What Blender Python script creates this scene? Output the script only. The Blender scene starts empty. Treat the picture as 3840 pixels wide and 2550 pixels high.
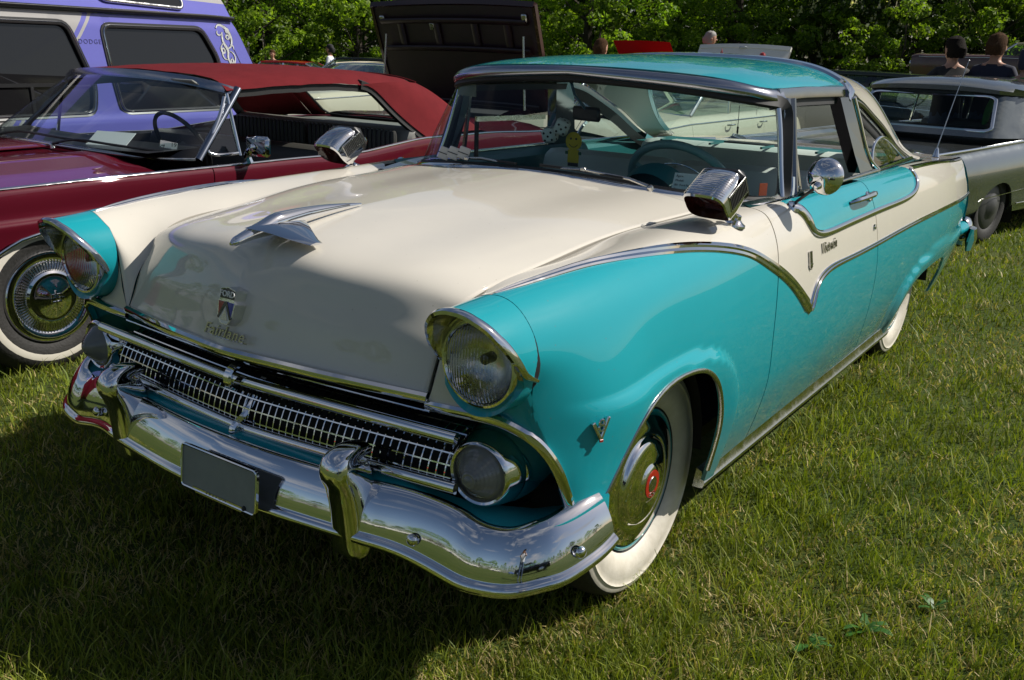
import bpy, bmesh, math, random
import numpy as np
from mathutils import Vector, Matrix
from mathutils.geometry import delaunay_2d_cdt
R=math.radians
random.seed(4);rng=np.random.default_rng(4)
scn=bpy.context.scene;COL=scn.collection
# ------------------------------------------------------------------ camera, sky, sun, exposure
cd=bpy.data.cameras.new('camera');cam=bpy.data.objects.new('camera',cd);COL.objects.link(cam);scn.camera=cam
_y,_p,_r=-.60599937,.29804798,.03191026
_f=np.array([math.sin(_y)*math.cos(_p),math.cos(_y)*math.cos(_p),-math.sin(_p)])
_rt=np.cross(_f,[0,0,1]);_rt/=np.linalg.norm(_rt);_up=np.cross(_rt,_f)
_R2=math.cos(_r)*_rt+math.sin(_r)*_up;_U2=-math.sin(_r)*_rt+math.cos(_r)*_up
cam.matrix_world=Matrix(((_R2[0],_U2[0],-_f[0],1.8759045),(_R2[1],_U2[1],-_f[1],-1.361592),(_R2[2],_U2[2],-_f[2],1.4897775),(0,0,0,1)))
cd.sensor_width=36;cd.lens=3521.738/3840*36;cd.clip_start=.05;cd.clip_end=900
SX,SY=.76,.75                                   # horizontal travel of shadows per metre of height
sun_az=math.atan2(SX,SY);sun_el=math.atan(1/math.hypot(SX,SY))
world=bpy.data.worlds.new('World');scn.world=world;world.use_nodes=True
nt=world.node_tree;nt.nodes.clear();N=nt.nodes.new;L=nt.links.new
wo=N('ShaderNodeOutputWorld');bg=N('ShaderNodeBackground');sk=N('ShaderNodeTexSky')
sk.sky_type='NISHITA';sk.sun_disc=False;sk.sun_elevation=sun_el;sk.sun_rotation=sun_az;sk.air_density=1.0;sk.dust_density=1.2;sk.ozone_density=1.5
bg.inputs['Strength'].default_value=.056
tc=N('ShaderNodeTexCoord');mp=N('ShaderNodeMapping');mp.inputs['Scale'].default_value=(1.1,1.1,3.4)
nz=N('ShaderNodeTexNoise');nz.inputs['Scale'].default_value=2.1;nz.inputs['Detail'].default_value=9;nz.inputs['Roughness'].default_value=.58;nz.inputs['Distortion'].default_value=.5
rp=N('ShaderNodeValToRGB');rp.color_ramp.elements[0].position=.50;rp.color_ramp.elements[1].position=.70
mx=N('ShaderNodeMix');mx.data_type='RGBA';mx.inputs[7].default_value=(5.6,5.7,6.0,1)
L(tc.outputs['Generated'],mp.inputs['Vector']);L(mp.outputs['Vector'],nz.inputs['Vector']);L(nz.outputs['Fac'],rp.inputs['Fac'])
L(rp.outputs['Color'],mx.inputs[0]);L(sk.outputs['Color'],mx.inputs[6]);L(mx.outputs[2],bg.inputs['Color']);L(bg.outputs[0],wo.inputs['Surface'])
sd=bpy.data.lights.new('sun','SUN');sun=bpy.data.objects.new('sun',sd);COL.objects.link(sun)
sd.energy=5.0;sd.angle=R(.55);sd.color=(1,.95,.87)
sun.rotation_euler=Vector((SX,SY,1)).to_track_quat('Z','Y').to_euler();sun.location=(20,20,30)
vs=scn.view_settings;vs.view_transform='Standard';vs.look='None';vs.exposure=.28;vs.gamma=1;vs.use_curve_mapping=False
def _natspl(k):
    """matrix mapping values -> second derivatives of a natural cubic spline"""
    n=len(k);h=np.diff(k);A=np.zeros((n,n));B=np.zeros((n,n));A[0,0]=A[-1,-1]=1
    for i in range(1,n-1):
        A[i,i-1]=h[i-1];A[i,i]=2*(h[i-1]+h[i]);A[i,i+1]=h[i]
        B[i,i-1]=6/h[i-1];B[i,i]=-6/h[i-1]-6/h[i];B[i,i+1]=6/h[i]
    return np.linalg.solve(A,B)
def card(k,t,M=None):
    """cardinal natural-spline weights (len(t), len(k))"""
    k=np.asarray(k,float);t=np.clip(np.asarray(t,float),k[0],k[-1])
    M=_natspl(k) if M is None else M
    i=np.clip(np.searchsorted(k,t,side='right')-1,0,len(k)-2);h=k[i+1]-k[i];a=(k[i+1]-t)/h;b=(t-k[i])/h
    W=np.zeros((len(t),len(k)));r=np.arange(len(t));W[r,i]=a;W[r,i+1]+=b
    return W+((a**3-a)*h*h/6)[:,None]*M[i]+((b**3-b)*h*h/6)[:,None]*M[i+1]
class Net:
    def __init__(s,ku,P,kv=None,post=None):
        s.ku=np.array(ku,float);s.P=np.array(P,float);s.kv=np.arange(s.P.shape[1])*1. if kv is None else np.array(kv,float)
        s.Mu=_natspl(s.ku);s.Mv=_natspl(s.kv);s.post=post
    def __call__(s,u,v):
        u=np.atleast_1d(np.asarray(u,float));v=np.atleast_1d(np.asarray(v,float))
        X=np.einsum('ni,nj,ijk->nk',card(s.ku,u,s.Mu),card(s.kv,v,s.Mv),s.P)
        return s.post(X) if s.post else X
    def normal(s,u,v,e=2e-3):
        u=np.atleast_1d(np.asarray(u,float));v=np.atleast_1d(np.asarray(v,float))
        u0=np.clip(u-e,s.ku[0],s.ku[-1]);u1=np.clip(u+e,s.ku[0],s.ku[-1])
        v0=np.clip(v-e*9,s.kv[0],s.kv[-1]);v1=np.clip(v+e*9,s.kv[0],s.kv[-1])
        n=np.cross(s(u1,v)-s(u0,v),s(u,v1)-s(u,v0));return n/np.maximum(np.linalg.norm(n,axis=1,keepdims=True),1e-12)
def spl(pts,n,k=None):
    """smooth curve through pts, n samples"""
    P=np.array(pts,float)
    if k is None: d=np.sqrt(np.linalg.norm(np.diff(P,axis=0),axis=1))+1e-9;k=np.concatenate([[0],np.cumsum(d)])
    return card(k,np.linspace(k[0],k[-1],n))@P
def sstep(t): t=np.clip(t,0,1);return t*t*(3-2*t)
def pdist(P,line,closed=False):
    """signed-ish distance of 2D points to polyline + nearest arclength fraction + side"""
    L=np.array(line,float);best=np.full(len(P),9.);fr=np.zeros(len(P));sd=np.zeros(len(P));n=len(L)-1
    for i in range(n):
        a=L[i];d=L[i+1]-a;t=np.clip(((P-a)@d)/(d@d),0,1);q=a+t[:,None]*d;w=P-q;e=np.hypot(w[:,0],w[:,1]);m=e<best
        best[m]=e[m];fr[m]=(i+t[m])/n;sd[m]=np.sign(d[0]*w[m,1]-d[1]*w[m,0])
    return best,fr,sd
# ---- body side of the hero car: columns of (x, y, z) control points
FR_RIDGE=spl([(.245,.757),(.35,.752),(.50,.755),(.68,.764),(.85,.752),(.97,.725),(1.06,.680),(1.13,.61),(1.175,.52),(1.19,.42),(1.18,.28)],50)
RR_RIDGE=spl([(5.2,.585),(4.8,.595),(4.4,.605),(4.05,.612),(3.75,.612),(3.5,.598),(3.30,.550),(3.20,.48),(3.14,.38),(3.12,.27)],50)
def side_post(X):
    X=X.copy();yz=X[:,1:3]
    for R,sgn in ((FR_RIDGE,-1),(RR_RIDGE,1)):
        d,f,s=pdist(yz,R);d=d*s*sgn
        amp=.020*sstep((f)/.22 if sgn<0 else 1+0*f)*(X[:,2]<.80)
        X[:,0]+=amp*sstep((d+.008)/.032)*(1-.55*sstep((d-.03)/.14))*sstep((X[:,0]-.5)/.2)
    return X
_S=[ # y, [(x,z)*10]
(.35,[(.905,.37),(.917,.48),(.925,.58),(.925,.68),(.915,.79),(.893,.885),(.850,.965),(.775,1.008),(.69,.985),(.600,.943)]),
(.60,[(.895,.30),(.922,.43),(.935,.56),(.940,.68),(.930,.80),(.905,.91),(.860,.982),(.790,1.018),(.70,1.005),(.618,.978)]),
(.90,[(.885,.28),(.915,.42),(.935,.55),(.942,.68),(.934,.80),(.910,.915),(.866,.988),(.80,1.025),(.72,1.025),(.640,1.012)]),
(1.25,[(.875,.27),(.910,.41),(.935,.545),(.943,.68),(.937,.80),(.913,.92),(.872,.993),(.815,1.030),(.745,1.037),(.668,1.024)]),
(1.60,[(.870,.26),(.908,.40),(.934,.54),(.943,.68),(.937,.80),(.914,.925),(.880,1.0),(.845,1.033),(.79,1.043),(.735,1.045)]),
(2.40,[(.868,.26),(.908,.40),(.935,.54),(.945,.68),(.938,.80),(.915,.93),(.886,1.0),(.862,1.030),(.835,1.040),(.80,1.042)]),
(3.20,[(.868,.27),(.908,.40),(.935,.54),(.945,.68),(.938,.80),(.915,.92),(.885,.99),(.862,1.020),(.835,1.032),(.80,1.034)]),
(4.00,[(.868,.29),(.905,.42),(.930,.55),(.940,.68),(.932,.79),(.908,.90),(.878,.97),(.855,.998),(.83,1.008),(.79,1.01)]),
(4.50,[(.845,.32),(.880,.44),(.903,.56),(.913,.67),(.905,.77),(.884,.87),(.855,.94),(.832,.968),(.81,.978),(.77,.978)]),
(5.00,[(.79,.36),(.825,.47),(.85,.57),(.862,.67),(.855,.76),(.835,.85),(.808,.92),(.788,.945),(.765,.955),(.73,.955)])]
def _ring(a): a=math.radians(a);return (.745+.120*math.cos(a),.20,.866+.131*math.sin(a))
_c0=[(.902,.302,.385),(.902,.300,.492),(.889,.268,.60),(.856,.226,.685),_ring(-28),_ring(8),_ring(50),_ring(90),_ring(135),(.577,.255,.862)]
SIDE=Net([.2]+[s[0] for s in _S],[_c0]+[[(x,s[0],z) for x,z in s[1]] for s in _S],post=side_post)
# hood: columns in u = 0..1 across (0 = centre, 1 = seam), rows along y
HSEAM=[(.577,.183,.728),(.576,.205,.775),(.577,.225,.82),(.578,.25,.860),(.585,.285,.90),(.600,.35,.943),(.618,.60,.978),(.640,.90,1.012),(.668,1.25,1.024),(.685,1.42,1.030)]
HMID=[(0,.077,.755),(0,.100,.815),(0,.120,.875),(0,.148,.935),(0,.195,.985),(0,.275,1.018),(0,.52,1.052),(0,.84,1.070),(0,1.17,1.082),(0,1.40,1.090)]
# ------------------------------------------------------------------ object helpers
OFF={}
def tag(o,label=None,cat=None,group=None,kind=None):
    if label:o['label']=label
    if cat:o['category']=cat
    if group:o['group']=group
    if kind:o['kind']=kind
    return o
def root(name,label,cat,loc=(0,0,0),group=None,rz=0):
    o=bpy.data.objects.new(name,None);COL.objects.link(o);o.location=loc;o.rotation_euler=(0,0,rz);o.empty_display_size=.2
    OFF[o.name]=np.array(loc,float) if rz==0 else None;tag(o,label,cat,group);return o
def obj(name,V,F,mat,parent=None,smooth=True,mi=None,label=None,local=False,normals=None):
    V=np.asarray(V,float)
    if parent is not None:
        off=OFF.get(parent.name)
        if off is not None and not local: V=V-off
    if normals is not None: F=[f if np.dot(np.cross(V[f[2]]-V[f[0]],V[f[3 if len(f)>3 else 1]]-V[f[1 if len(f)>3 else 0]])*(1 if len(f)>3 else -1),np.asarray(normals[f[0]])+np.asarray(normals[f[2]]))>=0 else f[::-1] for f in F]
    me=bpy.data.meshes.new(name);me.from_pydata(V.tolist(),[],[list(map(int,f)) for f in F])
    for m in (mat if isinstance(mat,(list,tuple)) else [mat]): me.materials.append(m)
    if mi is not None: me.polygons.foreach_set('material_index',np.asarray(mi,np.int32))
    me.polygons.foreach_set('use_smooth',[bool(smooth)]*len(me.polygons))
    if smooth and smooth!='all' and normals is None:
        try: me.set_sharp_from_angle(angle=R(38))
        except Exception: pass
    if normals is not None: me.normals_split_custom_set_from_vertices([tuple(n) for n in normals])
    me.validate();me.update()
    o=bpy.data.objects.new(name,me);COL.objects.link(o)
    if parent is not None:
        o.parent=parent;OFF[o.name]=OFF.get(parent.name) if not local else None
    if label:o['label']=label
    return o
class MB:
    """collects shapes into one mesh"""
    def __init__(s): s.V=[];s.F=[];s.M=[];s.n=0
    def add(s,V,F,m=0):
        V=np.asarray(V,float);s.V.append(V);s.F+=[[i+s.n for i in f] for f in F];s.M+=[m]*len(F);s.n+=len(V);return s
    def build(s,name,mat,parent=None,smooth=True,label=None,local=False):
        return obj(name,np.concatenate(s.V),s.F,mat,parent,smooth,s.M,label,local)
def gridF(nu,nv,cu=False,cv=False,flip=False):
    F=[]
    for i in range(nu if cu else nu-1):
        for j in range(nv if cv else nv-1):
            a=i*nv+j;b=((i+1)%nu)*nv+j;c=((i+1)%nu)*nv+(j+1)%nv;d=i*nv+(j+1)%nv
            F.append([a,d,c,b] if flip else [a,b,c,d])
    return F
def loft(rows,cu=False,cv=False,flip=False):
    G=np.array(rows,float);return G.reshape(-1,3),gridF(G.shape[0],G.shape[1],cu,cv,flip)
def nrm(a): a=np.asarray(a,float);return a/np.maximum(np.linalg.norm(a,axis=-1,keepdims=True),1e-12)
def sweep(path,N_,prof,sc=None,closed=False,cap=True,sc2=None):
    """prof [(side,up)] closed loop swept along path; N_ normals"""
    P=np.array(path,float);N_=np.broadcast_to(np.array(N_,float),P.shape)
    T=nrm(np.gradient(P,axis=0)) if not closed else nrm(np.roll(P,-1,0)-np.roll(P,1,0))
    S=nrm(np.cross(T,N_));U=nrm(np.cross(S,T));pr=np.array(prof,float);n=len(P);m=len(pr)
    a=np.ones(n) if sc is None else np.array(sc,float);b=a if sc2 is None else np.array(sc2,float)
    V=P[:,None]+S[:,None]*(pr[None,:,0]*a[:,None])[...,None]+U[:,None]*(pr[None,:,1]*b[:,None])[...,None]
    F=gridF(n,m,closed,True)
    if cap and not closed: F=F+[list(range(m)),[ (n-1)*m+k for k in range(m)][::-1]]
    return V.reshape(-1,3),F
def circ(r,m=10,ry=None): return [(r*math.cos(2*math.pi*k/m),(ry or r)*math.sin(2*math.pi*k/m)) for k in range(m)]
def tube(path,r,m=8,closed=False,sc=None):
    P=np.array(path,float);t=np.gradient(P,axis=0).mean(0);up=[0,0,1] if not closed and abs(nrm(t)[2])<.9 else [.3,1,.1]
    if closed:
        c=P.mean(0);up=nrm(np.cross(P[0]-c,P[len(P)//4]-c))
    return sweep(P,up,circ(r,m),sc,closed)
def dstrip(hw,h,m=7,under=.004):
    return [(hw*math.cos(math.pi*k/(m-1)),h*math.sin(math.pi*k/(m-1))**.8 if 0<k<m-1 else 0) for k in range(m)]+[(-hw,-under),(hw,-under)]
def lathe(o,ax,prof,n=32,ref=(0,0,1),a0=0,a1=2*math.pi,m=None):
    """prof [(r,h)] around axis"""
    ax=nrm(ax);ref=np.array(ref,float)
    if abs(ref@ax)>.95: ref=np.array([1.,0,0])
    e1=nrm(np.cross(ax,ref));e2=np.cross(ax,e1);full=abs(a1-a0-2*math.pi)<1e-6
    A=np.linspace(a0,a1,n,endpoint=not full);pr=np.array(prof,float)
    V=np.array(o)+(np.cos(A)[:,None,None]*e1+np.sin(A)[:,None,None]*e2)*pr[None,:,0:1]+ax*pr[None,:,1:2]
    return V.reshape(-1,3),gridF(n,len(pr),full)
def box(c,s,Rm=None,bev=0):
    x,y,z=[v/2 for v in s]
    if bev:
        b=min(bev,x*.9,y*.9,z*.9);V=[]
        for sx in(-1,1):
            for sy in(-1,1):
                for sz in(-1,1): V+=[(sx*(x-b),sy*(y-b),sz*z),(sx*(x-b),sy*y,sz*(z-b)),(sx*x,sy*(y-b),sz*(z-b))]
        V=np.array(V);bm=bmesh.new();[bm.verts.new(v) for v in V];h=bmesh.ops.convex_hull(bm,input=bm.verts[:]);bm.verts.index_update()
        V=np.array([v.co[:] for v in bm.verts]);F=[[v.index for v in f.verts] for f in bm.faces];bm.free()
    else:
        V=np.array([(a*x,b_*y,c_*z) for a in(-1,1) for b_ in(-1,1) for c_ in(-1,1)],float);F=[(0,1,3,2),(4,6,7,5),(0,4,5,1),(2,3,7,6),(0,2,6,4),(1,5,7,3)]
    if Rm is not None: V=V@np.array(Rm).T
    return V+np.array(c,float),F
def rotm(rx=0,ry=0,rz=0): return np.array((Matrix.Rotation(rz,3,'Z')@Matrix.Rotation(ry,3,'Y')@Matrix.Rotation(rx,3,'X')))
def inside(P,poly):
    P=np.asarray(P);poly=np.asarray(poly,float);r=np.zeros(len(P),bool);j=len(poly)-1
    for i in range(len(poly)):
        a,b=poly[i],poly[j];c=((a[1]>P[:,1])!=(b[1]>P[:,1]));
        with np.errstate(divide='ignore',invalid='ignore'): x=(b[0]-a[0])*(P[:,1]-a[1])/(b[1]-a[1])+a[0]
        r^=c&(P[:,0]<x);j=i
    return r
def cdt(poly,step,lines=(),holes=()):
    """triangulate polygon with interior points; returns pts(n,2), faces, outline index loop"""
    def res(L,closed):
        L=[np.array(p,float) for p in L];o=[]
        for i in range(len(L) if closed else len(L)-1):
            a,b=L[i],L[(i+1)%len(L)];k=max(1,int(np.linalg.norm(b-a)/step+.5));o+=[a+(b-a)*t/k for t in range(k)]
        if not closed:o.append(L[-1])
        return o
    O=res(poly,True);pts=list(O);E=[(i,(i+1)%len(O)) for i in range(len(O))]
    loops=[np.array(O)]
    for h in holes:
        Hh=res(h,True);n=len(pts);pts+=Hh;E+=[(n+i,n+(i+1)%len(Hh)) for i in range(len(Hh))];loops.append(np.array(Hh))
    for l in lines:
        Ln=res(l,False);n=len(pts);pts+=Ln;E+=[(n+i,n+i+1) for i in range(len(Ln)-1)]
    A=np.array(pts);lo,hi=A.min(0),A.max(0);g=[]
    xs=np.arange(lo[0],hi[0],step);ys=np.arange(lo[1],hi[1],step*.87)
    for j,yy in enumerate(ys):
        for xx in xs: g.append((xx+(j%2)*step/2,yy))
    g=np.array(g);k=inside(g,loops[0])
    for h in loops[1:]: k&=~inside(g,h)
    g=g[k]
    # drop grid points near constraint points
    if len(g):
        d=np.full(len(g),9.)
        for c0 in range(0,len(A),256): d=np.minimum(d,np.sqrt(((g[:,None]-A[None,c0:c0+256])**2).sum(-1)).min(1))
        g=g[d>step*.45]
    allp=[Vector(p) for p in A]+[Vector(p) for p in g]
    v,e,f,_,_,_=delaunay_2d_cdt(allp,E,[],0,1e-6)
    v=np.array([p[:] for p in v]);f=[list(t) for t in f]
    e1_=v[[t[1] for t in f]]-v[[t[0] for t in f]];e2_=v[[t[2] for t in f]]-v[[t[0] for t in f]];ar=np.abs(e1_[:,0]*e2_[:,1]-e1_[:,1]*e2_[:,0]);f=[t for t,a_ in zip(f,ar) if a_>1e-12]
    c=np.array([v[t].mean(0) for t in f]);k=inside(c,loops[0])
    for h in loops[1:]: k&=~inside(c,h)
    return v,[t for t,q in zip(f,k) if q]
def hem(V,F,Nn,t=.012,bead=True):
    """turn the open border inwards"""
    cnt={}
    for f in F:
        for i in range(len(f)):
            a,b=f[i],f[(i+1)%len(f)];k=(a,b) if a<b else (b,a);cnt[k]=None if k in cnt else (a,b)
    bd=[e for e in cnt.values() if e]
    ids=sorted({i for e in bd for i in e});mp={k:len(V)+n for n,k in enumerate(ids)}
    V2=np.concatenate([V,V[ids]-Nn[ids]*t]);F2=[[b,a,mp[a],mp[b]] for a,b in bd]
    return V2,F2
def panel(name,srf,poly,step,mats,parent,mfun=None,lines=(),holes=(),vs_=.1,mirror=False,flip=False,hemt=.012,label=None):
    """poly in (u, v*vs_)"""
    q,F=cdt(poly,step,lines,holes);us_=np.unique([i for f in F for i in f]);rm=np.full(len(q),-1);rm[us_]=range(len(us_));q=q[us_];F=[[int(rm[i]) for i in f] for f in F];u,v=q[:,0],q[:,1]/vs_
    P=srf(u,v);Nn=srf.normal(u,v)
    if flip:Nn=-Nn
    # orient faces with the normal
    if F:
        t=np.array([f[:3] for f in F]);fn=np.cross(P[t[:,1]]-P[t[:,0]],P[t[:,2]]-P[t[:,0]]);s=(fn*Nn[t[:,0]]).sum(1)
        F=[f if k>=0 else f[::-1] for f,k in zip(F,s)]
    mi=[0]*len(F)
    if mfun is not None: mi=mfun(np.array([q[f].mean(0) for f in F]))
    V2,F2=hem(P,F,Nn,hemt)
    # hem uses own copies of the border so shading stays crisp
    V3=V2;own={}
    for f,m_ in zip(F,mi):
        for i in f: own[i]=m_
    mi2=list(mi)+[own.get(f[0],0) for f in F2]
    NN=np.concatenate([Nn,np.zeros((len(V3)-len(P),3))])
    if mirror: V3=V3*[-1,1,1];NN=NN*[-1,1,1];F=[f[::-1] for f in F];F2=[f[::-1] for f in F2]
    o=obj(name,V3,F+F2,mats,parent,True,mi2,label)
    me=o.data;n0=len(P)
    me.polygons.foreach_set('use_smooth',[i<len(F) for i in range(len(me.polygons))])
    ln=[(0,0,0)]*len(me.loops);k=0
    for p in me.polygons:
        for li in p.loop_indices:
            vi=me.loops[li].vertex_index
            if vi<n0 and p.index<len(F): ln[li]=tuple(NN[vi])
    me.normals_split_custom_set(ln)
    return o
def mir(V,F): return np.asarray(V)*[-1,1,1],[list(f)[::-1] for f in F]
def text_obj(name,txt,size,Mx,mat,parent,ext=.002,shear=0,space=1.0,bold=0,align='CENTER',label=None):
    cu=bpy.data.curves.new(name,'FONT');cu.body=txt;cu.size=size;cu.extrude=ext;cu.shear=shear;cu.space_character=space;cu.offset=bold;cu.align_x=align;cu.align_y='CENTER';cu.resolution_u=3
    t=bpy.data.objects.new(name+'_curve',cu);COL.objects.link(t);dg=bpy.context.evaluated_depsgraph_get()
    me=bpy.data.meshes.new_from_object(t.evaluated_get(dg));bpy.data.objects.remove(t)
    V=np.array([v.co[:] for v in me.vertices]).reshape(-1,3);F=[list(p.vertices) for p in me.polygons];bpy.data.meshes.remove(me)
    V=V@np.array(Mx)[:3,:3].T+np.array(Mx)[:3,3]
    return obj(name,V,F,mat,parent,False,label=label)
def frame(o,x,n):
    """4x4 with x axis along x, z axis = n"""
    z=nrm(n);x=nrm(np.array(x,float)-z*(np.array(x,float)@z));y=np.cross(z,x);Mx=np.eye(4);Mx[:3,0]=x;Mx[:3,1]=y;Mx[:3,2]=z;Mx[:3,3]=o;return Mx
def copy_tree(o,parent=None):
    c=o.copy();COL.objects.link(c);c.parent=parent;OFF[c.name]=OFF.get(o.name)
    for ch in [x for x in bpy.data.objects if x.parent==o]: copy_tree(ch,c)
    return c
# ------------------------------------------------------------------ materials
def mat(name,col,rough=.5,metal=0,coat=0,coatr=.03,var=.0,vs_=8,bump=0,bs=60,spec=.5,sheen=0,rvar=0,emis=None,col2=None,trans=0,ior=1.5,fade=None):
    m=bpy.data.materials.new(name);m.use_nodes=True;t=m.node_tree;p=t.nodes['Principled BSDF'];I=p.inputs
    I['Base Color'].default_value=(*col,1);I['Roughness'].default_value=rough;I['Metallic'].default_value=metal
    I['Coat Weight'].default_value=coat;I['Coat Roughness'].default_value=coatr;I['Specular IOR Level'].default_value=spec;I['IOR'].default_value=ior
    I['Transmission Weight'].default_value=trans;I['Sheen Weight'].default_value=sheen
    tc=t.nodes.new('ShaderNodeTexCoord')
    if var or rvar or col2:
        n=t.nodes.new('ShaderNodeTexNoise');n.inputs['Scale'].default_value=vs_;n.inputs['Detail'].default_value=6;n.inputs['Roughness'].default_value=.65
        t.links.new(tc.outputs['Object'],n.inputs['Vector'])
        if var or col2:
            r=t.nodes.new('ShaderNodeMapRange');r.inputs[1].default_value=.3;r.inputs[2].default_value=.7
            x=t.nodes.new('ShaderNodeMix');x.data_type='RGBA';a=col;b=col2 or tuple(c*(1-var) for c in col)
            if not col2: a=tuple(min(1,c*(1+var)) for c in col)
            x.inputs[6].default_value=(*a,1);x.inputs[7].default_value=(*b,1);t.links.new(n.outputs['Fac'],r.inputs[0]);t.links.new(r.outputs[0],x.inputs[0]);t.links.new(x.outputs[2],I['Base Color'])
        if rvar:
            r2=t.nodes.new('ShaderNodeMapRange');r2.inputs[1].default_value=.35;r2.inputs[2].default_value=.7;r2.inputs[3].default_value=max(0,rough-rvar);r2.inputs[4].default_value=rough+rvar
            t.links.new(n.outputs['Fac'],r2.inputs[0]);t.links.new(r2.outputs[0],I['Roughness'])
            if coat:
                r3=t.nodes.new('ShaderNodeMapRange');r3.inputs[1].default_value=.35;r3.inputs[2].default_value=.75;r3.inputs[3].default_value=coatr*.5;r3.inputs[4].default_value=coatr*2.5
                t.links.new(n.outputs['Fac'],r3.inputs[0]);t.links.new(r3.outputs[0],I['Coat Roughness'])
    if bump:
        n2=t.nodes.new('ShaderNodeTexNoise');n2.inputs['Scale'].default_value=bs;n2.inputs['Detail'].default_value=4;b=t.nodes.new('ShaderNodeBump');b.inputs['Strength'].default_value=bump;b.inputs['Distance'].default_value=.01
        t.links.new(tc.outputs['Object'],n2.inputs['Vector']);t.links.new(n2.outputs['Fac'],b.inputs['Height']);t.links.new(b.outputs[0],I['Normal'])
        if coat:t.links.new(b.outputs[0],I['Coat Normal'])
    if emis: I['Emission Color'].default_value=(*emis[0],1);I['Emission Strength'].default_value=emis[1]
    return m
def glassmat(name,tint=(.85,.93,.90),refl=1.0,rough=0.0,minr=.04):
    m=bpy.data.materials.new(name);m.use_nodes=True;t=m.node_tree;t.nodes.clear();o=t.nodes.new('ShaderNodeOutputMaterial')
    tr=t.nodes.new('ShaderNodeBsdfTransparent');tr.inputs[0].default_value=(*tint,1);g=t.nodes.new('ShaderNodeBsdfGlossy');g.inputs['Roughness'].default_value=rough
    f=t.nodes.new('ShaderNodeFresnel');ge=t.nodes.new('ShaderNodeNewGeometry');io=t.nodes.new('ShaderNodeMath');io.operation='MULTIPLY_ADD';io.inputs[1].default_value=1/1.5-1.5;io.inputs[2].default_value=1.5;t.links.new(ge.outputs['Backfacing'],io.inputs[0]);t.links.new(io.outputs[0],f.inputs[0]);mu=t.nodes.new('ShaderNodeMath');mu.operation='MULTIPLY_ADD';mu.inputs[1].default_value=1.6*refl;mu.inputs[2].default_value=0;mu.use_clamp=True
    x=t.nodes.new('ShaderNodeMixShader');t.links.new(f.outputs[0],mu.inputs[0]);t.links.new(mu.outputs[0],x.inputs[0]);t.links.new(tr.outputs[0],x.inputs[1]);t.links.new(g.outputs[0],x.inputs[2]);t.links.new(x.outputs[0],o.inputs[0])
    return m
def paint(name,c,**k): 
    a=dict(rough=.5,spec=.04,coat=1,coatr=.018,rvar=.04,vs_=5,bump=.006,bs=7,var=.02);a.update(k);return mat(name,c,**a)
CREAM=paint('cream_paint',(.58,.545,.475));TURQ=paint('turquoise_paint',(.008,.275,.325))
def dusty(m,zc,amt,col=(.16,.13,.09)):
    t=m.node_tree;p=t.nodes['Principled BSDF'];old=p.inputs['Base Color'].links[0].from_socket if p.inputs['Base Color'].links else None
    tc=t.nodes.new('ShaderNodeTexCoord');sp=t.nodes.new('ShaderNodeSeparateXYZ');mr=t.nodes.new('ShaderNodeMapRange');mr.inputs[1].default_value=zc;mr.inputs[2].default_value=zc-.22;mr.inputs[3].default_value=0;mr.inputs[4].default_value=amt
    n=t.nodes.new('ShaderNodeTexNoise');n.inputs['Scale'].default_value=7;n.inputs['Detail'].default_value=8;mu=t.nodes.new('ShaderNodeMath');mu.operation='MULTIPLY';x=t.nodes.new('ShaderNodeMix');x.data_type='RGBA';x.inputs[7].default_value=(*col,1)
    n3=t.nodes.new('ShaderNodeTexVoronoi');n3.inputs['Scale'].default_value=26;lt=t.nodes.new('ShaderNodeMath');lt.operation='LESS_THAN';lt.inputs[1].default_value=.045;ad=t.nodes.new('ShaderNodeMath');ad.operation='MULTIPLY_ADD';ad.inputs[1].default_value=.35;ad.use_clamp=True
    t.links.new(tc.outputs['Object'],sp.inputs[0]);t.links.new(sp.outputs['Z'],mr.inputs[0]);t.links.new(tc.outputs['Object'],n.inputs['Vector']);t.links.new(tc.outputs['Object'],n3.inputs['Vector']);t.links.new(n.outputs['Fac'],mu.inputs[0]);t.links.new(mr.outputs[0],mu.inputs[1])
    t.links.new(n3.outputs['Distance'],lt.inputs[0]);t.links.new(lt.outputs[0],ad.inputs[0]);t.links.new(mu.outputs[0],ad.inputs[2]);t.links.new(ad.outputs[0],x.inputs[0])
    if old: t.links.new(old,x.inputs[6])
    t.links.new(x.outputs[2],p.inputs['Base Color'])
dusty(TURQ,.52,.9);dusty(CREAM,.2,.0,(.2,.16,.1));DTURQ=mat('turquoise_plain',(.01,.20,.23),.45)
HEADM=mat('polished_header',(.38,.39,.43),.20,1,rvar=.05,vs_=10)
PILM=mat('pillar_chrome',(.24,.24,.25),.10,1,rvar=.03)
CHROME=mat('chrome',(.74,.74,.75),.05,1,rvar=.03,vs_=14,bump=.015,bs=25);CHROME2=mat('chrome_dull',(.55,.54,.52),.22,1,rvar=.1,vs_=20,bump=.05)
STEEL=mat('brushed_steel',(.50,.50,.50),.3,1,rvar=.1,vs_=30)
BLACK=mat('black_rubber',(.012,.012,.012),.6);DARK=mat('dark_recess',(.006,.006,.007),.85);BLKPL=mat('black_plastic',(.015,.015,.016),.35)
TYRE=mat('tyre_rubber',(.018,.017,.016),.75,var=.3,vs_=30,bump=.3,bs=80);WHITEW=mat('whitewall',(.62,.58,.50),.55,var=.10,vs_=22,bump=.1,bs=50,col2=(.52,.48,.40))
GLASS=glassmat('clear_glass',(.80,.90,.87));GLASSW=glassmat('windscreen_tint',(.74,.84,.82),.28);GLASSD=glassmat('dark_glass',(.10,.11,.11));LENS=glassmat('lens_glass',(.9,.92,.9),1.0)
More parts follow.
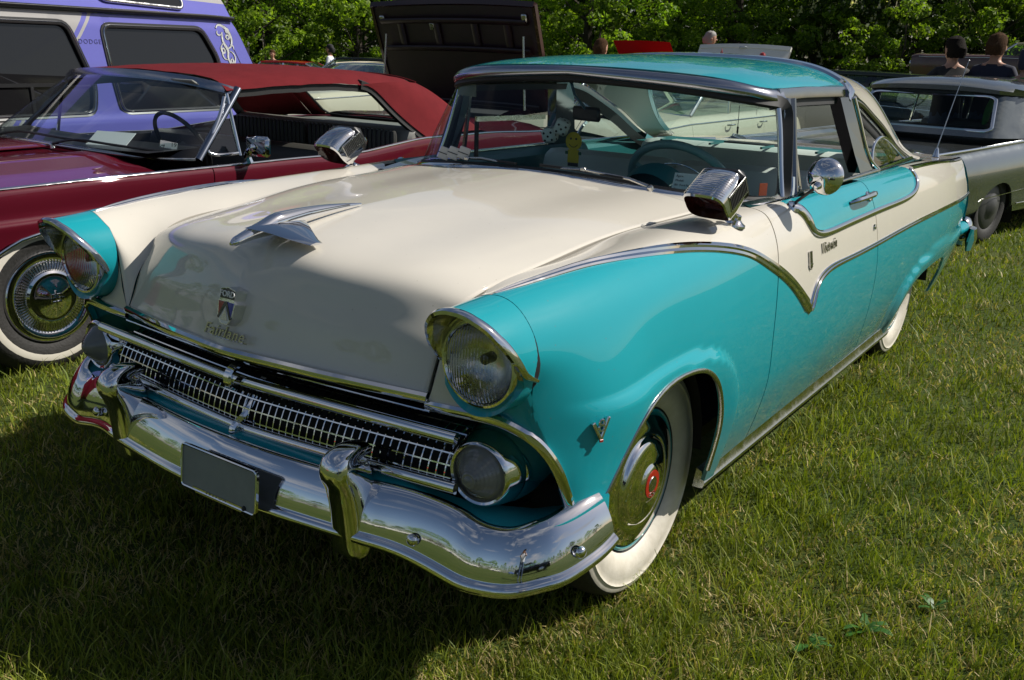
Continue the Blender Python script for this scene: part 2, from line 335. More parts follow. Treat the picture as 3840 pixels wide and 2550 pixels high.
GLASSC=glassmat('reflecting_windscreen',(.78,.86,.86),.75);RED=mat('red_enamel',(.30,.012,.008),.3,coat=.6);BLUE=mat('blue_enamel',(.01,.02,.30),.3,coat=.6);BLKEN=mat('black_enamel',(.01,.01,.012),.25,coat=.6);WHITE=mat('white_enamel',(.75,.74,.72),.35)
PLENS=mat('ribbed_grey_lens',(.26,.26,.25),.10,trans=.35,spec=.6)
# ================================================================== the turquoise and cream coupe
HERO=root('classic_coupe','turquoise and cream fifties hardtop coupe with chrome bumper, nearest car in front','car',(0,2.4,0))
def XY(L): return [(a,b*.1) for a,b in L]
TRIM_A=spl([(.21,7.10),(.32,7.16),(.45,7.16),(.567,7.02),(.729,6.72),(.909,6.38),(1.071,5.96),(1.23,5.40),(1.347,4.89),(1.446,4.52),(1.574,4.00),(1.69,3.38),(1.735,3.13),(1.757,2.98)],90)
TRIM_B=spl([(1.757,2.98),(1.775,3.28),(1.803,3.60),(1.86,3.82),(1.95,3.93),(2.05,3.955),(2.234,3.94),(2.435,3.935),(2.598,3.94),(3.088,3.97),(3.655,3.96),(4.15,3.98),(4.52,4.0),(4.86,4.0)],110)
BELT=spl([(1.70,6.80),(1.735,6.30),(1.763,5.75),(1.785,5.28),(1.83,5.03),(1.92,4.93),(2.13,4.92),(2.37,4.93),(2.64,4.95),(2.95,4.97),(3.14,5.05),(3.255,5.28),(3.305,5.70),(3.310,6.2),(3.302,6.80),(3.30,7.4)],100)
ARCH=spl([(.392,.9),(.420,1.35),(.452,1.9),(.490,2.5),(.53,2.95),(.60,3.22),(.70,3.33),(.80,3.28),(.875,3.12),(.955,2.72),(1.02,2.15),(1.062,1.55),(1.082,.9),(1.09,0)],60)
RARCH=spl([(3.215,0),(3.235,.6),(3.275,1.2),(3.35,1.62),(3.47,1.80),(3.62,1.86),(3.80,1.86),(3.96,1.76),(4.08,1.45),(4.14,.9),(4.12,.35),(4.09,0)],60)
DF=spl([(1.497,7.9),(1.494,7.14),(1.483,6.3),(1.464,5.4),(1.45,4.83),(1.425,4.0),(1.415,3.2),(1.425,2.5),(1.447,1.9),(1.457,1.36),(1.452,.62),(1.44,0)],50)
DR=spl([(2.522,7.9),(2.526,7.15),(2.532,5.95),(2.54,5.1),(2.555,4.4),(2.568,3.9),(2.578,3.24),(2.588,2.6),(2.605,1.8),(2.65,.72),(2.68,0)],50)
LOWTURQ=XY([(0,-2)]+[(.1,7.1)]+list(map(tuple,TRIM_A))+list(map(tuple,TRIM_B))+[(5.2,4.0),(5.2,-2)])
BELTP=XY(list(map(tuple,BELT))+[(3.30,9.5),(1.70,9.5)])
def two_tone(c): return (inside(c,LOWTURQ)|inside(c,BELTP)).astype(int)
g=.0034
def sh(L,d): return [(a+d,b) for a,b in L]
FEND=[(.2,0),(.2,9.0)]+[(u,9.0) for u in (.35,.6,.9,1.2,1.40)]+[(1.44,8.9),(1.475,8.5)]+sh(DF,-g)+list(map(tuple,ARCH[::-1]))+[(.36,.35),(.25,0)]
FEND[-1]=(.24,0)
DOOR=sh(DF[1:],g)+sh(DR[::-1][:-1],-g)
QUAR=sh(DR[1:],g)[::1]+list(map(tuple,RARCH))+[(4.28,0),(4.42,.6),(4.50,1.3),(4.54,2.2),(4.62,3.0),(4.74,3.9),(4.76,4.6),(4.72,5.2),(4.80,6.2),(4.88,7.4),(4.90,8.9),(3.3,8.9),(2.53,8.6)]
lines=[XY(map(tuple,TRIM_A)),XY(map(tuple,TRIM_B)),XY(map(tuple,BELT))]
for mi_ in (False,True):
    panel('front_fender',SIDE,XY(FEND),.016,[CREAM,TURQ],HERO,two_tone,lines,mirror=mi_)
    dr=panel('door',SIDE,XY(DOOR),.02,[CREAM,TURQ],HERO,two_tone,lines,mirror=mi_)
    if not mi_: DOORO=dr
    panel('rear_quarter_panel',SIDE,XY(QUAR),.024,[CREAM,TURQ],HERO,two_tone,lines,mirror=mi_)
    Sx=-1 if mi_ else 1
    def trimc(name,C,hw,h,mt=CHROME,lift=.001,sc=None,prof=None):
        C=np.array(C);P=SIDE(C[:,0],C[:,1]);Nn=SIDE.normal(C[:,0],C[:,1])*1.0
        V,F=sweep(P+Nn*lift,Nn,prof or dstrip(hw,h),sc)
        if mi_: V,F=mir(V,F)
        return obj(name,V,F,mt,HERO)
    ta=np.linspace(0,1,90);scA=np.interp(ta,[0,.03,.10,.30,.50,.75,.92,1],[.25,.7,1.0,1.15,1.0,1.15,1.35,.7])
    scB=np.interp(np.linspace(0,1,110),[0,.03,.10,.2,.3,.36,.9,1],[1.0,1.3,1.25,.95,.75,.62,.62,.5])
    ridge=[(1,0),(.8,.42),(.35,.55),(.12,1.0),(-.12,1.0),(-.35,.55),(-.8,.42),(-1,0),(-1,-.4),(1,-.4)]
    pr=[(a*.017,b*.010) for a,b in ridge]
    trimc('side_moulding',TRIM_A,.017,.009,sc=scA,prof=pr);trimc('side_moulding',TRIM_B,.017,.009,sc=scB,prof=pr)
    trimc('belt_moulding',BELT,.013,.011,sc=np.interp(np.linspace(0,1,100),[0,.06,.18,.26,.9,1],[1.1,1.5,1.5,1.0,.9,.6]))
    trimc('wheel_arch_moulding',ARCH[:-2],.007,.006,CHROME2,lift=.0)
    tp=np.array([(u,7.55) for u in np.linspace(3.35,4.86,40)]);trimc('fin_moulding',tp,.014,.006)
    # rocker moulding and sill
    ys=np.linspace(1.10,3.22,30);P=np.stack([np.full(30,.874),ys,np.full(30,.272)+0*ys],1)
    V,F=sweep(P,[1,0,0],[(.028,0),(.026,.012),(.008,.018),(-.006,.009),(-.026,.006),(-.034,-.012),(.028,-.02)])
    if Sx>0: V,F=V,F
    V=V*[Sx,1,1];obj('rocker_moulding',V,F if Sx>0 else [f[::-1] for f in F],CHROME2,HERO)
# ---- hood
def hoodnet():
    s_=[0,.25,.5,.75,.92,1.0];cols=[]
    for s in s_:
        col=[]
        for i,(a,b) in enumerate(zip(HMID,HSEAM)):
            a=np.array(a);b=np.array(b);p=a+(b-a)*s
            bul=4*s*(1-s)
            if i<=3: p[1]+=-.004*bul-.012*bul*(i/3);p[2]+=.006*bul*i/3
            elif i==4: p[1]-=.03*bul;p[2]+=.02*bul
            elif i==5: p[2]+=.022*bul
            else: p[2]+=.012*bul
            if i>=2 and .7<s<1: p[2]+=(.010 if s<.9 else .006)
            p[2]+=0
            col.append(p)
        cols.append(col)
    return Net(s_,cols)
HOOD=hoodnet()
us=np.linspace(0,.992,46);vv=np.linspace(.02,9,110)
hh=np.concatenate([-us[::-1][:-1],us])
rows=[];nr=[]
for s in hh:
    P=HOOD(np.full(110,abs(s)),vv);n=HOOD.normal(np.full(110,abs(s)),vv)
    if s<0:P=P*[-1,1,1];n=n*[-1,1,1]
    n=np.where((n[:,2:3]<0)&(n[:,1:2]>0),-n,n);rows.append(P);nr.append(n)
# crease softening at centre
G=np.array(rows);Nn=np.array(nr);ic=len(us)-1;Nn[ic,:,0]=0;Nn=nrm(Nn)
if Nn[:,:,2].mean()<0: Nn=-Nn
V=G.reshape(-1,3);F=gridF(len(hh),110)
fn=np.cross(V[F[500][1]]-V[F[500][0]],V[F[500][2]]-V[F[500][0]])
if fn[2]<0:F=[f[::-1] for f in F]
V2,F2=hem(V,F,Nn.reshape(-1,3),.014)
ho=obj('hood',V2,F+F2,CREAM,HERO,'all');ho.data.polygons.foreach_set('use_smooth',[i<len(F) for i in range(len(F)+len(F2))])
def hood_pt(x,y):
    """point and normal on the hood above plan position"""
    s=abs(x)/.62;v=4.
    for _ in range(40):
        P=HOOD(s,v)[0];s=np.clip(s+(abs(x)-P[0])/.62,0,1);e=y-P[1];v=np.clip(v+e*(4 if P[1]>.3 else 12),0,9)
    P=HOOD(s,v)[0];n=HOOD.normal(s,v)[0];n=n if n[2]>0 else -n
    if x<0:P[0]*=-1;n[0]*=-1
    return P,n
# ---- cowl: from the hood rear edge to the windscreen base and out to the fenders
WB=[(-.775,1.90,1.012),(-.762,1.80,1.022),(-.71,1.67,1.030),(-.56,1.54,1.048),(-.3,1.46,1.072),(0,1.437,1.082),(.3,1.46,1.072),(.56,1.54,1.048),(.71,1.67,1.030),(.762,1.80,1.022),(.775,1.90,1.012)]
WT=[(-.715,1.99,1.345),(-.70,1.91,1.345),(-.655,1.83,1.356),(-.52,1.735,1.378),(-.3,1.68,1.398),(0,1.664,1.408),(.3,1.68,1.398),(.52,1.735,1.378),(.655,1.83,1.356),(.70,1.91,1.345),(.715,1.99,1.345)]
wb=spl(WB,61);wt=spl(WT,61)
he=G[:,-1];hx=np.interp(np.linspace(0,1,61),np.linspace(0,1,len(he)),range(len(he))).astype(int);hr=he[hx]
side0=np.array([(.70,1.46,1.035)]);
cw=[hr+[0,.006,-.004],hr*.4+wb*.6+[0,0,-.002],wb+[0,.012,-.004]]
V,F=loft([c for c in cw],flip=True);obj('cowl',V,F,CREAM,HERO)
for s in(-1,1): # corner fill between fender top and pillar base
    u=np.linspace(1.40,1.80,9);a=SIDE(u,np.linspace(8.9,8.6,9));b=np.stack([np.interp(u,[1.40,1.54,1.67,1.80],[.60,.60,.70,.76]),u+.0,np.full(9,1.03)],1);b=np.minimum(b,[9,9,9]);a=a-[0.004,0,0]
    V,F=loft([a*[s,1,1],b*[s,1,1]]);obj('cowl_side',V,F,CREAM,HERO)
# ---- headlight pods
def pod(s):
    hl=root  # keep name
    A=np.linspace(0,2*math.pi,72,endpoint=False)
    def ring(cx,y,cz,rx,rz,yf=None):
        return np.stack([cx+rx*np.cos(A),np.full(72,y) if yf is None else yf,cz+rz*np.sin(A)],1)
    D=np.degrees(A);D=np.where(D>270,D-360,D)                      # -90..270
    e=np.abs(D-90)                                                 # distance from the top
    yf=np.interp(e,[0,25,50,75,92,108,125,180],[.058,.066,.088,.122,.150,.170,.150,.140])
    rr=np.interp(e,[0,90,130,180],[1,1,.97,.95])
    sv=SIDE(np.full(200,.2),np.linspace(3.85,9,200));sa=np.degrees(np.arctan2((sv[:,2]-.866)/.131,(sv[:,0]-.745)/.12));sr=np.hypot((sv[:,0]-.745)/.12,(sv[:,2]-.866)/.131);kq=(sa>-30)&(sa<135);oq=np.argsort(sa[kq]);rs=np.interp(D,sa[kq][oq],sr[kq][oq],left=1,right=1);rs=np.where((D<-28)|(D>132),1,rs)*.992
    r0=ring(.745,.20,.866,.12,.131);r0[:,0]=.745+.12*rs*np.cos(A);r0[:,2]=.866+.131*rs*np.sin(A);r1=np.stack([.745+.1185*rr*np.cos(A),yf*.35+.2*.65+0*A,.8635+.129*rr*np.sin(A)],1)
    r2=np.stack([.744+.1165*rr*np.cos(A),yf*.8+.2*.2,.861+.1275*rr*np.sin(A)],1);r3=np.stack([.744+.113*rr*np.cos(A),yf,.859+.1255*rr*np.sin(A)],1)
    yl=np.full(72,.158);r4=np.stack([.744+.104*np.cos(A),np.maximum(yf,.15),.856+.108*np.sin(A)],1)
    r5=ring(.744,.160,.854,.094,.094)
    up=(e<104)
    rows=[r0,r1,r2,r3];V,F=loft(rows,cv=True);V=V*[s,1,1];F=F if s>0 else [f[::-1] for f in F]
    h=obj('headlight_housing',V,F,TURQ,HERO)
    # lower lip (turquoise) and inner eyebrow shield
    V,F=loft([r3,r4,r5],cv=True);mi=[1 if up[i%72] else 0 for i in range(len(F))];V=V*[s,1,1];F=F if s>0 else [f[::-1] for f in F]
    obj('headlight_rim_shield',V,F,[TURQ,CHROME2],HERO,mi=mi)
    # chrome eyebrow
    k=np.argsort(D)[ (np.sort(D)>=-16)&(np.sort(D)<=194)];P=np.stack([.744+.1155*np.cos(A[k]),yf[k]+.004,.860+.1275*np.sin(A[k])],1)
    P[0]+= [.006,.035,0];P[1]+=[.003,.018,0];P[2,1]+=.006
    Nn=np.stack([np.cos(A[k]),0*k,np.sin(A[k])],1)
    V,F=sweep(P,Nn,[(-.010,-.006),(-.010,.002),(-.004,.006),(.008,.006),(.012,.003),(.012,-.006)],sc=np.interp(range(len(k)),[0,3,8,len(k)-5,len(k)-1],[.3,.8,1,1,.5]));V=V*[s,1,1];F=F if s>0 else [f[::-1] for f in F]
    obj('headlight_eyebrow',V,F,CHROME,HERO)
    o=(.744*s,.150,.854);ax=(0,-1,0)
    hl=obj('headlight_lens',*lathe(o,ax,[(.0885,-.004),(.085,.004),(.07,.011),(.045,.0165),(.02,.019),(.0005,.0195)],48),LENSM,HERO)
    obj('retaining_ring',*lathe(o,ax,[(.099,-.012),(.099,0),(.096,.005),(.091,.006),(.088,.001)],48),CHROME,hl)
    obj('reflector',*lathe(o,ax,[(.088,-.004),(.078,-.03),(.055,-.055),(.025,-.068),(.0005,-.07)],40),CHROME2,hl)
    obj('bulb_shield',*lathe((o[0],o[1]+.03,o[2]+.005),ax,[(.012,-.02),(.012,.01),(.0005,.014)],16),BLKPL,hl)
    obj('pod_seal',*lathe((.745*s,.2,.866),(0,1,0),[(.112,-.02),(.1205,-.001),(.1205,.004),(.10,.02),(.0005,.03)],48),DARK,HERO)
LENSM=None
def lensmat():
    m=glassmat('headlight_glass',(.93,.95,.93),1.2,.0);t=m.node_tree;n=t.nodes
    tc=n.new('ShaderNodeTexCoord');w=n.new('ShaderNodeTexWave');w.wave_type='BANDS';w.bands_direction='X';w.inputs['Scale'].default_value=38;w.inputs['Distortion'].default_value=.6
    ck=n.new('ShaderNodeTexChecker');ck.inputs['Scale'].default_value=22;mu=n.new('ShaderNodeMath');mu.operation='MULTIPLY_ADD';mu.inputs[1].default_value=.5
    b=n.new('ShaderNodeBump');b.inputs['Strength'].default_value=.55;b.inputs['Distance'].default_value=.006
    t.links.new(tc.outputs['Object'],w.inputs[0]);t.links.new(tc.outputs['Object'],ck.inputs[0]);t.links.new(ck.outputs['Fac'],mu.inputs[0]);t.links.new(w.outputs['Fac'],mu.inputs[2]);t.links.new(mu.outputs[0],b.inputs['Height'])
    for k in n:
        if k.type=='BSDF_GLOSSY': t.links.new(b.outputs[0],k.inputs['Normal'])
        if k.type=='FRESNEL': t.links.new(b.outputs[0],k.inputs['Normal'])
    return m
LENSM=lensmat()
for s in(1,-1): pod(s)
# ---- nose patches below and inboard of the pods, following the opening lip
LIPN=spl([(.577,.183,.716),(.64,.178,.722),(.71,.179,.727),(.774,.186,.727),(.815,.201,.713),(.849,.220,.690),(.871,.243,.655),(.887,.265,.610),(.896,.284,.560),(.902,.299,.510),(.904,.305,.44),(.903,.303,.385)],70)
for s in(1,-1):
    n=40;lip=LIPN[np.linspace(0,40,n).astype(int)]   # up to about x .87
    a=np.radians(np.linspace(180,330,n));rng_=np.stack([.745+.1185*np.cos(a),np.full(n,.2),.866+.129*np.sin(a)],1)
    rng_[:]=rng_+[0,-.002,0]
    mid=(lip+rng_)/2+np.array([0,-.004,0]);q=[rng_,rng_*.72+lip*.28+[0,-.001,0],mid,rng_*.2+lip*.8+[0,-.002,0],lip+[0,0,.004]]
    V,F=loft(q);mi=[0 if V[f].mean(0)[0]<.705 else 1 for f in F];V=V*[s,1,1];F=F if s>0 else [f[::-1] for f in F]
    ng=np.zeros_like(V)
    for f in F:
        fnn=np.cross(V[f[2]]-V[f[0]],V[f[3]]-V[f[1]]);fnn=fnn if fnn[1]<0 else -fnn
        for i_ in f: ng[i_]+=fnn
    ng=nrm(ng);sn=SIDE.normal(np.full(5,.205),[4.0,3.8,3.5,3.2,3.0])*[s,1,1]
    for r_i in range(5):
        for c_i in range(n): w_=sstep((c_i-n*.45)/(n*.55));ng[r_i*n+c_i]=nrm(ng[r_i*n+c_i]*(1-w_)+sn[r_i]*w_)
    obj('nose_panel',V,F,[CREAM,TURQ],HERO,mi=mi,normals=ng)
    # inner cream strip between hood seam and pod
    n=16;m_r=14;top=SIDE(np.full(n,.2),np.linspace(8,9,n));rows=[];nn_=[]
    aa=np.radians(np.linspace(135,180,m_r));sz=spl([(.577,.255,.862),(.577,.225,.82),(.576,.205,.775),(.577,.183,.722)],m_r)
    straight0=np.linspace(top[0],top[-1],n);bul=top-straight0
    for k_ in range(m_r):
        rp_=np.array([.745+.1195*math.cos(aa[k_]),.2,.866+.1305*math.sin(aa[k_])]) if k_ else top[0]
        rows.append(np.linspace(rp_,sz[k_]+[.004,0,0] if k_ else top[-1],n)+bul*(1-k_/(m_r-1)))
    V,F=loft(rows);ng=np.zeros_like(V)
    for f in F:
        fnn=np.cross(V[f[2]]-V[f[0]],V[f[3]]-V[f[1]]);fnn=fnn if fnn[1]<0 else -fnn
        for i_ in f: ng[i_]+=fnn
    ng=nrm(ng);sn=SIDE.normal(np.full(n,.205),np.linspace(8,8.99,n));sn=np.where((sn*ng[:n]).sum(1,keepdims=True)<0,-sn,sn)
    for k_ in range(m_r): w_=(1-sstep(k_/6.));ng[k_*n:(k_+1)*n]=nrm(ng[k_*n:(k_+1)*n]*(1-w_)+sn*w_)
    V=V*[s,1,1];ng=ng*[s,1,1];F=F if s>0 else [f[::-1] for f in F]
    obj('nose_side_panel',V,F,CREAM,HERO,normals=ng)
    # chrome lip of the opening
    P=LIPN+[0,-.004,-.004];c=np.array([.45,.35,.5]);Nn=nrm(np.stack([P[:,0]*0+.25,-np.ones(len(P)),0*P[:,0]],1));Nn[30:]=nrm([.75,-.65,0])
    V,F=sweep(P,Nn,[(.014,-.004),(.012,.004),(.004,.009),(-.006,.008),(-.012,.002),(-.012,-.006)],sc=np.interp(range(70),[0,5,60,69],[.9,1,1,.6]));V=V*[s,1,1];F=F if s>0 else [f[::-1] for f in F];obj('opening_moulding',V,F,CHROME,HERO)
    # cavity behind the lip
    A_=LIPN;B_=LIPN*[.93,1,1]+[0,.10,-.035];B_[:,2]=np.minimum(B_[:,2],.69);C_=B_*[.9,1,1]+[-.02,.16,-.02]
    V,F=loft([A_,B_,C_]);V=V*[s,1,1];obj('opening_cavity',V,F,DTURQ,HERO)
# hood lip chrome
hl_=spl([(-.577,.181,.728),(-.45,.150,.733),(-.3,.115,.739),(-.14,.088,.744),(0,.073,.746),(.14,.088,.744),(.3,.115,.739),(.45,.150,.733),(.577,.181,.728)],60)
V,F=sweep(hl_,nrm([0,-1,.15]),[(.013,-.006),(.012,.004),(.004,.010),(-.005,.010),(-.012,.003),(-.013,-.008)]);obj('hood_lip_moulding',V,F,CHROME,HERO)
# dark grille cavity
MBx=MB();MBx.add(*box((0,.42,.60),(1.72,.02,.36)));MBx.add(*box((0,.30,.745),(1.10,.20,.01)));MBx.add(*box((0,.27,.45),(1.5,.24,.01)));MBx.build('radiator_support',DARK,HERO,False)
# ---- grille
def gy(x): return .112+.0*abs(x)+.06*abs(x)**1.35
xs=np.linspace(-.66,.66,61)
def gz(x,a,b): return a+(b-a)*np.abs(x)**1.2
def bar(name,zc,zend,hw,h,x0,x1,off=0,mt=CHROME):
    x=np.linspace(x0,x1,40);P=np.stack([x,gy(x)-off,gz(x,zc,zend)],1);return obj(name,*sweep(P,nrm([0,-1,.35]),dstrip(hw,h,9)),mt,HERO)
bar('grille_top_bar',.660,.672,.014,.013,-.66,.69);bar('grille_bottom_bar',.527,.560,.014,.013,-.62,.69)
x=np.linspace(-.55,.6,40);obj('grille_upper_edge',*tube(np.stack([x,gy(x)+.02,gz(x,.700,.712)],1),.0025,6),CHROME,HERO)
def gcell(x,t):  # t 0 bottom .. 1 top
    z0=gz(x,.538,.570);z1=gz(x,.650,.664);return np.stack([x+0*t,gy(x)+.010+.105*np.clip(t,0,1)**1.7,z0-.012+(z1-z0+.012)*np.sin(t*1.5)/np.sin(1.5)],-1)
GRILLE=obj('grille_backing',*loft([gcell(np.linspace(-.6,.66,30),np.full(30,t))+[0,.03,0] for t in np.linspace(0,1,6)]),DARK,HERO)
for k,xx in enumerate(np.arange(-.598,.662,.0235)):
    if abs(xx)<.008: continue
    t=np.linspace(0,1,9);P=gcell(np.full(9,xx),t);n=nrm(np.stack([0*t,-np.ones(9),.1+.8*t],1));obj('grille_bar',*sweep(P,n,[(.0022,-.003),(.0016,.0015),(-.0016,.0015),(-.0022,-.003)]),CHROME,HERO)
for t0 in np.linspace(.10,.90,6):
    x=np.linspace(-.605,.665,26);P=gcell(x,np.full(26,t0));n=nrm([0,-1,.1+.8*t0]);obj('grille_cross_bar',*sweep(P,n,[(.0022,-.003),(.0016,.002),(-.0016,.002),(-.0022,-.003)]),CHROME,HERO)
obj('grille_top_clip',*sweep(spl([(0,.13,.705),(0,.105,.697),(0,.084,.678),(0,.086,.652),(0,.105,.640)],14),[1,0,0],[(.004,.013),(.009,.009),(.010,-.009),(.004,-.013),(-.004,-.012),(-.004,.012)]),CHROME,HERO)
obj('grille_centre_bar',*sweep(spl([(0,.20,.640),(0,.178,.612),(0,.150,.575),(0,.112,.545),(0,.088,.530),(0,.092,.505)],18),[1,0,0],[(.005,.010),(.011,.005),(.011,-.005),(.005,-.010),(-.004,-.009),(-.004,.009)]),CHROME,HERO)
# ---- parking lights
for s in(1,-1):
    o=(.735*s,.17,.588);ax=nrm((.10*s,-1,.02))
    pk=obj('parking_light_pod',*lathe(o,ax,[(.050,-.22),(.095,-.185),(.1070,-.165),(.1090,-.150),(.1080,-.132),(.104,-.108),(.098,-.083),(.0925,-.066),(.0895,-.060),(.0910,-.056),(.0900,-.048),(.0850,-.028),(.078,-.008),(.075,.001),(.071,.004),(.066,.001),(.064,-.008)],56),CHROME,HERO)
    obj('parking_lens',*lathe(o,ax,[(.0645,-.006),(.060,.0),(.0545,.008),(.0555,.005),(.048,.015),(.049,.012),(.0415,.022),(.0425,.019),(.035,.029),(.036,.026),(.0285,.035),(.0295,.032),(.022,.040),(.023,.037),(.016,.043),(.012,.043),(.008,.047),(.0005,.048)],48),PLENS if 'PLENS' in globals() else mat('ribbed_grey_lens',(.30,.30,.28),.12,trans=.55,spec=.6),pk)
    obj('reflector',*lathe(o,ax,[(.071,-.008),(.05,-.03),(.0005,-.04)],32),CHROME2,pk)
# ---- bumper
XB=[0,.2,.44,.53,.60,.68,.735,.78,.84,.885,.918,.942,.960,.970,.974]
YB=[0,.012,.045,.065,.081,.092,.098,.106,.117,.140,.174,.212,.273,.330,.372]
ZT=[.522,.520,.518,.517,.514,.505,.492,.480,.485,.493,.503,.509,.518,.527,.53]
ZB=[.378,.377,.374,.370,.360,.342,.330,.329,.337,.347,.356,.362,.375,.388,.405]
t=np.linspace(0,14,110);kk=np.arange(15.);W=card(kk,t);bx=W@np.array([XB,YB,ZT,ZB]).T
def bsec(s,row,d):
    x,y,zt,zb=row;n=np.array([d[1],-d[0],0.])
    out=[]
    h=zt-zb
    for f,o_ in ((.985,-.068),(1.0,-.060),(1.0,-.054),(.97,-.046),(.90,-.036),(.80,-.025),(.68,-.015),(.55,-.007),(.42,-.001),(.33,.002),(.285,.003),(.268,.004),(.250,.009),(.215,.015),(.16,.018),(.10,.016),(.05,.008),(.01,-.006),(-.01,-.022),(-.01,-.05)):
        out.append([x,y,zb+h*f]+n*o_)
    return [np.array(p)*[s,1,1] for p in out]
rows=[]
dd=np.gradient(bx[:,:2],axis=0);dd=nrm(dd);dd[0]=[1,0]
for i in range(109,0,-1): rows.append(bsec(-1,bx[i],dd[i]))
for i in range(110): rows.append(bsec(1,bx[i],dd[i]))
V,F=loft(rows);BUMPER=obj('front_bumper',V,F,CHROME,HERO,'all')
def bpt(x,f=.5,off=.006):
    i=np.abs(bx[:,0]-abs(x)).argmin();r=bx[i];d=dd[i];n=np.array([d[1],-d[0],0.]);p=np.array([r[0],r[1],r[3]+(r[2]-r[3])*f])+n*off
    if x<0:p[0]*=-1;n[0]*=-1
    return p,n
for x,f in ((.62,.44),(-.62,.44),(.955,.46),(-.955,.46)):
    p,n=bpt(x,f,.004);obj('bumper_bolt',*lathe(p,n,[(.0145,0),(.0145,.003),(.0135,.007),(.009,.011),(.004,.0125),(.0003,.013)],20),CHROME,BUMPER)
for s in(1,-1):   # bumper guards: rear-leaning horn on a tapering shield
    c=np.array([.440*s,.043,0]);sec=[]
    #            z     y     halfw depth
    for z_,y_,hw,dp in ((.335,.012,.040,.05),(.341,-.002,.044,.07),(.37,-.008,.045,.085),(.42,-.012,.044,.095),(.47,-.018,.043,.105),(.515,-.030,.043,.115),(.545,-.044,.043,.12),(.572,-.046,.041,.11),(.595,-.034,.038,.085),(.611,-.006,.034,.055),(.616,.032,.030,.040),(.610,.072,.026,.030)):
        sec.append((z_,y_,hw,dp))
    K=np.array(sec);K=card(np.arange(12.),np.linspace(0,11,40))@K;rows=[]
    for i,(z_,y_,hw,dp) in enumerate(K):
        t_=min(1,max(0,(z_-.56)/.05)) if i<40 else 1
        a=np.linspace(0,2*math.pi,24,endpoint=False);ex=.62
        cx=np.sign(np.cos(a))*np.abs(np.cos(a))**ex*hw;cy=np.sign(np.sin(a))*np.abs(np.sin(a))**ex
        tilt=np.interp(i,[0,25,30,36,39],[0,0,.5,1.2,1.5])
        yy=-cy*0+(1-cy)*dp/2*math.cos(tilt);zz=-(1-cy)*dp/2*math.sin(tilt)
        rows.append(np.stack([c[0]+cx,c[1]+y_+yy-.005,z_+zz],1))
    V,F=loft(rows,cv=True);F=F+[list(range(24))[::-1],[39*24+k for k in range(24)]];obj('bumper_guard',V,F if s>0 else F,CHROME,BUMPER)
# licence plate with blank grey face
pc=[(-.085,-.022,.505),(.215,-.022,.511),(.20,-.014,.392),(-.10,-.014,.386)]
P0=np.array([(-.245+.30,0,0)])
MBp=MB()
def plate(o,w,h,t_,mt,nm,lab=None,par=None):
    Rm=rotm(R(-6),0,0);return obj(nm,*box(o,(w,t_,h),Rm,.003),mt,par or BUMPER,False,label=lab)
Fp=frame(np.array([.072,-.021,.452]),(1,0,0),nrm([0,-1,.10]))
def rrp(w,h,r,n=6): 
    o=[]
    for cx,cy,a0 in((w-r,h-r,0),(-w+r,h-r,90),(-w+r,-h+r,180),(w-r,-h+r,270)):
        for k in range(n): a=math.radians(a0+90*k/(n-1));o.append((cx+r*math.cos(a),cy+r*math.sin(a)))
    return o
def TP(V): return np.asarray(V)@Fp[:3,:3].T+Fp[:3,3]
ol=np.array([(a,b,.002-.9*a*a*0) for a,b in rrp(.142,.056,.011)])
pl=obj('licence_plate_frame',*sweep(TP(ol),np.broadcast_to(Fp[:3,2],ol.shape),[(.0035,-.004),(.003,.003),(0,.0045),(-.003,.003),(-.0035,-.004)],closed=True),CHROME,BUMPER)
def slab(nm,pts,z0,z1,m_,par,lab=None):
    q=np.array(pts);k=len(q);V=TP(np.concatenate([np.c_[q,np.full(k,z0)],np.c_[q,np.full(k,z1)]]));return obj(nm,V,[list(range(k,2*k)),list(range(k))[::-1]]+[[a,(a+1)%k,(a+1)%k+k,a+k] for a in range(k)],m_,par,False,label=lab)
slab('licence_plate',rrp(.139,.053,.009),-.003,.0015,mat('plate_face',(.22,.235,.23),.6,var=.12,vs_=7),pl,'blank grey licence plate')
slab('frame_name_band',[(-.085,-.062),(.092,-.062),(.100,-.048),(-.098,-.048)],-.002,.0045,CHROME2,pl)
text_obj('frame_lettering','FRESNO',.0145,Fp@np.array(Matrix.Translation((-.005,-.0545,.0045))),PILM,pl,.001,space=1.7)
obj('plate_bolt',*lathe(TP([[.100,-.050,.002]])[0],Fp[:3,2],[(.007,0),(.006,.004),(.0005,.006)],12),BLACK,pl)
# ---- valance shelf between grille and bumper
ti=np.linspace(0,1,60);ob=np.stack([np.interp(ti,[0,1],[0,13.9])]*1,0)[0];OB=card(kk,ob)@np.array([XB,YB,ZT,ZB]).T
outer=np.stack([OB[:,0]-.022*np.clip((OB[:,0]-.7)/.2,0,1)-.004,OB[:,1]+.045-.02*np.clip((OB[:,0]-.85)/.1,0,1),OB[:,2]-.012],1)
ix=np.interp(ti,[0,.2,.4,.55,.7,.85,1],[0,.25,.55,.70,.79,.87,.885]);iy=np.interp(ti,[0,.4,.55,.7,.85,1],[.125,.155,.21,.32,.40,.47]);iz=np.interp(ti,[0,.35,.5,.7,.85,1],[.522,.530,.50,.462,.47,.49])
inner=np.stack([ix,iy,iz],1)
for s in(1,-1):
    V,F=loft([inner,inner*.5+outer*.5+[0,0,.004],outer,outer+[0,.0,-.06]]);V=V*[s,1,1];F=F[::-1] if s>0 else [f[::-1] for f in F];obj('gravel_pan',V,F,TURQ,HERO)
    # filler under the fender front between arch and bumper
    a=SIDE(np.linspace(.30,.41,8),np.linspace(.1,.9,8))+[0,0,.0];b=a*[1,1,0]+[-.012,.02,.40];V,F=loft([a,b]);obj('fender_filler',V*[s,1,1],F,TURQ,HERO)
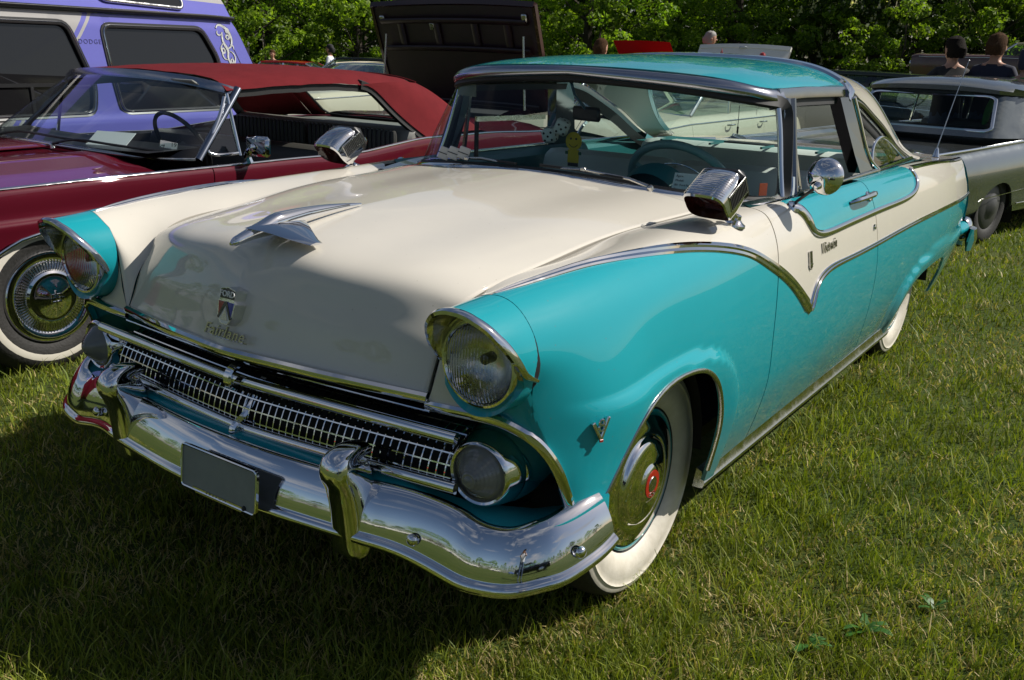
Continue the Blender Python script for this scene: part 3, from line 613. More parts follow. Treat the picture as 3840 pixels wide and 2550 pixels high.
# ---- windscreen, header, roof
def rows_between(a,b,n,bul=0): 
    o=[]
    for t in np.linspace(0,1,n): o.append(a*(1-t)+b*t+np.stack([0*a[:,0],-bul*4*t*(1-t)*np.ones(len(a)),0*a[:,0]],1))
    return o
ginset=.0
V,F=loft(rows_between(wb+[0,.0,.006],wt+[0,0,-.01],12,.012));obj('windscreen_glass',V,F,GLASSW,HERO,'all')
# rubber gasket (black) and chrome reveal round the glass
edge=np.concatenate([wb[3:-3],spl([wb[-3],wb[-3]*.5+wt[-3]*.5+[.004,-.004,0],wt[-3]],20)[1:-1],wt[3:-3][::-1],spl([wt[2],wb[2]*.5+wt[2]*.5+[-.004,-.004,0],wb[2]],20)[1:-1]])
def outn(P): n=np.stack([P[:,0]*.55,-np.ones(len(P))*.75,.35+0*P[:,0]],1);return nrm(n)
def smooth_closed(P,k=2):
    for _ in range(k): P=(np.roll(P,1,0)+2*P+np.roll(P,-1,0))/4
    return P
edge=smooth_closed(edge,3)
obj('windscreen_gasket',*sweep(edge,outn(edge),[(.030,-.004),(.026,.010),(-.016,.010),(-.020,-.004)],closed=True),BLACK,HERO)
cen=edge.mean(0);e2=edge+nrm((edge-cen)*[1,.2,1])*.026
keep=(e2[:,2]<1.30);
lo=spl([(-.775,1.90,1.10),(-.785,1.87,1.03),(-.765,1.77,1.022),(-.712,1.648,1.028),(-.56,1.518,1.046),(-.3,1.437,1.070),(0,1.414,1.080),(.3,1.437,1.070),(.56,1.518,1.046),(.712,1.648,1.028),(.765,1.77,1.022),(.785,1.87,1.03),(.775,1.90,1.10)],90)
obj('windscreen_base_moulding',*sweep(lo,outn(lo),[(.012,-.008),(.015,.004),(.007,.012),(-.006,.010),(-.014,.002),(-.012,-.008)]),CHROME,HERO)
# header: broad brushed chrome band above the glass
ht=spl([(-.685,1.97,1.392),(-.678,1.92,1.393),(-.645,1.83,1.402),(-.575,1.775,1.418),(-.47,1.725,1.432),(-.27,1.682,1.443),(0,1.668,1.448),(.27,1.682,1.443),(.47,1.725,1.432),(.575,1.775,1.418),(.645,1.83,1.402),(.678,1.92,1.393),(.685,1.97,1.392)],61)
hb=wt+[0,-.012,.008];hb[:,2]=np.interp(range(61),[0,3,8,16,30,44,52,57,60],[1.352,1.352,1.362,1.385,1.415,1.385,1.362,1.352,1.352])
hb[:,1]-=.01
m1=hb*.62+ht*.38+[0,-.016,.004];m2=hb*.3+ht*.7+[0,-.008,.006]
V,F=loft([hb+[0,.02,-.004],hb,m1,m2,ht,ht+[0,.01,-.006]],flip=True);obj('roof_header_moulding',V,F,HEADM if 'HEADM' in globals() else mat('polished_header',(.50,.51,.55),.16,1,rvar=.05,vs_=10),HERO,'all')
RF=[ (0,[(0,1.668,1.450),(.22,1.675,1.447),(.44,1.712,1.436),(.575,1.778,1.419),(.645,1.832,1.402),(.676,1.90,1.395)]),
 (1,[(0,1.95,1.480),(.22,1.95,1.477),(.44,1.96,1.463),(.57,1.98,1.442),(.645,1.99,1.415),(.680,2.0,1.395)]),
 (2,[(0,2.35,1.496),(.22,2.35,1.492),(.42,2.35,1.478),(.56,2.35,1.450),(.645,2.35,1.418),(.683,2.35,1.396)]),
 (3,[(0,2.80,1.498),(.22,2.80,1.494),(.42,2.79,1.479),(.56,2.77,1.450),(.645,2.75,1.415),(.683,2.73,1.392)]),
 (4,[(0,3.10,1.487),(.22,3.10,1.482),(.42,3.10,1.462),(.56,3.08,1.428),(.645,3.06,1.375),(.690,3.04,1.305)]),
 (5,[(0,3.42,1.445),(.22,3.42,1.440),(.42,3.41,1.420),(.56,3.40,1.380),(.65,3.38,1.300),(.700,3.36,1.195)]),
 (6,[(0,3.72,1.350),(.22,3.72,1.345),(.42,3.70,1.325),(.56,3.68,1.275),(.66,3.64,1.190),(.718,3.60,1.095)]),
 (7,[(0,3.98,1.215),(.22,3.97,1.210),(.42,3.95,1.190),(.57,3.92,1.145),(.67,3.86,1.090),(.735,3.80,1.035)]),
 (8,[(0,4.20,1.055),(.22,4.19,1.053),(.42,4.16,1.047),(.58,4.10,1.040),(.69,4.02,1.034),(.760,3.93,1.028)])]
ROOF=Net([r[0] for r in RF],[r[1] for r in RF])
def rpanel(name,poly,mats,step=.05,**k):
    for m_ in (False,True): panel(name,ROOF,[(a,b*.12) for a,b in poly],step,mats,HERO,vs_=.12,mirror=m_,hemt=.01,flip=FLIPR,**k)
FLIPR=ROOF.normal(2,2)[0][2]<0
rpanel('roof_panel',[(0,0),(3.0,0),(3.0,5),(0,5)],TURQ)
rpanel('rear_roof_panel',[(3.12,0),(5.0,0)]+[(4.95,2.7),(5.35,3.5),(6.4,4.0),(7.9,4.1),(8,4.1),(8,5),(3.12,5)],CREAM)
q=[(5.01,0),(4.96,2.7),(5.36,3.5),(6.4,4.0),(7.9,4.1),(8,4.1),(8,0)];rpanel('rear_window_glass',q,GLASS)
wl=spl([(5.0,0),(4.98,1.5),(4.96,2.7),(5.35,3.5),(6.4,4.0),(7.9,4.1)],40)
for s in(1,-1):
    P=ROOF(wl[:,0],wl[:,1]);n=ROOF.normal(wl[:,0],wl[:,1]);n=n*(-1 if FLIPR else 1);V,F=sweep(P,n,dstrip(.012,.008));V=V*[s,1,1];obj('rear_window_moulding',V,F if s>0 else [f[::-1] for f in F],CHROME,HERO)
    # side rail
    y=np.linspace(1.93,2.70,20);P=np.stack([np.full(20,.690),y,np.interp(y,[1.93,2.2,2.7],[1.374,1.378,1.374])],1)
    V,F=sweep(P,nrm([1,0,.25]),[(.020,-.004),(.020,.003),(.0,.007),(-.018,.006),(-.022,-.004)]);V=V*[s,1,1];obj('roof_rail_moulding',V,F if s>0 else [f[::-1] for f in F],HEADM if 'HEADM' in globals() else CHROME,HERO)
    V,F=sweep(P+[-.012,0,-.034],nrm([1,0,.25]),[(.016,-.02),(.016,.006),(-.012,.006),(-.012,-.02)]);V=V*[s,1,1];obj('roof_drip_rail',V,F if s>0 else [f[::-1] for f in F],BLACK,HERO)
    # windscreen pillar
    P=spl([(.715,1.965,1.362),(.735,1.955,1.25),(.760,1.935,1.12),(.785,1.915,1.012)],16);V,F=sweep(P,nrm([1,-.25,.1]),[(.038,-.02),(.036,.004),(.018,.010),(.012,.004),(-.010,.004),(-.018,.012),(-.030,.010),(-.036,-.02)]);V=V*[s,1,1]
    obj('windscreen_pillar',V,F if s>0 else [f[::-1] for f in F],PILM if 'PILM' in globals() else mat('pillar_chrome',(.45,.45,.45),.10,1,rvar=.03),HERO)
    P=spl([(.700,1.905,1.34),(.722,1.895,1.25),(.750,1.868,1.12),(.772,1.845,1.035)],14);V,F=sweep(P,nrm([.8,-.6,.1]),dstrip(.010,.008));V=V*[s,1,1];obj('windscreen_side_moulding',V,F if s>0 else [f[::-1] for f in F],CHROME,HERO)
    # vent window: post, frame, glass
    P=spl([(.712,1.995,1.335),(.742,2.012,1.18),(.775,2.030,1.020)],10);V,F=sweep(P,[1,0,0],[(.010,-.006),(.010,.006),(-.008,.006),(-.008,-.006)]);V=V*[s,1,1];obj('vent_window_post',V,F,CHROME2,HERO)
    q_=[(.71,1.975,1.32),(.712,1.992,1.32),(.774,2.028,1.03),(.78,1.95,1.03)];obj('vent_window_glass',np.array(q_)*[s,1,1],[[0,1,2,3]],GLASS,HERO,False)
    obj('vent_window_latch',*box((.77*s,2.0,1.045),(.012,.05,.03),None,.004),CHROME,HERO)
    # leaning middle pillar
    pl_=[(.705,2.60,1.352),(.710,2.765,1.352),(.735,2.82,1.25),(.765,2.885,1.12),(.785,2.985,1.045),(.790,2.73,1.045),(.765,2.70,1.12),(.73,2.645,1.25)]
    q_=np.array(pl_);V=np.concatenate([q_,q_-[.05,0,0]])*[s,1,1];F=[[0,1,2,7],[7,2,3,6],[6,3,4,5]];F+=[[a+8 for a in f][::-1] for f in F]+[[i,(i+1)%8,(i+1)%8+8,i+8] for i in range(8)];obj('middle_pillar',V,F if s>0 else [f[::-1] for f in F],PILM if 'PILM' in globals() else CHROME,HERO,False)
    P=spl([(.712,2.765,1.350),(.740,2.825,1.23),(.770,2.90,1.10),(.792,3.00,1.040)],14);V,F=sweep(P,[1,0,0],dstrip(.011,.009));V=V*[s,1,1];obj('middle_pillar_moulding',V,F if s>0 else [f[::-1] for f in F],CHROME,HERO)
    # quarter window
    arc=spl([(.695,2.775,1.342),(.698,2.92,1.318),(.703,3.07,1.272),(.710,3.22,1.222),(.718,3.37,1.165),(.728,3.56,1.086),(.745,3.74,1.030)],40)
    base=np.stack([np.linspace(.762,.795,30),np.linspace(3.74,2.96,30),np.full(30,1.032)],1)
    V,F=sweep(arc,[1,0,.2],dstrip(.017,.012));V=V*[s,1,1];obj('quarter_window_moulding',V,F if s>0 else [f[::-1] for f in F],PILM if 'PILM' in globals() else CHROME,HERO)
    V,F=sweep(base,[1,0,.6],dstrip(.015,.010));V=V*[s,1,1];obj('quarter_window_sill',V,F if s>0 else [f[::-1] for f in F],CHROME,HERO)
    V,F=sweep(arc+[-.010,-.018,-.036],[1,0,.2],dstrip(.026,.006));V=V*[s,1,1];obj('quarter_window_gasket',V,F,BLACK,HERO)
    gl=spl([(.775,2.98,1.03),(.752,3.02,1.12),(.745,3.14,1.165),(.742,3.30,1.15),(.742,3.50,1.09),(.752,3.66,1.03)],24);c=np.array([[.765,3.3,1.02]]);V=np.concatenate([c,gl]);F=[[0,i,i+1] for i in range(1,24)];obj('quarter_window_glass',V*[s,1,1],F,GLASS,HERO,False)
    V,F=sweep(gl,[1,0,0],dstrip(.009,.006));V=V*[s,1,1];obj('quarter_glass_frame',V,F,CHROME,HERO)
    # window sill line on the door and inner door skin
    y=np.linspace(1.95,2.95,20);P=np.stack([np.full(20,.805),y,np.full(20,1.044)],1);V,F=sweep(P,[0,0,1],dstrip(.010,.006));V=V*[s,1,1];obj('door_sill_moulding',V,F,CHROME2,HERO)
    V,F=loft([[(.805,1.6,1.045),(.805,3.9,1.035)],[(.75,1.6,1.0),(.75,3.9,1.0)],[(.74,1.6,.4),(.74,3.9,.4)]]);obj('inner_door_skin',V*[s,1,1],F,mat('interior_turquoise',(.012,.13,.14),.5) if s>0 else bpy.data.materials['interior_turquoise'],HERO)
# basket handle band over the roof
v=np.linspace(0,5,40);P=ROOF(np.full(40,3.06),v);n=ROOF.normal(np.full(40,3.06),v)*(-1 if FLIPR else 1);P=np.concatenate([P[::-1]*[-1,1,1],P[1:]]);n=np.concatenate([n[::-1]*[-1,1,1],n[1:]])
e1=np.array([(.700,2.70,1.352)]);P=np.concatenate([e1*[-1,1,1],P,e1]);n=np.concatenate([[[-1,0,.1]],n,[[1,0,.1]]])
obj('roof_band_moulding',*sweep(P,n,[(.040,-.004),(.036,.010),(.020,.014),(.010,.010),(-.010,.010),(-.020,.014),(-.036,.010),(-.040,-.004)]),CHROME,HERO)
# far door glass, half wound up with its chrome top edge
q_=np.array([(-.735,2.05,1.03),(-.735,2.62,1.03),(-.722,2.60,1.185),(-.722,2.06,1.195)]);obj('door_glass',q_,[[0,1,2,3]],GLASS,HERO,False)
obj('door_glass_edge',*box((-.722,2.33,1.192),(.010,.56,.022),rotm(-.018,0,0)),CHROME2,HERO,False)
obj('door_glass_edge',*box((-.728,2.065,1.11),(.010,.02,.17),None),BLACK,HERO,False)
# ---- deck, underbody, rear
sd_=np.array([SIDE(u,8.9)[0] for u in np.linspace(3.9,4.92,12)]);c_=sd_.copy();rows=[]
for t in np.linspace(-1,1,15): rows.append(np.stack([sd_[:,0]*t,sd_[:,1]+.03*(1-t*t)*0,sd_[:,2]+.012*(1-t*t)],1))
V,F=loft(rows);obj('boot_lid',V,F,CREAM,HERO)
V,F=loft([SIDE(np.full(12,4.9),np.linspace(0,8.9,12))*[s,1,1]-[.002*s,0,0] for s in(-1,1)]);obj('tail_panel',V,F,TURQ,HERO)
Mb=MB();Mb.add(*box((0,2.35,.30),(1.5,3.9,.04)));Mb.add(*box((0,2.35,.62),(1.30,.9,.5))) ;Mb.build('underbody',DARK,HERO,False)
for s in(1,-1):
  for y0,y1 in((.38,1.13),(3.20,4.12)):
    a=np.linspace(0,math.pi,14);yc=(y0+y1)/2;hh_=(y1-y0)/2+.03
    o_=np.stack([np.full(14,.845),yc-np.cos(a)*hh_,.34+np.sin(a)*.42],1);i_=o_*[0,1,1]+[.52,0,0];c=np.array([.52,yc,.3])
    V,F=loft([o_,i_,i_*.02+c*.98]);obj('wheel_well',V*[s,1,1],F,DARK,HERO)
# rear bumper end seen past the quarter panel
P=spl([(.80,4.98,.50),(.90,4.93,.50),(.945,4.83,.50),(.95,4.70,.505)],16);V,F=sweep(P,[0,0,1],[(.02,-.07),(-.01,-.06),(-.02,0),(-.01,.06),(.02,.07),(.03,0)]);obj('rear_bumper',V,F,CHROME,HERO)
V,F=lathe((.875,4.80,.555),(0,1,0),[(.030,-.16),(.040,-.08),(.042,.04)],20);obj('rear_bumper_pod',V*[1,1,1],F,TURQ,HERO)
V,F=lathe((.880,4.84,.545),nrm((.12,1,0)),[(.048,-.03),(.060,.0),(.058,.03),(.042,.055),(.0005,.065)],24);V=(V-[.88,4.84,.545])*[.8,1,1.25]+[.88,4.84,.545];obj('rear_bumper_cap',V,F,CHROME,HERO)
# ---- wheels
def wheel(par,c,s,r=.343,w=.17,ww=(.212,.322),hub='hero',steer=0):
    c=np.array(c,float);ax=np.array([s*1.,0,0])
    if steer: ax=rotm(0,0,steer)@ax
    prof=[(.205,-.02),(.215,-.004),(.235,.010),(.27,.017),(.299,.0152),(.302,.0178),(.305,.0145),(.324,.008),(.336,-.010),(.343,-.04),(.344,-.09),(.343,-.13),(.33,-.16),(.28,-.175),(.20,-.16)]
    prof=[(a*r/.343,b) for a,b in prof];P2=spl([(a,b,0) for a,b in prof],40)[:,:2]
    V,F=lathe(c,ax,P2,64);n=len(P2);mi=[]
    for f in F:
        j=[k%n for k in f];rr=np.mean([P2[k][0] for k in j]);hh=np.mean([P2[k][1] for k in j]);mi.append(1 if ww[0]*r/.343<rr<ww[1]*r/.343 and hh>-.035 else 0)
    o=c+0*ax;w_=obj('tyre',V,F,[TYRE,WHITEW],par,True,mi)
    if hub=='hero':
        rim=obj('wheel_rim',*lathe(c,ax,[(.209,-.03),(.207,-.006),(.200,-.003),(.193,-.012),(.19,-.04)],56),TURQ,par)
        obj('hubcap',*lathe(c,ax,[(.195,-.012),(.191,-.002),(.184,-.001),(.160,.006),(.140,.007),(.134,.004),(.130,.006),(.127,.012),(.122,.017),(.110,.021),(.085,.026),(.060,.027),(.056,.029),(.050,.034),(.042,.036)],64),CHROME,rim)
        obj('hubcap_emblem',*lathe(c,ax,[(.041,.0355),(.040,.0375),(.0005,.038)],32),[RED],rim)
        obj('hubcap_emblem_centre',*lathe(c,ax,[(.024,.0375),(.022,.0395),(.0005,.040)],24),CHROME2,rim)
        z=frame(c+ax*.0745,(0,1,0) if s>0 else (0,-1,0),ax)
        text_obj('emblem_lettering','FORD',.014,frame(c+ax*.0382+np.array([0,0,-.030]),(0,1,0) if s>0 else (0,-1,0),ax),CHROME2,rim,.001)
        obj('rim_back',*lathe(c,ax,[(.195,-.02),(.0005,-.03)],24),DARK,rim)
    return w_
for s in(1,-1):
    for y in(.850,3.765): wheel(HERO,((.802 if y<1 else .780)*s,y,.340),s)
# sidewall lettering
for a,tx in((-1.15,'FIRESTONE'),):
    pass
# ---- interior
SEATW=mat('seat_vinyl_white',(.62,.64,.60),.5,var=.06);SEATD=mat('seat_cloth_dark',(.035,.05,.055),.8,var=.2,vs_=40);IT=bpy.data.materials['interior_turquoise'];STW=mat('steering_wheel_plastic',(.20,.34,.35),.3)
def cushion(name,x0,x1,y0,y1,z0,z1,m_,rake=.1,round_=.06,par=HERO):
    n=10;pr=[];c=[( y0,z0),(y0,z1-round_),(y0+round_*.3,z1-round_*.3),(y0+round_,z1),(y1-round_,z1),(y1-round_*.3,z1-round_*.3),(y1,z1-round_),(y1,z0)]
    rows=[]
    for x,k in ((x0,.6),(x0+round_*.3,.88),(x0+round_,1),(x0+(x1-x0)*.5,1.02),(x1-round_,1),(x1-round_*.3,.88),(x1,.6)):
        rows.append([(x,(y-(y0+y1)/2)*k+(y0+y1)/2+rake*(z-z0),z0+(z-z0)*(1-(1-k)*.10)) for y,z in c])
    V,F=loft(rows,cv=True);F=F+[list(range(8))[::-1],[6*8+k for k in range(8)]];return obj(name,V,F,m_,par)
cushion('front_seat_back',-.70,-.01,2.50,2.64,.50,1.045,SEATW);cushion('front_seat_back',.01,.66,2.50,2.64,.50,1.045,SEATW)
cushion('seat_insert',-.62,-.08,2.485,2.56,.50,.94,SEATD,round_=.04);cushion('seat_insert',.08,.58,2.485,2.56,.50,.94,SEATD,round_=.04)
cushion('front_seat_cushion',-.70,.66,2.05,2.62,.45,.66,SEATW,.0);cushion('rear_seat_back',-.60,.60,3.32,3.50,.5,1.055,SEATW);
for x in(-.43,-.15,.13,.41): obj('seat_piping',*box((x,3.40,1.06),(.012,.17,.01),None),IT,HERO,False)
V,F=loft([[(x,3.50,1.03),(x,3.95,1.03)] for x in(-.68,.68)]);obj('parcel_shelf',V,F,IT,HERO,False)
obj('shelf_speaker_cover',*box((-.02,3.62,1.045),(.34,.10,.025),None,.01),BLACK,HERO)
dd_=[[(x,1.50+.12*abs(x),1.045-.03*abs(x)),(x,1.66+.2*x*x,1.04-.02*abs(x)),(x,1.80+.1*x*x,1.02),(x,1.86,.98),(x,1.84,.90),(x,1.80,.80)] for x in np.linspace(-.70,.70,15)];V,F=loft(dd_);obj('dashboard',V,F,IT,HERO)
obj('instrument_hood',*lathe((.33,1.80,.985),nrm((0,.93,.25)),[(.135,-.10),(.145,-.03),(.14,0),(.128,-.01),(.0005,-.03)],32),IT,HERO)
sw=np.array([.315,2.02,1.005]);ax=nrm(np.array([0,.80,.60]));a=np.linspace(0,2*math.pi,64,endpoint=False);e1=np.array([1.,0,0]);e2=nrm(np.cross(ax,e1))
ringp=sw+.215*(np.cos(a)[:,None]*e1+np.sin(a)[:,None]*e2);swo=obj('steering_wheel',*sweep(ringp,np.broadcast_to(ax,ringp.shape),circ(.0165,10),closed=True),STW,HERO)
for an in(0,2.1,4.2): 
    d_=math.cos(an+1.57)*e1+math.sin(an+1.57)*e2;obj('steering_spoke',*tube([sw-ax*.03,sw+d_*.1-ax*.02,sw+d_*.21],.010,6),STW,swo)
obj('horn_ring',*sweep(sw+.13*(np.cos(a)[:,None]*e1+np.sin(a)[:,None]*e2)-ax*.01,np.broadcast_to(ax,ringp.shape),circ(.003,6),closed=True),CHROME,swo);obj('steering_column',*tube([sw-ax*.02,sw-ax*.5],.03,10),IT,swo)
# inside mirror
im=obj('interior_mirror',*box((-.035,1.852,1.268),(.15,.02,.055),rotm(.1,0,-.25),.012),BLKPL,HERO);obj('mirror_stalk',*tube([(-.035,1.85,1.28),(-.06,1.80,1.34),(-.06,1.77,1.385)],.006,6),CHROME,im)
V,F=loft([[(x,1.74+.3*x*x,1.385-.06*x*x),(x,2.3,1.455-.14*x*x),(x,2.8,1.455-.14*x*x),(x,3.15,1.43-.2*x*x)] for x in np.linspace(-.62,.62,9)]);obj('headliner',V,F,mat('headliner',(.30,.32,.30),.9),HERO)
# sun visor, stickers
obj('sticker',*box((-.56,1.775,1.335),(.16,.003,.05),rotm(0,0,-.45)),mat('old_sticker',(.12,.13,.08),.6),HERO,False,label='faded sticker in the upper corner of the windscreen')
obj('sticker',*box((.722,1.79,1.062),(.030,.003,.042),rotm(0,0,.9)),mat('orange_sticker',(.75,.10,.02),.6),HERO,False,label='orange square sticker in the lower corner of the windscreen')
# ---- wipers
def wiper(pv,el,t0,t1,flag=False):
    pv,el,t0,t1=map(np.array,(pv,el,t0,t1));w=obj('windscreen_wiper',*tube([pv,pv*.7+el*.3+[0,-.004,.01],el],.0055,8,sc=[1.3,1,.7]),CHROME2,HERO)
    obj('wiper_pivot',*lathe(pv+[0,.01,-.03],nrm([0,-.5,.8]),[(.017,0),(.017,.02),(.014,.03),(.010,.042),(.0005,.045)],14),CHROME2,w)
    obj('wiper_blade',*tube([t0,(t0+t1)/2+[0,0,.004],t1],.005,6),BLACK,w);obj('wiper_blade_bridge',*tube([t0*.8+t1*.2,(t0+t1)/2+[0,-.006,.008],t0*.2+t1*.8],.0035,6),STEEL,w)
    obj('wiper_joint',*box(el,(.02,.012,.014),None,.003),CHROME2,w);return w
wiper((.452,1.478,1.070),(.215,1.428,1.112),(.045,1.418,1.112),(.36,1.448,1.095))
w2=wiper((-.690,1.640,1.040),(-.30,1.445,1.102),(-.40,1.468,1.10),(-.055,1.418,1.108))
for k,xx in enumerate((-.418,-.372,-.322)): 
    fl=obj('wiper_flag',*box((xx,1.455-.03*k*0,1.112+.004*k),(.046,.006,.046),rotm(-.3,.25,.18),.004),CREAM,w2,False);obj('flag_groove',*box((xx-.001,1.4515,1.112+.004*k),(.044,.002,.003),rotm(-.3,.25,.18)),BLACK,fl,False)
# ---- peep mirrors on the fenders
def peep(o,s,yaw):
    o=np.array(o,float);Rm=rotm(R(31),0,yaw)
    def T(P): return ((np.array(P)*[.88,1,1])@Rm.T)+o
    # local: -y opening. box-like hood with arched top, ribbed
    rows=[]
    for y,w,hh,zo in((-.080,.070,.056,-.002),(-.076,.074,.060,0),(-.04,.0745,.064,.002),(.0,.072,.062,.004),(.038,.066,.055,.004),(.058,.058,.046,.004),(.064,.045,.034,.004)):
        a=np.linspace(0,2*math.pi,40,endpoint=False);ex=.45;rows.append(T(np.stack([np.sign(np.cos(a))*np.abs(np.cos(a))**ex*w,np.full(40,y)+np.where(np.sin(a)>0,-.016*np.sin(a),.03*-np.sin(a)),np.sign(np.sin(a))*np.abs(np.sin(a))**(ex+.2)*hh+zo],1)))
    V,F=loft(rows,cv=True);F=F+[[6*40+k for k in range(40)]];m=obj('fender_mirror',V,F,CHROME,HERO)
    inner=[rows[0],T(((np.array(rows[0])-o)@Rm/[.88,1,1])*[.88,1,.86]+[0,.03,0])];V,F=loft(inner,cv=True);F=F+[[40+k for k in range(40)]];obj('mirror_throat',V,F,mat('dark_red_glass',(.04,.008,.006),.08,spec=.8) if 'dark_red_glass' not in bpy.data.materials else bpy.data.materials['dark_red_glass'],m,False)
    for k in range(13):
        y=-.070+k*.0088;a=np.linspace(.55,math.pi-.55,12);ex=.45;P=T(np.stack([np.sign(np.cos(a))*np.abs(np.cos(a))**ex*.0735,np.full(12,y)-.016*np.sin(a),np.abs(np.sin(a))**.65*.0635+.003],1));obj('mirror_rib',*tube(P,.0006,4),CHROME,m)
    for sd2 in(1,-1):
        obj('louvre_plate',*[ (T(v),f) for v,f in [box((sd2*.0745,-.005,.006),(.004,.100,.052),None,.001)]][0],CHROME2,m,False)
        for k in range(12): V,F=box((sd2*.077,-.048+k*.0078,.006),(.003,.0034,.040));obj('louvre_slot',T(V),F,BLACK,m,False)
    V,F=box((0,.046,-.002),(.150,.05,.105),None,.022);obj('mirror_back',T(V),F,BLKPL,m)
    return m
HM=SIDE(1.28,6.75)[0]
def mount(p,o,s):
    p=np.array(p);o=np.array(o);f=obj('mirror_mount',*lathe(p-[0,0,.004],nrm([.3*s,0,1]),[(.034,0),(.032,.006),(.022,.011),(.014,.018),(.012,.03),(.0005,.034)],20),CHROME,HERO);obj('mount_arm',*tube([p+[0,0,.012],(p+o)/2+[.01*s,.02,-.01],o],.0085,8),CHROME,f);obj('mount_ball',*lathe((p*.55+o*.45)-[0,0,.014],(0,0,1),[(.0005,-.003),(.012,.002),(.016,.013),(.012,.025),(.0005,.029)],14),CHROME,f)
peep((.815,1.185,1.122),1,R(-6));mount(HM,(.835,1.20,1.085),1)
peep((-.795,1.30,1.125),-1,R(-4));mount(SIDE(1.375,7.0)[0]*[-1,1,1],(-.80,1.33,1.09),-1)
# round mirror on the door
sb=SIDE(1.72,6.75)[0];o=np.array([.955,1.70,1.137]);ax=nrm([-.12,-1,.12]);rm=obj('door_mirror',*lathe(o,ax,[(.0575,-.008),(.0600,-.004),(.0575,.010),(.048,.024),(.034,.034),(.018,.040),(.0005,.042)],40),CHROME,DOORO);obj('mirror_glass',*lathe(o,-ax,[(.057,.006),(.0005,.007)],32),CHROME,rm)
obj('mirror_arm',*tube([o+[-.012,-.03,-.03],sb+[0,0,.012]],.0055,8),BLKPL,rm);obj('mirror_ball',*lathe(o+[-.008,-.036,-.026],nrm([-.3,-.9,-.5]),[(.0005,-.02),(.012,-.012),(.014,0),(.009,.016),(.0005,.02)],12),CHROME,rm)
V,F=lathe(sb,nrm([.4,0,1]),[(.034,-.004),(.030,.006),(.012,.012),(.0005,.016)],20);V=(V-sb)*[.7,1.35,1]+sb;obj('mirror_foot',V,F,CHROME,rm)
# ---- door handle, lock, badges
def on_side(u,z):
    v=np.linspace(.3,8,200);P=SIDE(np.full(200,u),v);j=np.abs(P[:,2]-z).argmin();return P[j],SIDE.normal(u,v[j])[0]
for s in(1,-1):
    par=[o_ for o_ in bpy.data.objects if o_.name.startswith('door') and o_.type=='MESH' and o_.name in('door','door.001')][0 if s>0 else 1]
    p0,n0=on_side(2.24,.985);p1,n1=on_side(2.50,.985)
    P=spl([p0+n0*.002,p0+n0*.030+[0,.03,0],(p0+p1)/2+n0*.040,p1+n1*.034-[0,.03,0],p1+n1*.004],20)
    V,F=sweep(P,np.broadcast_to([0,0,1.],P.shape),[(.006,.009),(.010,0),(.006,-.009),(-.006,-.009),(-.008,0),(-.006,.009)],sc=np.interp(range(20),[0,3,12,19],[.6,.9,1.1,1.4]));hd=obj('door_handle',V*[s,1,1],F if s>0 else [f[::-1] for f in F],CHROME,par)
    V,F=lathe(p1+n1*.0,n1,[(.026,0),(.024,.005),(.012,.010),(.0005,.012)],18);V=(V-p1)*[1,1.3,.8]+p1;obj('handle_escutcheon',V*[s,1,1],F if s>0 else [f[::-1] for f in F],CHROME,hd)
    p,n=on_side(2.515,.865);V,F=lathe(p,n,[(.012,0),(.011,.006),(.0005,.008)],14);obj('door_lock',V*[s,1,1],F,CHROME,par)
    # crown badge and script on the door
    p,n=on_side(1.733,.852);n_=n*[s,1,1];Mx=frame((p+n*.003)*[s,1,1],(0,s,0),n_)
    MBb=MB()
    for yy in(-.011,-.006,0,.006,.011): MBb.add(*[( (v@Mx[:3,:3].T)+Mx[:3,3],f) for v,f in [box((yy,.0+abs(yy)*.4,0),(.0032,.062-abs(yy)*.7,.006))]][0])
    MBb.add(*[((v@Mx[:3,:3].T)+Mx[:3,3],f) for v,f in [box((0,-.012,0),(.028,.006,.008))]][0]);MBb.build('crown_badge',CHROME2,par,False)
    p,n=on_side(1.93,.872);text_obj('script_badge','Victoria',.052,frame((p+n*.003)*[s,1,1],(0,s,.02),n*[s,1,1]),CHROME2,par,.003,shear=.35)
    # V8 badge on the fender
    p,n=on_side(.352,.690);n=n*[s,1,1];Mx=frame((p+np.abs(n)*[1,0,0]*.0)*[s,1,1]+n*.0005,(0,s,0),n)
    fr=[o_ for o_ in bpy.data.objects if o_.name in('front_fender','front_fender.001')];fp=fr[0 if s>0 else 1]
    def T(V): return np.asarray(V)@Mx[:3,:3].T+Mx[:3,3]
    MBb=MB();V,F=box((-.010,.0,.005),(.009,.050,.010),rotm(0,0,R(27)),.002);MBb.add(T(V),F);V,F=box((.011,.005,.005),(.009,.055,.010),rotm(0,0,R(-22)),.002);MBb.add(T(V),F);vb=MBb.build('v_badge',CHROME,fp,False)
    MBb=MB()
    for cy,r_ in((.021,.0065),(.009,.0075)):
        a=np.linspace(0,2*math.pi,20,endpoint=False);P=np.stack([r_*np.cos(a)-.001,cy+r_*np.sin(a),np.full(20,.011)],1);V,F=sweep(P,np.broadcast_to([0,0,1.],P.shape),circ(.0028,6),closed=True);MBb.add(T(V),F)
    MBb.build('eight_badge',CHROME,vb);V,F=box((.0,-.023,.0095),(.010,.007,.004),None,.001);obj('badge_inlay',T(V),F,RED,vb,False)
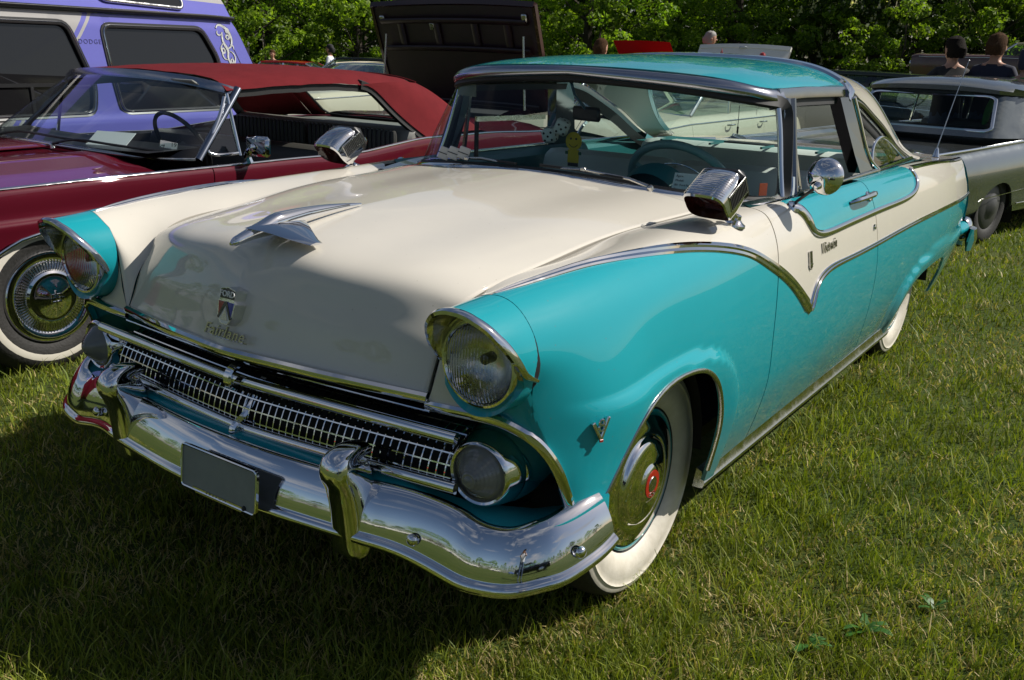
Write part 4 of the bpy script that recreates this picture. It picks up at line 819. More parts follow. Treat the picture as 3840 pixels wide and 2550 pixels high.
# ---- crest, script and ornament on the hood
def hpt(x,z):
    s=abs(x)/.6;v=np.linspace(.2,5,300);P=HOOD(np.full(300,s),v);j=np.abs(P[:,2]-z).argmin();n=HOOD.normal(s,v[j])[0];n=n if n[1]<0 else -n;return P[j]*[1 if x>=0 else -1,1,1],n*[1 if x>=0 else -1,1,1]
p,n=hpt(0,.850);n=nrm([0,-.97,.24]);Mx=frame(np.array([.003,p[1]-.004,.855]),(1,0,0),n);Mx[:3,:3]*=1.14
def T(V): return np.asarray(V)@Mx[:3,:3].T+Mx[:3,3]
_sc=1.12
sh_=[(-.026,.040),(0,.046),(.026,.040),(.026,.016),(.031,.008),(.026,-.026),(.012,-.043),(-.012,-.043),(-.026,-.026),(-.031,.008),(-.026,.016)]
def prism(poly,z0,z1,ins=.0):
    q_=np.array(poly);c=q_.mean(0);t=(q_-c)*(1-ins)+c;V=np.concatenate([np.c_[q_,np.full(len(q_),z0)],np.c_[t,np.full(len(q_),z1)]]);k=len(q_);return T(V),[list(range(k,2*k))]+[[i,(i+1)%k,(i+1)%k+k,i+k] for i in range(k)]
crest=obj('hood_crest',*prism(sh_,-.012,.020,.08),CHROME,HERO,False)
obj('crest_field',*prism([(-.023,.036),(0,.041),(.023,.036),(.023,.017),(-.023,.017)],.018,.0208),BLKEN,crest,False)
obj('crest_field',*prism([(-.026,.010),(-.021,-.024),(-.010,-.038),(.010,-.038),(.021,-.024),(.026,.010)],.018,.0206),WHITE,crest,False)
obj('crest_field',*prism([(-.025,.010),(-.020,-.024),(-.002,.010)],.0205,.0216),RED,crest,False);obj('crest_field',*prism([(.002,.010),(.020,-.024),(.025,.010)],.0205,.0216),BLUE,crest,False)
for sx in(-1,1): obj('crest_chevron',*prism([(0,.011),(sx*.004,.011),(sx*.023,-.026),(sx*.018,-.028),(0,.003)],.0210,.0224),BLKEN,crest,False)
obj('crest_field',*prism([(0,-.004),(.012,-.030),(-.012,-.030)],.0208,.0220),STEEL,crest,False)
text_obj('crest_lettering','FORD',.0185,Mx@np.array(Matrix.Translation((0,.027,.0215))),WHITE,crest,.0008,bold=.0003)
p,n=hpt(0,.790);text_obj('hood_script','Fairlane',.043,frame(np.array([-.004,p[1]-.011,.793]),(1,-.0,0),nrm([0,-1,.2])),CHROME2,HERO,.003,shear=.35,space=1.12)
obj('script_underline',*tube([(-.07,p[1]-.011,.778),(.0,p[1]-.013,.777),(.078,p[1]-.009,.777)],.0015,5),CHROME2,HERO)
# ornament: nose, fin body sweeping back, one wing low to the hood
N0=spl([(0,.112,1.018),(0,.135,1.024),(0,.17,1.033),(0,.21,1.041),(0,.26,1.050),(0,.33,1.058),(0,.42,1.064),(0,.50,1.066),(0,.572,1.066)],40)
wv=np.interp(np.linspace(0,1,40),[0,.04,.15,.3,.45,.7,1],[.004,.013,.017,.021,.022,.012,.003]);hv=np.interp(np.linspace(0,1,40),[0,.04,.15,.3,.40,.7,1],[.004,.012,.015,.022,.030,.018,.004])
rows=[]
for i,pp in enumerate(N0):
    a=np.linspace(0,2*math.pi,16,endpoint=False);rows.append(np.stack([pp[0]+wv[i]*np.cos(a),np.full(16,pp[1]),pp[2]-.004+hv[i]*np.where(np.sin(a)>0,np.sin(a)*1.0,np.sin(a)*.9)],1))
V,F=loft(rows,cv=True);F+=[list(range(16))[::-1],[39*16+k for k in range(16)]];orn=obj('hood_ornament',V,F,CHROME,HERO)
P=spl([(.004,.255,1.046),(.05,.25,1.040),(.11,.240,1.030),(.172,.236,1.019)],16);t_=np.linspace(0,1,16);ch=np.interp(t_,[0,.4,1],[.095,.062,.020]);V,F=sweep(P,[.12,0,1],[(1,0),(.7,.55),(0,1),(-.7,.6),(-1,.0),(0,-.5)],sc=ch,sc2=np.interp(t_,[0,1],[.010,.0045]));obj('ornament_wing',V,F,CHROME,orn)
wg=[(-.008,.20,1.034),(-.060,.33,1.046),(-.055,.36,1.050),(-.010,.40,1.058)];V=np.concatenate([np.array(wg)+[0,0,.006],np.array(wg)+[0,0,-.010]])
obj('ornament_wing',V,[[0,3,2,1],[4,5,6,7]]+[[i,(i+1)%4,(i+1)%4+4,i+4] for i in range(4)],CHROME,orn,False)
for dz in(.004,.012): obj('ornament_groove',*tube([(.021,.25,1.045+dz),(.018,.36,1.056+dz),(.008,.52,1.064+dz*.4)],.0012,4),BLACK,orn)
# aerial on the rear fender
ab=np.array([.70,4.62,.975]);an=obj('radio_aerial',*lathe(ab,nrm([.02,.12,1]),[(.022,0),(.018,.012),(.010,.045),(.005,.055),(.0005,.056)],14),CHROME,HERO);obj('aerial_mast',*tube([ab+[0,0,.05],ab+[.03,.09,.30],ab+[.06,.19,.545]],.0028,6,sc=[1.3,1,.5]),STEEL,an);obj('aerial_tip',*lathe(ab+[.06,.19,.545],(0,0,1),[(.0005,-.005),(.005,0),(.0005,.005)],8),STEEL,an)
# ---- things hanging or lying inside the windscreen
def die(c,s,rz):
    d=obj('fluffy_die',*box((0,0,0),(s,s,s),None,s*.2),mat('white_fluffy_cloth',(.70,.72,.70),.9) if 'white_fluffy_cloth' not in bpy.data.materials else bpy.data.materials['white_fluffy_cloth'],local=True)
    d.location=c;d.rotation_euler=rz
    sets={0:[(-.25,-.25),(.25,.25),(0,0),(-.25,.25),(.25,-.25)],1:[(-.25,-.28),(-.25,0),(-.25,.28),(.25,-.28),(.25,0),(.25,.28)],2:[(0,0),(-.25,.25),(.25,-.25)]}
    M_=MB()
    for ax_,sg,st in((1,-1,0),(0,1,1),(2,1,2),(0,-1,2)):
        for a,b in sets[st]:
            o_=[0,0,0];o_[ax_]=sg*s*.495;k=[i for i in range(3) if i!=ax_];o_[k[0]]=a*s;o_[k[1]]=b*s;ax=np.zeros(3);ax[ax_]=sg;M_.add(*lathe(o_,ax,[(s*.085,0),(s*.07,s*.02),(.0002,s*.025)],10))
    pp=M_.build('pips',BLACK,None);pp.parent=d;return d
d=die((-.132,1.835,1.213),.058,(.3,.35,.5));tag(d,'white fluffy die with black pips, upper one under the inside mirror','dice',group='fluffy dice hanging from the mirror')
d=die((-.190,1.84,1.178),.058,(.2,-.15,.2));tag(d,'white fluffy die with black pips, lower left one','dice',group='fluffy dice hanging from the mirror')
YEL=mat('yellow_card',(.62,.42,.01),.6);c=np.array([-.082,1.845,1.160])
Mx=frame(c,nrm([1,-.35,0]),nrm([.35,.94,0])*-1)
sm=obj('smiley_air_freshener',*[T2 for T2 in [(lambda V,F:(V,F))(*lathe(c,nrm([-.0,1,0]),[(.0005,-.0015),(.036,-.0015),(.036,.0015),(.0005,.0015)],28))]][0],YEL);tag(sm,'yellow smiling face card hanging from the inside mirror','air freshener')
sm_off=np.zeros(3)
OFF[sm.name]=np.zeros(3)
for dx in(-.012,.012): obj('eye',*lathe(c+[dx,-.0018,.010],(0,-1,0),[(.0045,0),(.0045,.001),(.0003,.001)],10),BLACK,sm)
a=np.linspace(-2.6,-.55,14);obj('mouth',*tube(np.stack([c[0]+.022*np.cos(a),np.full(14,c[1]-.002),c[2]+.0+.022*np.sin(a)],1),.0013,5),BLACK,sm)
obj('card_body',*box(c+[0,.001,-.058],(.052,.003,.05),None,.001),YEL,sm,False);obj('card_foot',*box(c+[0,.001,-.090],(.048,.003,.014),None,.001),BLACK,sm,False);obj('string',*tube([c+[0,0,.035],(-.05,1.85,1.25)],.001,4),BLACK,sm)
for dx in (-.03,.03): obj('card_hand',*box(c+[dx,.0,-.045],(.014,.003,.012),None,.001),mat('green_felt',(.02,.10,.05),.8) if 'green_felt' not in bpy.data.materials else bpy.data.materials['green_felt'],sm,False)
pc_=np.array([.500,1.655,1.070]);Rm=rotm(R(-25),0,R(5));pp=obj('display_card',*box(pc_,(.105,.002,.075),Rm),WHITE,None,False);tag(pp,'white show card with printed lines on the dashboard behind the windscreen','card');OFF[pp.name]=np.zeros(3)
for k,tx in enumerate(('Ägare:','Modell:','Bil:  Ford Fairlane','Årsmodell:','')):
    if tx: text_obj('card_text',tx,.0105,frame(pc_+Rm@np.array([-.045,-.0015,.026-.016*k]),Rm[:,0],-Rm[:,1]),BLKPL,pp,.0003,align='LEFT')
ch=obj('hanging_chain',*tube([(.595,1.82,1.335),(.596,1.82,1.30),(.596,1.822,1.265)],.0012,5),BLACK,None);tag(ch,'small dark chain hanging behind the right top corner of the windscreen','pendant')
pb=obj('pendant_bead',*lathe((.596,1.822,1.235),(0,0,1),[(.0005,0),(.004,.01),(.003,.02),(.0045,.025),(.0005,.032)],8),BLACK,ch)
# ================================================================== generic coachwork used by the other parked cars
def ipl(tab,x): a=np.array(tab,float);return np.interp(x,a[:,0],a[:,1])
def coach(rt,top,bot,plan,sect,arches,pm,seams=(),crown=.03,step=.05,trims=(),deckgap=None,extra=None,lower=None):
    """body sides, decks and end faces in the car's own frame (x across, y from nose to tail)"""
    y0,y1=top[0][0],top[-1][0];ys=sorted(set([y0]+[t[0] for t in top]+[p[0] for p in plan]+list(np.linspace(y0,y1,11))));ys=[y for i,y in enumerate(ys) if i==0 or y-ys[i-1]>.04]
    K=[]
    for y in ys:
        zt,zb,w=ipl(top,y),ipl(bot,y),ipl(plan,y);K.append([(w-ins,y,zb+(zt-zb)*t) for t,ins in sect])
    nt_=Net(ys,K);nv=len(sect)-1;sc=.12
    base=[(y0,0)];
    for yc,r,h in arches:
        a=np.linspace(math.pi,0,15)
        for t in a:
            yy=yc+math.cos(t)*r;zz=ipl(bot,yy)*0+.15+math.sin(t)**.8*(h-.15)
            v=np.linspace(0,nv,60);zz_=nt_(np.full(60,yy),v)[:,2];k=np.interp(zz,zz_,v) if zz>zz_[0] else 0
            base.append((yy,k))
    base.append((y1,0));cuts=[y0]+list(seams)+[y1]
    polyfull=base+[(y1,nv)]+[(y,nv) for y in np.linspace(y1,y0,14)[1:]]
    names=['front_fender','door','rear_quarter_panel'] if len(seams)==2 else (['front_fender','front_door','rear_door','rear_quarter_panel'] if len(seams)==3 else ['body_side'])
    parts={}
    for s in(1,-1):
        for i,nm in enumerate(names):
            a,b=cuts[i]+(.003 if i else 0),cuts[i+1]-(.003 if i<len(names)-1 else 0)
            # clip polygon between a and b
            def clip(P,f,inter):
                o=[]
                for j in range(len(P)):
                    p,q=P[j-1],P[j]
                    if f(q):
                        if not f(p): o.append(inter(p,q))
                        o.append(q)
                    elif f(p): o.append(inter(p,q))
                return o
            def it(c): return lambda p,q:(c,p[1]+(q[1]-p[1])*(c-p[0])/(q[0]-p[0]))
            P=clip(polyfull,lambda p:p[0]>=a-1e-9,it(a));P=clip(P,lambda p:p[0]<=b+1e-9,it(b))
            P=[p for j,p in enumerate(P) if abs(p[0]-P[j-1][0])+abs(p[1]-P[j-1][1])>1e-4]
            if len(P)<3: continue
            o=panel(nm,nt_,[(u,v*sc) for u,v in P],step,[pm] if lower is None else [pm,lower[0]],rt,None if lower is None else (lambda c:(c[:,1]/sc<lower[1]).astype(int)),vs_=sc,mirror=s<0,hemt=.02);parts[(nm,s)]=o
        for (m_,vv_,hw_,h_,ya,yb) in trims:
            u=np.linspace(ya,yb,50);v=np.full(50,vv_) if np.isscalar(vv_) else ipl(vv_,u);Pp=nt_(u,v);n=nt_.normal(u,v);V,F=sweep(Pp,n,dstrip(hw_,h_));V=V*[s,1,1];obj('side_trim',V,F if s>0 else [f[::-1] for f in F],m_,rt)
    yy=np.linspace(y0,y1,60);E=nt_(yy,np.full(60,float(nv)))
    if deckgap is None: spans=[('deck',0,59)]
    else: spans=[('bonnet',0,int(np.searchsorted(yy,deckgap[0]))),('boot_lid',int(np.searchsorted(yy,deckgap[1]))-1,59)]
    for nm,i0,i1 in spans:
        e=E[i0:i1+1];rows=[]
        for t in np.linspace(-1,1,17): rows.append(np.stack([e[:,0]*t*.997,e[:,1],e[:,2]+crown*(1-abs(t)**2.2)+(extra(t) if extra else 0)],1))
        V,F=loft(rows);obj(nm,V,F,pm,rt)
    for yv,fl in((y0,False),(y1,True)):
        c=nt_(np.full(12,yv),np.linspace(0,nv,12));V,F=loft([c*[t,1,1]+[0,(-.06 if not fl else .06)*(1-t*t),0] for t in np.linspace(-1,1,9)]);obj('front_panel' if not fl else 'tail_panel',V,F,pm,rt)
    M_=MB();W=max(p[1] for p in plan);M_.add(*box((0,(y0+y1)/2,.34),(W*1.5,(y1-y0)*.9,.06)));M_.build('underbody',DARK,rt,False)
    for yc,r,h in arches:
        for s in(1,-1):
            a=np.linspace(0,math.pi,12);o_=np.stack([np.full(12,W-.05),yc-np.cos(a)*(r+.03),.15+np.sin(a)*(h-.1)],1);i_=o_*[0,1,1]+[W-.45,0,0];V,F=loft([o_,i_,i_*.02+np.array([W-.45,yc,.2])*.98]);obj('wheel_well',V*[s,1,1],F,DARK,rt)
    return nt_,parts
def swheel(rt,x,y,s,r=.345,cover=None,ww=None,z=None):
    c=np.array([x*s,y,z or r-.01]);ax=np.array([s*1.,0,0]);pr=[(.19,-.03),(.205,-.006),(.235,.010),(.27,.014),(.30,.009),(.325,-.008),(.343,-.04),(.343,-.17),(.30,-.19),(.19,-.17)];P2=spl([(a*r/.343,b,0) for a,b in pr],26)[:,:2]
    V,F=lathe(c,ax,P2,44);n=len(P2);mi=[]
    for f in F:
        rr=np.mean([P2[k%n][0] for k in f]);hh=np.mean([P2[k%n][1] for k in f]);mi.append(1 if ww and ww[0]<rr<ww[1] and hh>-.02 else 0)
    t=obj('tyre',V,F,[TYRE,mat('whitewall_stripe',(.62,.58,.50),.5) if 'whitewall_stripe' not in bpy.data.materials else bpy.data.materials['whitewall_stripe']],rt,True,mi)
    obj('hubcap',*lathe(c,ax,[(.205,-.02),(.200,-.004),(.17,.012),(.12,.016),(.10,.022),(.06,.045),(.0005,.05)],36),cover or CHROME,t);return t
def greenhouse(rt,A,B,C_,D,wb_,wt_,roofm,pill,glass=GLASS,crown=.05,chrome=True,rows=None,cpw=.10,name='roof_panel',mid=None):
    """A windscreen foot, B windscreen top, C rear window top, D rear window foot (y,z)"""
    A,B,C_,D=map(np.array,(A,B,C_,D))
    def line(p,w,n=13,bow=0,zc=0): t=np.linspace(-1,1,n);return np.stack([t*w,p[0]-bow*(1-t*t),p[1]+zc*(1-t*t)],1)
    fb,ft=line(A,wb_,bow=.16,zc=.02),line(B,wt_,bow=.08,zc=crown*.6);rb,rtp=line(D,wb_*.97,bow=-.14,zc=.01),line(C_,wt_,bow=-.06,zc=crown*.6)
    V,F=loft([fb,ft]);obj('windscreen_glass',V,F,glass,rt);V,F=loft([rtp,rb]);obj('rear_window_glass',V,F,glass,rt)
    nn=9;R_=[]
    for t in np.linspace(0,1,nn): 
        e=ft*(1-t)+rtp*t;e[:,2]+=crown*.5*math.sin(math.pi*t)+0*e[:,0];e[:,0]*=1+.02*math.sin(math.pi*t);R_.append(e)
    low=[np.array(r)+[0,0,0] for r in R_]
    V,F=loft(R_);obj(name,V,F,roofm,rt)
    for s in(1,-1):
        e=np.array([r[-1 if s>0 else 0] for r in R_]);V,F=sweep(e,[s*1.,0,.3],dstrip(.028,.014));obj('roof_rail',V,F,roofm,rt)
        V,F=sweep(e+[0,0,-.02],[s*1.,0,.1],dstrip(.008,.012));obj('drip_rail',V,F,CHROME if chrome else roofm,rt)
        for p,q,w in((fb,ft,.022),):
            a,b=p[-1 if s>0 else 0],q[-1 if s>0 else 0];P=np.linspace(a,b,8);V,F=sweep(P,nrm([s*1.,-.4,.1]),dstrip(w,.016));obj('windscreen_pillar',V,F,CHROME if chrome else pill,rt)
        a,b=rb[-1 if s>0 else 0],rtp[-1 if s>0 else 0];o_=np.array([a+[0,-cpw*1.6,0],b+[0,-cpw*.8,0]]);V,F=loft([[a,b],o_]);obj('rear_pillar',V,F,roofm,rt,False);V,F=sweep(np.linspace(a,b,6),nrm([s,.4,.1]),dstrip(.02,.012));obj('rear_window_moulding',V,F,CHROME if chrome else pill,rt)
        c1=fb[-1 if s>0 else 0];c2=ft[-1 if s>0 else 0];V=np.array([c1,c2,o_[1],o_[0]]);obj('side_window_glass',V,[[0,1,2,3]],glass,rt,False)
        if mid:
            for m_ in mid:
                P=np.array([[s*wb_,m_,A[1]],[s*wt_,m_+.03,B[1]+.01]]);V,F=sweep(np.linspace(P[0],P[1],5),[s*1.,0,0],dstrip(.03,.01));obj('door_pillar',V,F,CHROME if chrome else pill,rt)
    for L_,nm in((ft,'windscreen_moulding'),(fb,'windscreen_moulding'),(rtp,'rear_window_moulding'),(rb,'rear_window_moulding')):
        V,F=sweep(L_,[0,-.5,.8] if 'wind' in nm else [0,.5,.8],dstrip(.016,.010));obj(nm,V,F,CHROME if chrome else pill,rt)
def seats(rt,y,w,z,m_,nm='seat_back'):
    return cushion(nm,-w,w,y,y+.16,z-.55,z,m_,par=rt)
SECT=[(0,.07),(.15,.03),(.35,.008),(.55,0),(.75,.012),(.90,.035),(.97,.07),(1.0,.12)]
# ================================================================== burgundy convertible
BURG=paint('burgundy_paint',(.085,.005,.013),coatr=.02,rvar=.05);CLOTH=mat('red_canvas',(.125,.013,.016),.9,var=.12,vs_=9,bump=.35,bs=420,spec=.1)
CV=root('parked_convertible','burgundy convertible with red cloth top raised, parked beside the turquoise coupe','car',(-3.22,2.6,0))
class Loc: pass
def shift(rt,fn,*a,**k): return fn(*a,**k)
# this car is built around x=0 and then carried by its empty
OFF[CV.name]=np.array([0,0,0.]);CV.location=(-3.22,0,0)
cs=[(0,.10),(.12,.05),(.30,.022),(.50,.010),(.66,.0),(.74,-.004),(.78,.012),(.88,.010),(.97,.016),(1.0,.045)]
NC,PC=coach(CV,[(-.25,.80),(.1,.842),(.6,.858),(1.2,.868),(2.0,.872),(2.9,.876),(3.2,.905),(3.5,.93),(4.2,.93),(5.0,.90),(5.35,.86)],[(-.25,.28),(.2,.24),(5.4,.26)],[(-.25,.93),(.2,.99),(.8,1.01),(4.0,1.01),(4.8,.99),(5.35,.95)],cs,[(.86,.44,.655),(4.15,.40,.58)],BURG,(1.78,2.72),.055,.05,
  [(CHROME,8.55,.009,.007,-.2,5.3),(CHROME2,.6,.012,.008,.4,4.6)],(1.45,4.28),extra=lambda t:.028*math.exp(-((abs(t)-.55)/.10)**2))
a=np.linspace(-.1,math.pi+.1,30);P=np.stack([np.full(30,.995),.86-np.cos(a)*.44,.15+np.sin(a)*.50],1)
for s in(1,-1): 
    v_=np.linspace(0,9,80);Q=[]
    for p in P: X=NC(np.full(80,p[1]),v_);j=np.abs(X[:,2]-max(p[2],X[0,2])).argmin();Q.append(X[j])
    V,F=sweep(np.array(Q),[1,0,0],dstrip(.009,.008));obj('wheel_arch_moulding',V*[s,1,1],F if s>0 else [f[::-1] for f in F],CHROME,CV)
# front wheel with ribbed wheel cover
def cvwheel(s,y):
    c=np.array([.985*s-.02*s,y,.345]);ax=np.array([s*1.,0,0]);t=swheel(CV,.965,y,s,.36,ww=(.278,.297),z=.345)
    for o_ in [o_ for o_ in t.children]: bpy.data.objects.remove(o_)
    c=np.array([.965*s,y,.345])
    h=obj('wheel_cover',*lathe(c,ax,[(.222,-.02),(.219,-.002),(.208,.010),(.190,.012),(.172,.002),(.165,-.002)],56),CHROME,t)
    obj('wheel_cover_dish',*lathe(c,ax,[(.166,-.003),(.128,.004),(.124,.006)],56),CHROME2,h)
    obj('wheel_cover_cone',*lathe(c,ax,[(.126,.004),(.123,.014),(.112,.020),(.106,.018),(.08,.026),(.04,.038),(.0005,.045)],56),CHROME,h)
    V,F=box((0,.147,.004),(.0035,.036,.008))
    for k in range(72):
        an=2*math.pi*k/72;Rr=np.array(Matrix.Rotation(an,3,'Z'));W_=V@Rr.T;fr=frame(c,(0,s,0),ax);obj('cover_rib',W_@fr[:3,:3].T+c,F,CHROME,h,False) if s>0 and y<2 else None
    fr=frame(c+ax*.042,(0,s,0),ax)
    for (x_,y_,w_,h_) in((-.022,0,.004,.040),(.022,0,.004,.040),(0,.018,.044,.004),(0,-.018,.044,.004),(0,0,.003,.072),(0,0,.075,.003)):
        V2,F2=box((x_,y_,.003),(w_,h_,.006));obj('cover_emblem',V2@fr[:3,:3].T+fr[:3,3],F2,CHROME,h,False)
for s in(1,-1):
    for y in(.86,4.15): cvwheel(s,y)
# windscreen
cfb=spl([(-.90,1.76,.905),(-.84,1.60,.915),(-.6,1.46,.935),(0,1.38,.955),(.6,1.46,.935),(.84,1.60,.915),(.90,1.76,.905)],31);cft=spl([(-.78,2.12,1.228),(-.72,2.04,1.255),(-.5,1.98,1.285),(0,1.94,1.300),(.5,1.98,1.285),(.72,2.04,1.255),(.78,2.12,1.228)],31)
V,F=loft(rows_between(cfb,cft,8,.015));obj('windscreen_glass',V,F,GLASSC,CV,'all')
loop=smooth_closed(np.concatenate([cfb,np.linspace(cfb[-1],cft[-1],10)[1:-1],cft[::-1],np.linspace(cft[0],cfb[0],10)[1:-1]]),2)
obj('windscreen_frame',*sweep(cft,nrm([0,-.8,.5]),[(.030,-.01),(.026,.008),(0,.014),(-.026,.010),(-.032,-.01)]),HEADM,CV)
for s in(1,-1):
    P=np.linspace(cfb[-1 if s>0 else 0]+[0,0,-.01],cft[-1 if s>0 else 0]+[0,.02,.02],8);obj('windscreen_pillar',*sweep(P,nrm([.7*s,-.7,.1]),dstrip(.022,.016,11)),mat('dull_pillar_metal',(.22,.24,.28),.14,1) if 'dull_pillar_metal' not in bpy.data.materials else bpy.data.materials['dull_pillar_metal'],CV)
    tri=np.array([(.895*s,1.83,.925),(.795*s,2.045,1.21),(.895*s,2.035,.915)]);obj('vent_window_glass',tri,[[0,1,2]],GLASS,CV,False)
    P=spl([(.90*s,2.035,.90),(.85*s,2.04,1.06),(.795*s,2.05,1.222)],8);obj('vent_window_post',*sweep(P,[s*1.,0,0],dstrip(.009,.010)),CHROME,CV)
    P=spl([(.90*s,2.02,.915),(.90*s,1.86,.918),(.885*s,1.835,.94),(.85*s,1.93,1.07),(.80*s,2.03,1.205)],20);obj('vent_window_frame',*sweep(P,[s*1.,0,0],dstrip(.010,.010)),CHROME,CV)
obj('windscreen_base_moulding',*sweep(cfb+[0,-.02,-.004],[0,-.6,.8],dstrip(.010,.008)),CHROME2,CV)
for pv,el,e2 in(((-.45,1.42,.945),(.15,1.37,.99),(.45,1.42,.975)),((.22,1.36,.95),(.55,1.44,.975),(.84,1.60,.945))):
    w=obj('windscreen_wiper',*tube(spl([pv,(np.array(pv)+el)/2+[0,-.01,.02],el,e2],12),.007,6),BLKPL,CV);obj('wiper_pivot',*lathe(np.array(pv)-[0,0,.02],(0,-.3,1),[(.015,0),(.012,.02),(.0005,.025)],10),CHROME,w)
obj('windscreen_sticker',*box((.80,1.66,.972),(.085,.002,.035),rotm(0,R(12),R(52))),WHITE,CV,False,label='registration stickers in the corner of the windscreen')
for k,(tx,dx) in enumerate((('04',-.028),('19',.028))): text_obj('sticker_digits',tx,.03,frame(np.array([.80+dx*.7,1.655+dx*.75,.972]),(.62,.78,-.15),nrm([.75,-.62,.1])),BLKPL,CV,.0005)
obj('show_card',*box((.42,1.56,.965),(.26,.16,.003),rotm(R(35),0,R(15))),WHITE,CV,False)
# cloth top
TR=[(2.06,[(.785,1.238),(.70,1.288),(.40,1.318),(0,1.326)]),(2.35,[(.790,1.255),(.70,1.305),(.40,1.338),(0,1.346)]),(2.70,[(.790,1.268),(.70,1.318),(.40,1.350),(0,1.358)]),(3.12,[(.790,1.256),(.70,1.312),(.40,1.348),(0,1.356)]),(3.45,[(.790,1.22),(.69,1.292),(.40,1.330),(0,1.338)]),(3.72,[(.78,1.18),(.66,1.262),(.40,1.300),(0,1.308)])]
rows=[]
for y,s_ in TR:
    h_=spl([(x,y,z_) for x,z_ in s_],12);rows.append(np.concatenate([h_,h_[::-1][1:]*[-1,1,1]]))
G_=np.array(rows);t5=card([r[0] for r in TR],np.linspace(2.06,3.72,26));G2=np.einsum('ni,ijk->njk',t5,G_);G2[:,:,2]+=rng.normal(0,.0012,G2.shape[:2])
V,F=loft(G2);obj('cloth_top',V,F,CLOTH,CV)
for s in(1,-1):
    e1=spl([(.797,3.10,1.262),(.800,3.20,1.232),(.84,3.33,1.115),(.90,3.48,.985),(.935,3.56,.925)],16);e2=spl([(.70,3.72,1.262),(.74,3.84,1.205),(.81,4.02,1.08),(.88,4.24,.935)],16);mid_=(e1+e2)/2+[.045,0,.012];tp=np.array([1.])
    V,F=loft([e1,e1*.7+e2*.3+[.03,0,.01],mid_,e1*.25+e2*.75+[.03,0,.01],e2]);obj('cloth_top_quarter',V*[s,1,1],F,CLOTH,CV)
    V,F=sweep(e1*[s,1,1]-[.012*s,0,0],[s*1.,0,0],[(.03,-.03),(.03,.004),(-.02,.004),(-.03,-.03)]);obj('top_edge_seal',V,F,BLACK,CV)
    e3=np.array([r[0 if s>0 else -1] for r in G2[:20]]);V,F=sweep(e3+[-.02*s,0,-.022],[s*1.,0,0],[(.02,-.03),(.02,.004),(-.02,.004),(-.02,-.03)]);obj('top_side_seal',V,F,BLACK,CV)
    V,F=sweep(spl([(.70*s,3.72,1.268),(.45*s,3.75,1.302),(0,3.76,1.314)],12),[0,.6,.8],dstrip(.006,.005));obj('top_seam_binding',V,F,CLOTH,CV)
    q_=np.array([(.70*s,3.72,1.262),(.60*s,3.74,1.27),(.66*s,4.20,.95),(.88*s,4.24,.935)]);obj('cloth_top_rear',q_,[[0,1,2,3]],CLOTH,CV,False)
q_=np.array([(.60,3.74,1.28),(-.60,3.74,1.28),(-.66,4.20,.95),(.66,4.20,.95)]);obj('rear_window_glass',q_,[[0,1,2,3]],GLASS,CV,False)
obj('rear_window_frame',*sweep(smooth_closed(np.concatenate([np.linspace(q_[i],q_[(i+1)%4],8)[:-1] for i in range(4)]),1),nrm([0,.6,.8]),dstrip(.018,.008),closed=True),BLACK,CV)
SB=mat('black_vinyl_seat',(.045,.045,.040),.42,bump=.05);SBG=mat('grey_vinyl_seat',(.22,.22,.20),.45)
for k in range(40):
    xk=.82-k*.041
    if abs(abs(xk)-0)<.03: continue
    V,F=lathe((xk,3.36,.70),(0,0,1),[(.0005,-.2),(.021,-.19),(.0225,0),(.0225,.235),(.016,.262),(.0005,.27)],8);obj('seat_pleat',V,F,SB,CV)
seats(CV,3.37,.90,.985,SBG,'rear_seat_back');seats(CV,2.60,.85,.90,SB,'front_seat_back');obj('tonneau_shelf',*box((0,3.85,.93),(1.6,.7,.02),None),SBG,CV,False)
M_=MB();M_.add(*box((0,2.4,.55),(1.85,1.9,.02)));M_.build('cabin_floor',DARK,CV,False)
V,F=loft([[(x,1.42+.1*x*x,.945),(x,1.75+.1*x*x,.955),(x,1.84,.92),(x,1.84,.7)] for x in np.linspace(-.86,.86,9)]);obj('dashboard',V,F,BLKPL,CV)
for s in(1,-1): V,F=loft([[(.965*s,1.7,.872),(.965*s,3.25,.872)],[(.90*s,1.7,.86),(.90*s,3.25,.86)],[(.90*s,1.7,.4),(.90*s,3.25,.4)]]);obj('inner_door_skin',V,F,SB,CV)
a=np.linspace(0,2*math.pi,40,endpoint=False);c=np.array([.42,2.02,.93]);ax=nrm([0,.85,.5]);e2=np.cross(ax,[1,0,0]);P=c+.20*(np.cos(a)[:,None]*np.array([1,0,0])+np.sin(a)[:,None]*e2);sw2=obj('steering_wheel',*sweep(P,np.broadcast_to(ax,P.shape),circ(.012,6),closed=True),BLKPL,CV);obj('steering_spoke',*tube([c-e2*.0+[-.19,0,0],c-ax*.03,c+[.19,0,0]],.01,6),BLKPL,sw2);obj('steering_column',*tube([c,c-ax*.4],.03,8),BLKPL,sw2)
obj('rear_view_mirror',*box((.05,1.97,1.22),(.22,.02,.055),None,.01),BLKPL,CV);obj('sun_visor',*box((.38,2.0,1.262),(.5,.10,.012),rotm(-.5,0,0),.004),SBG,CV)
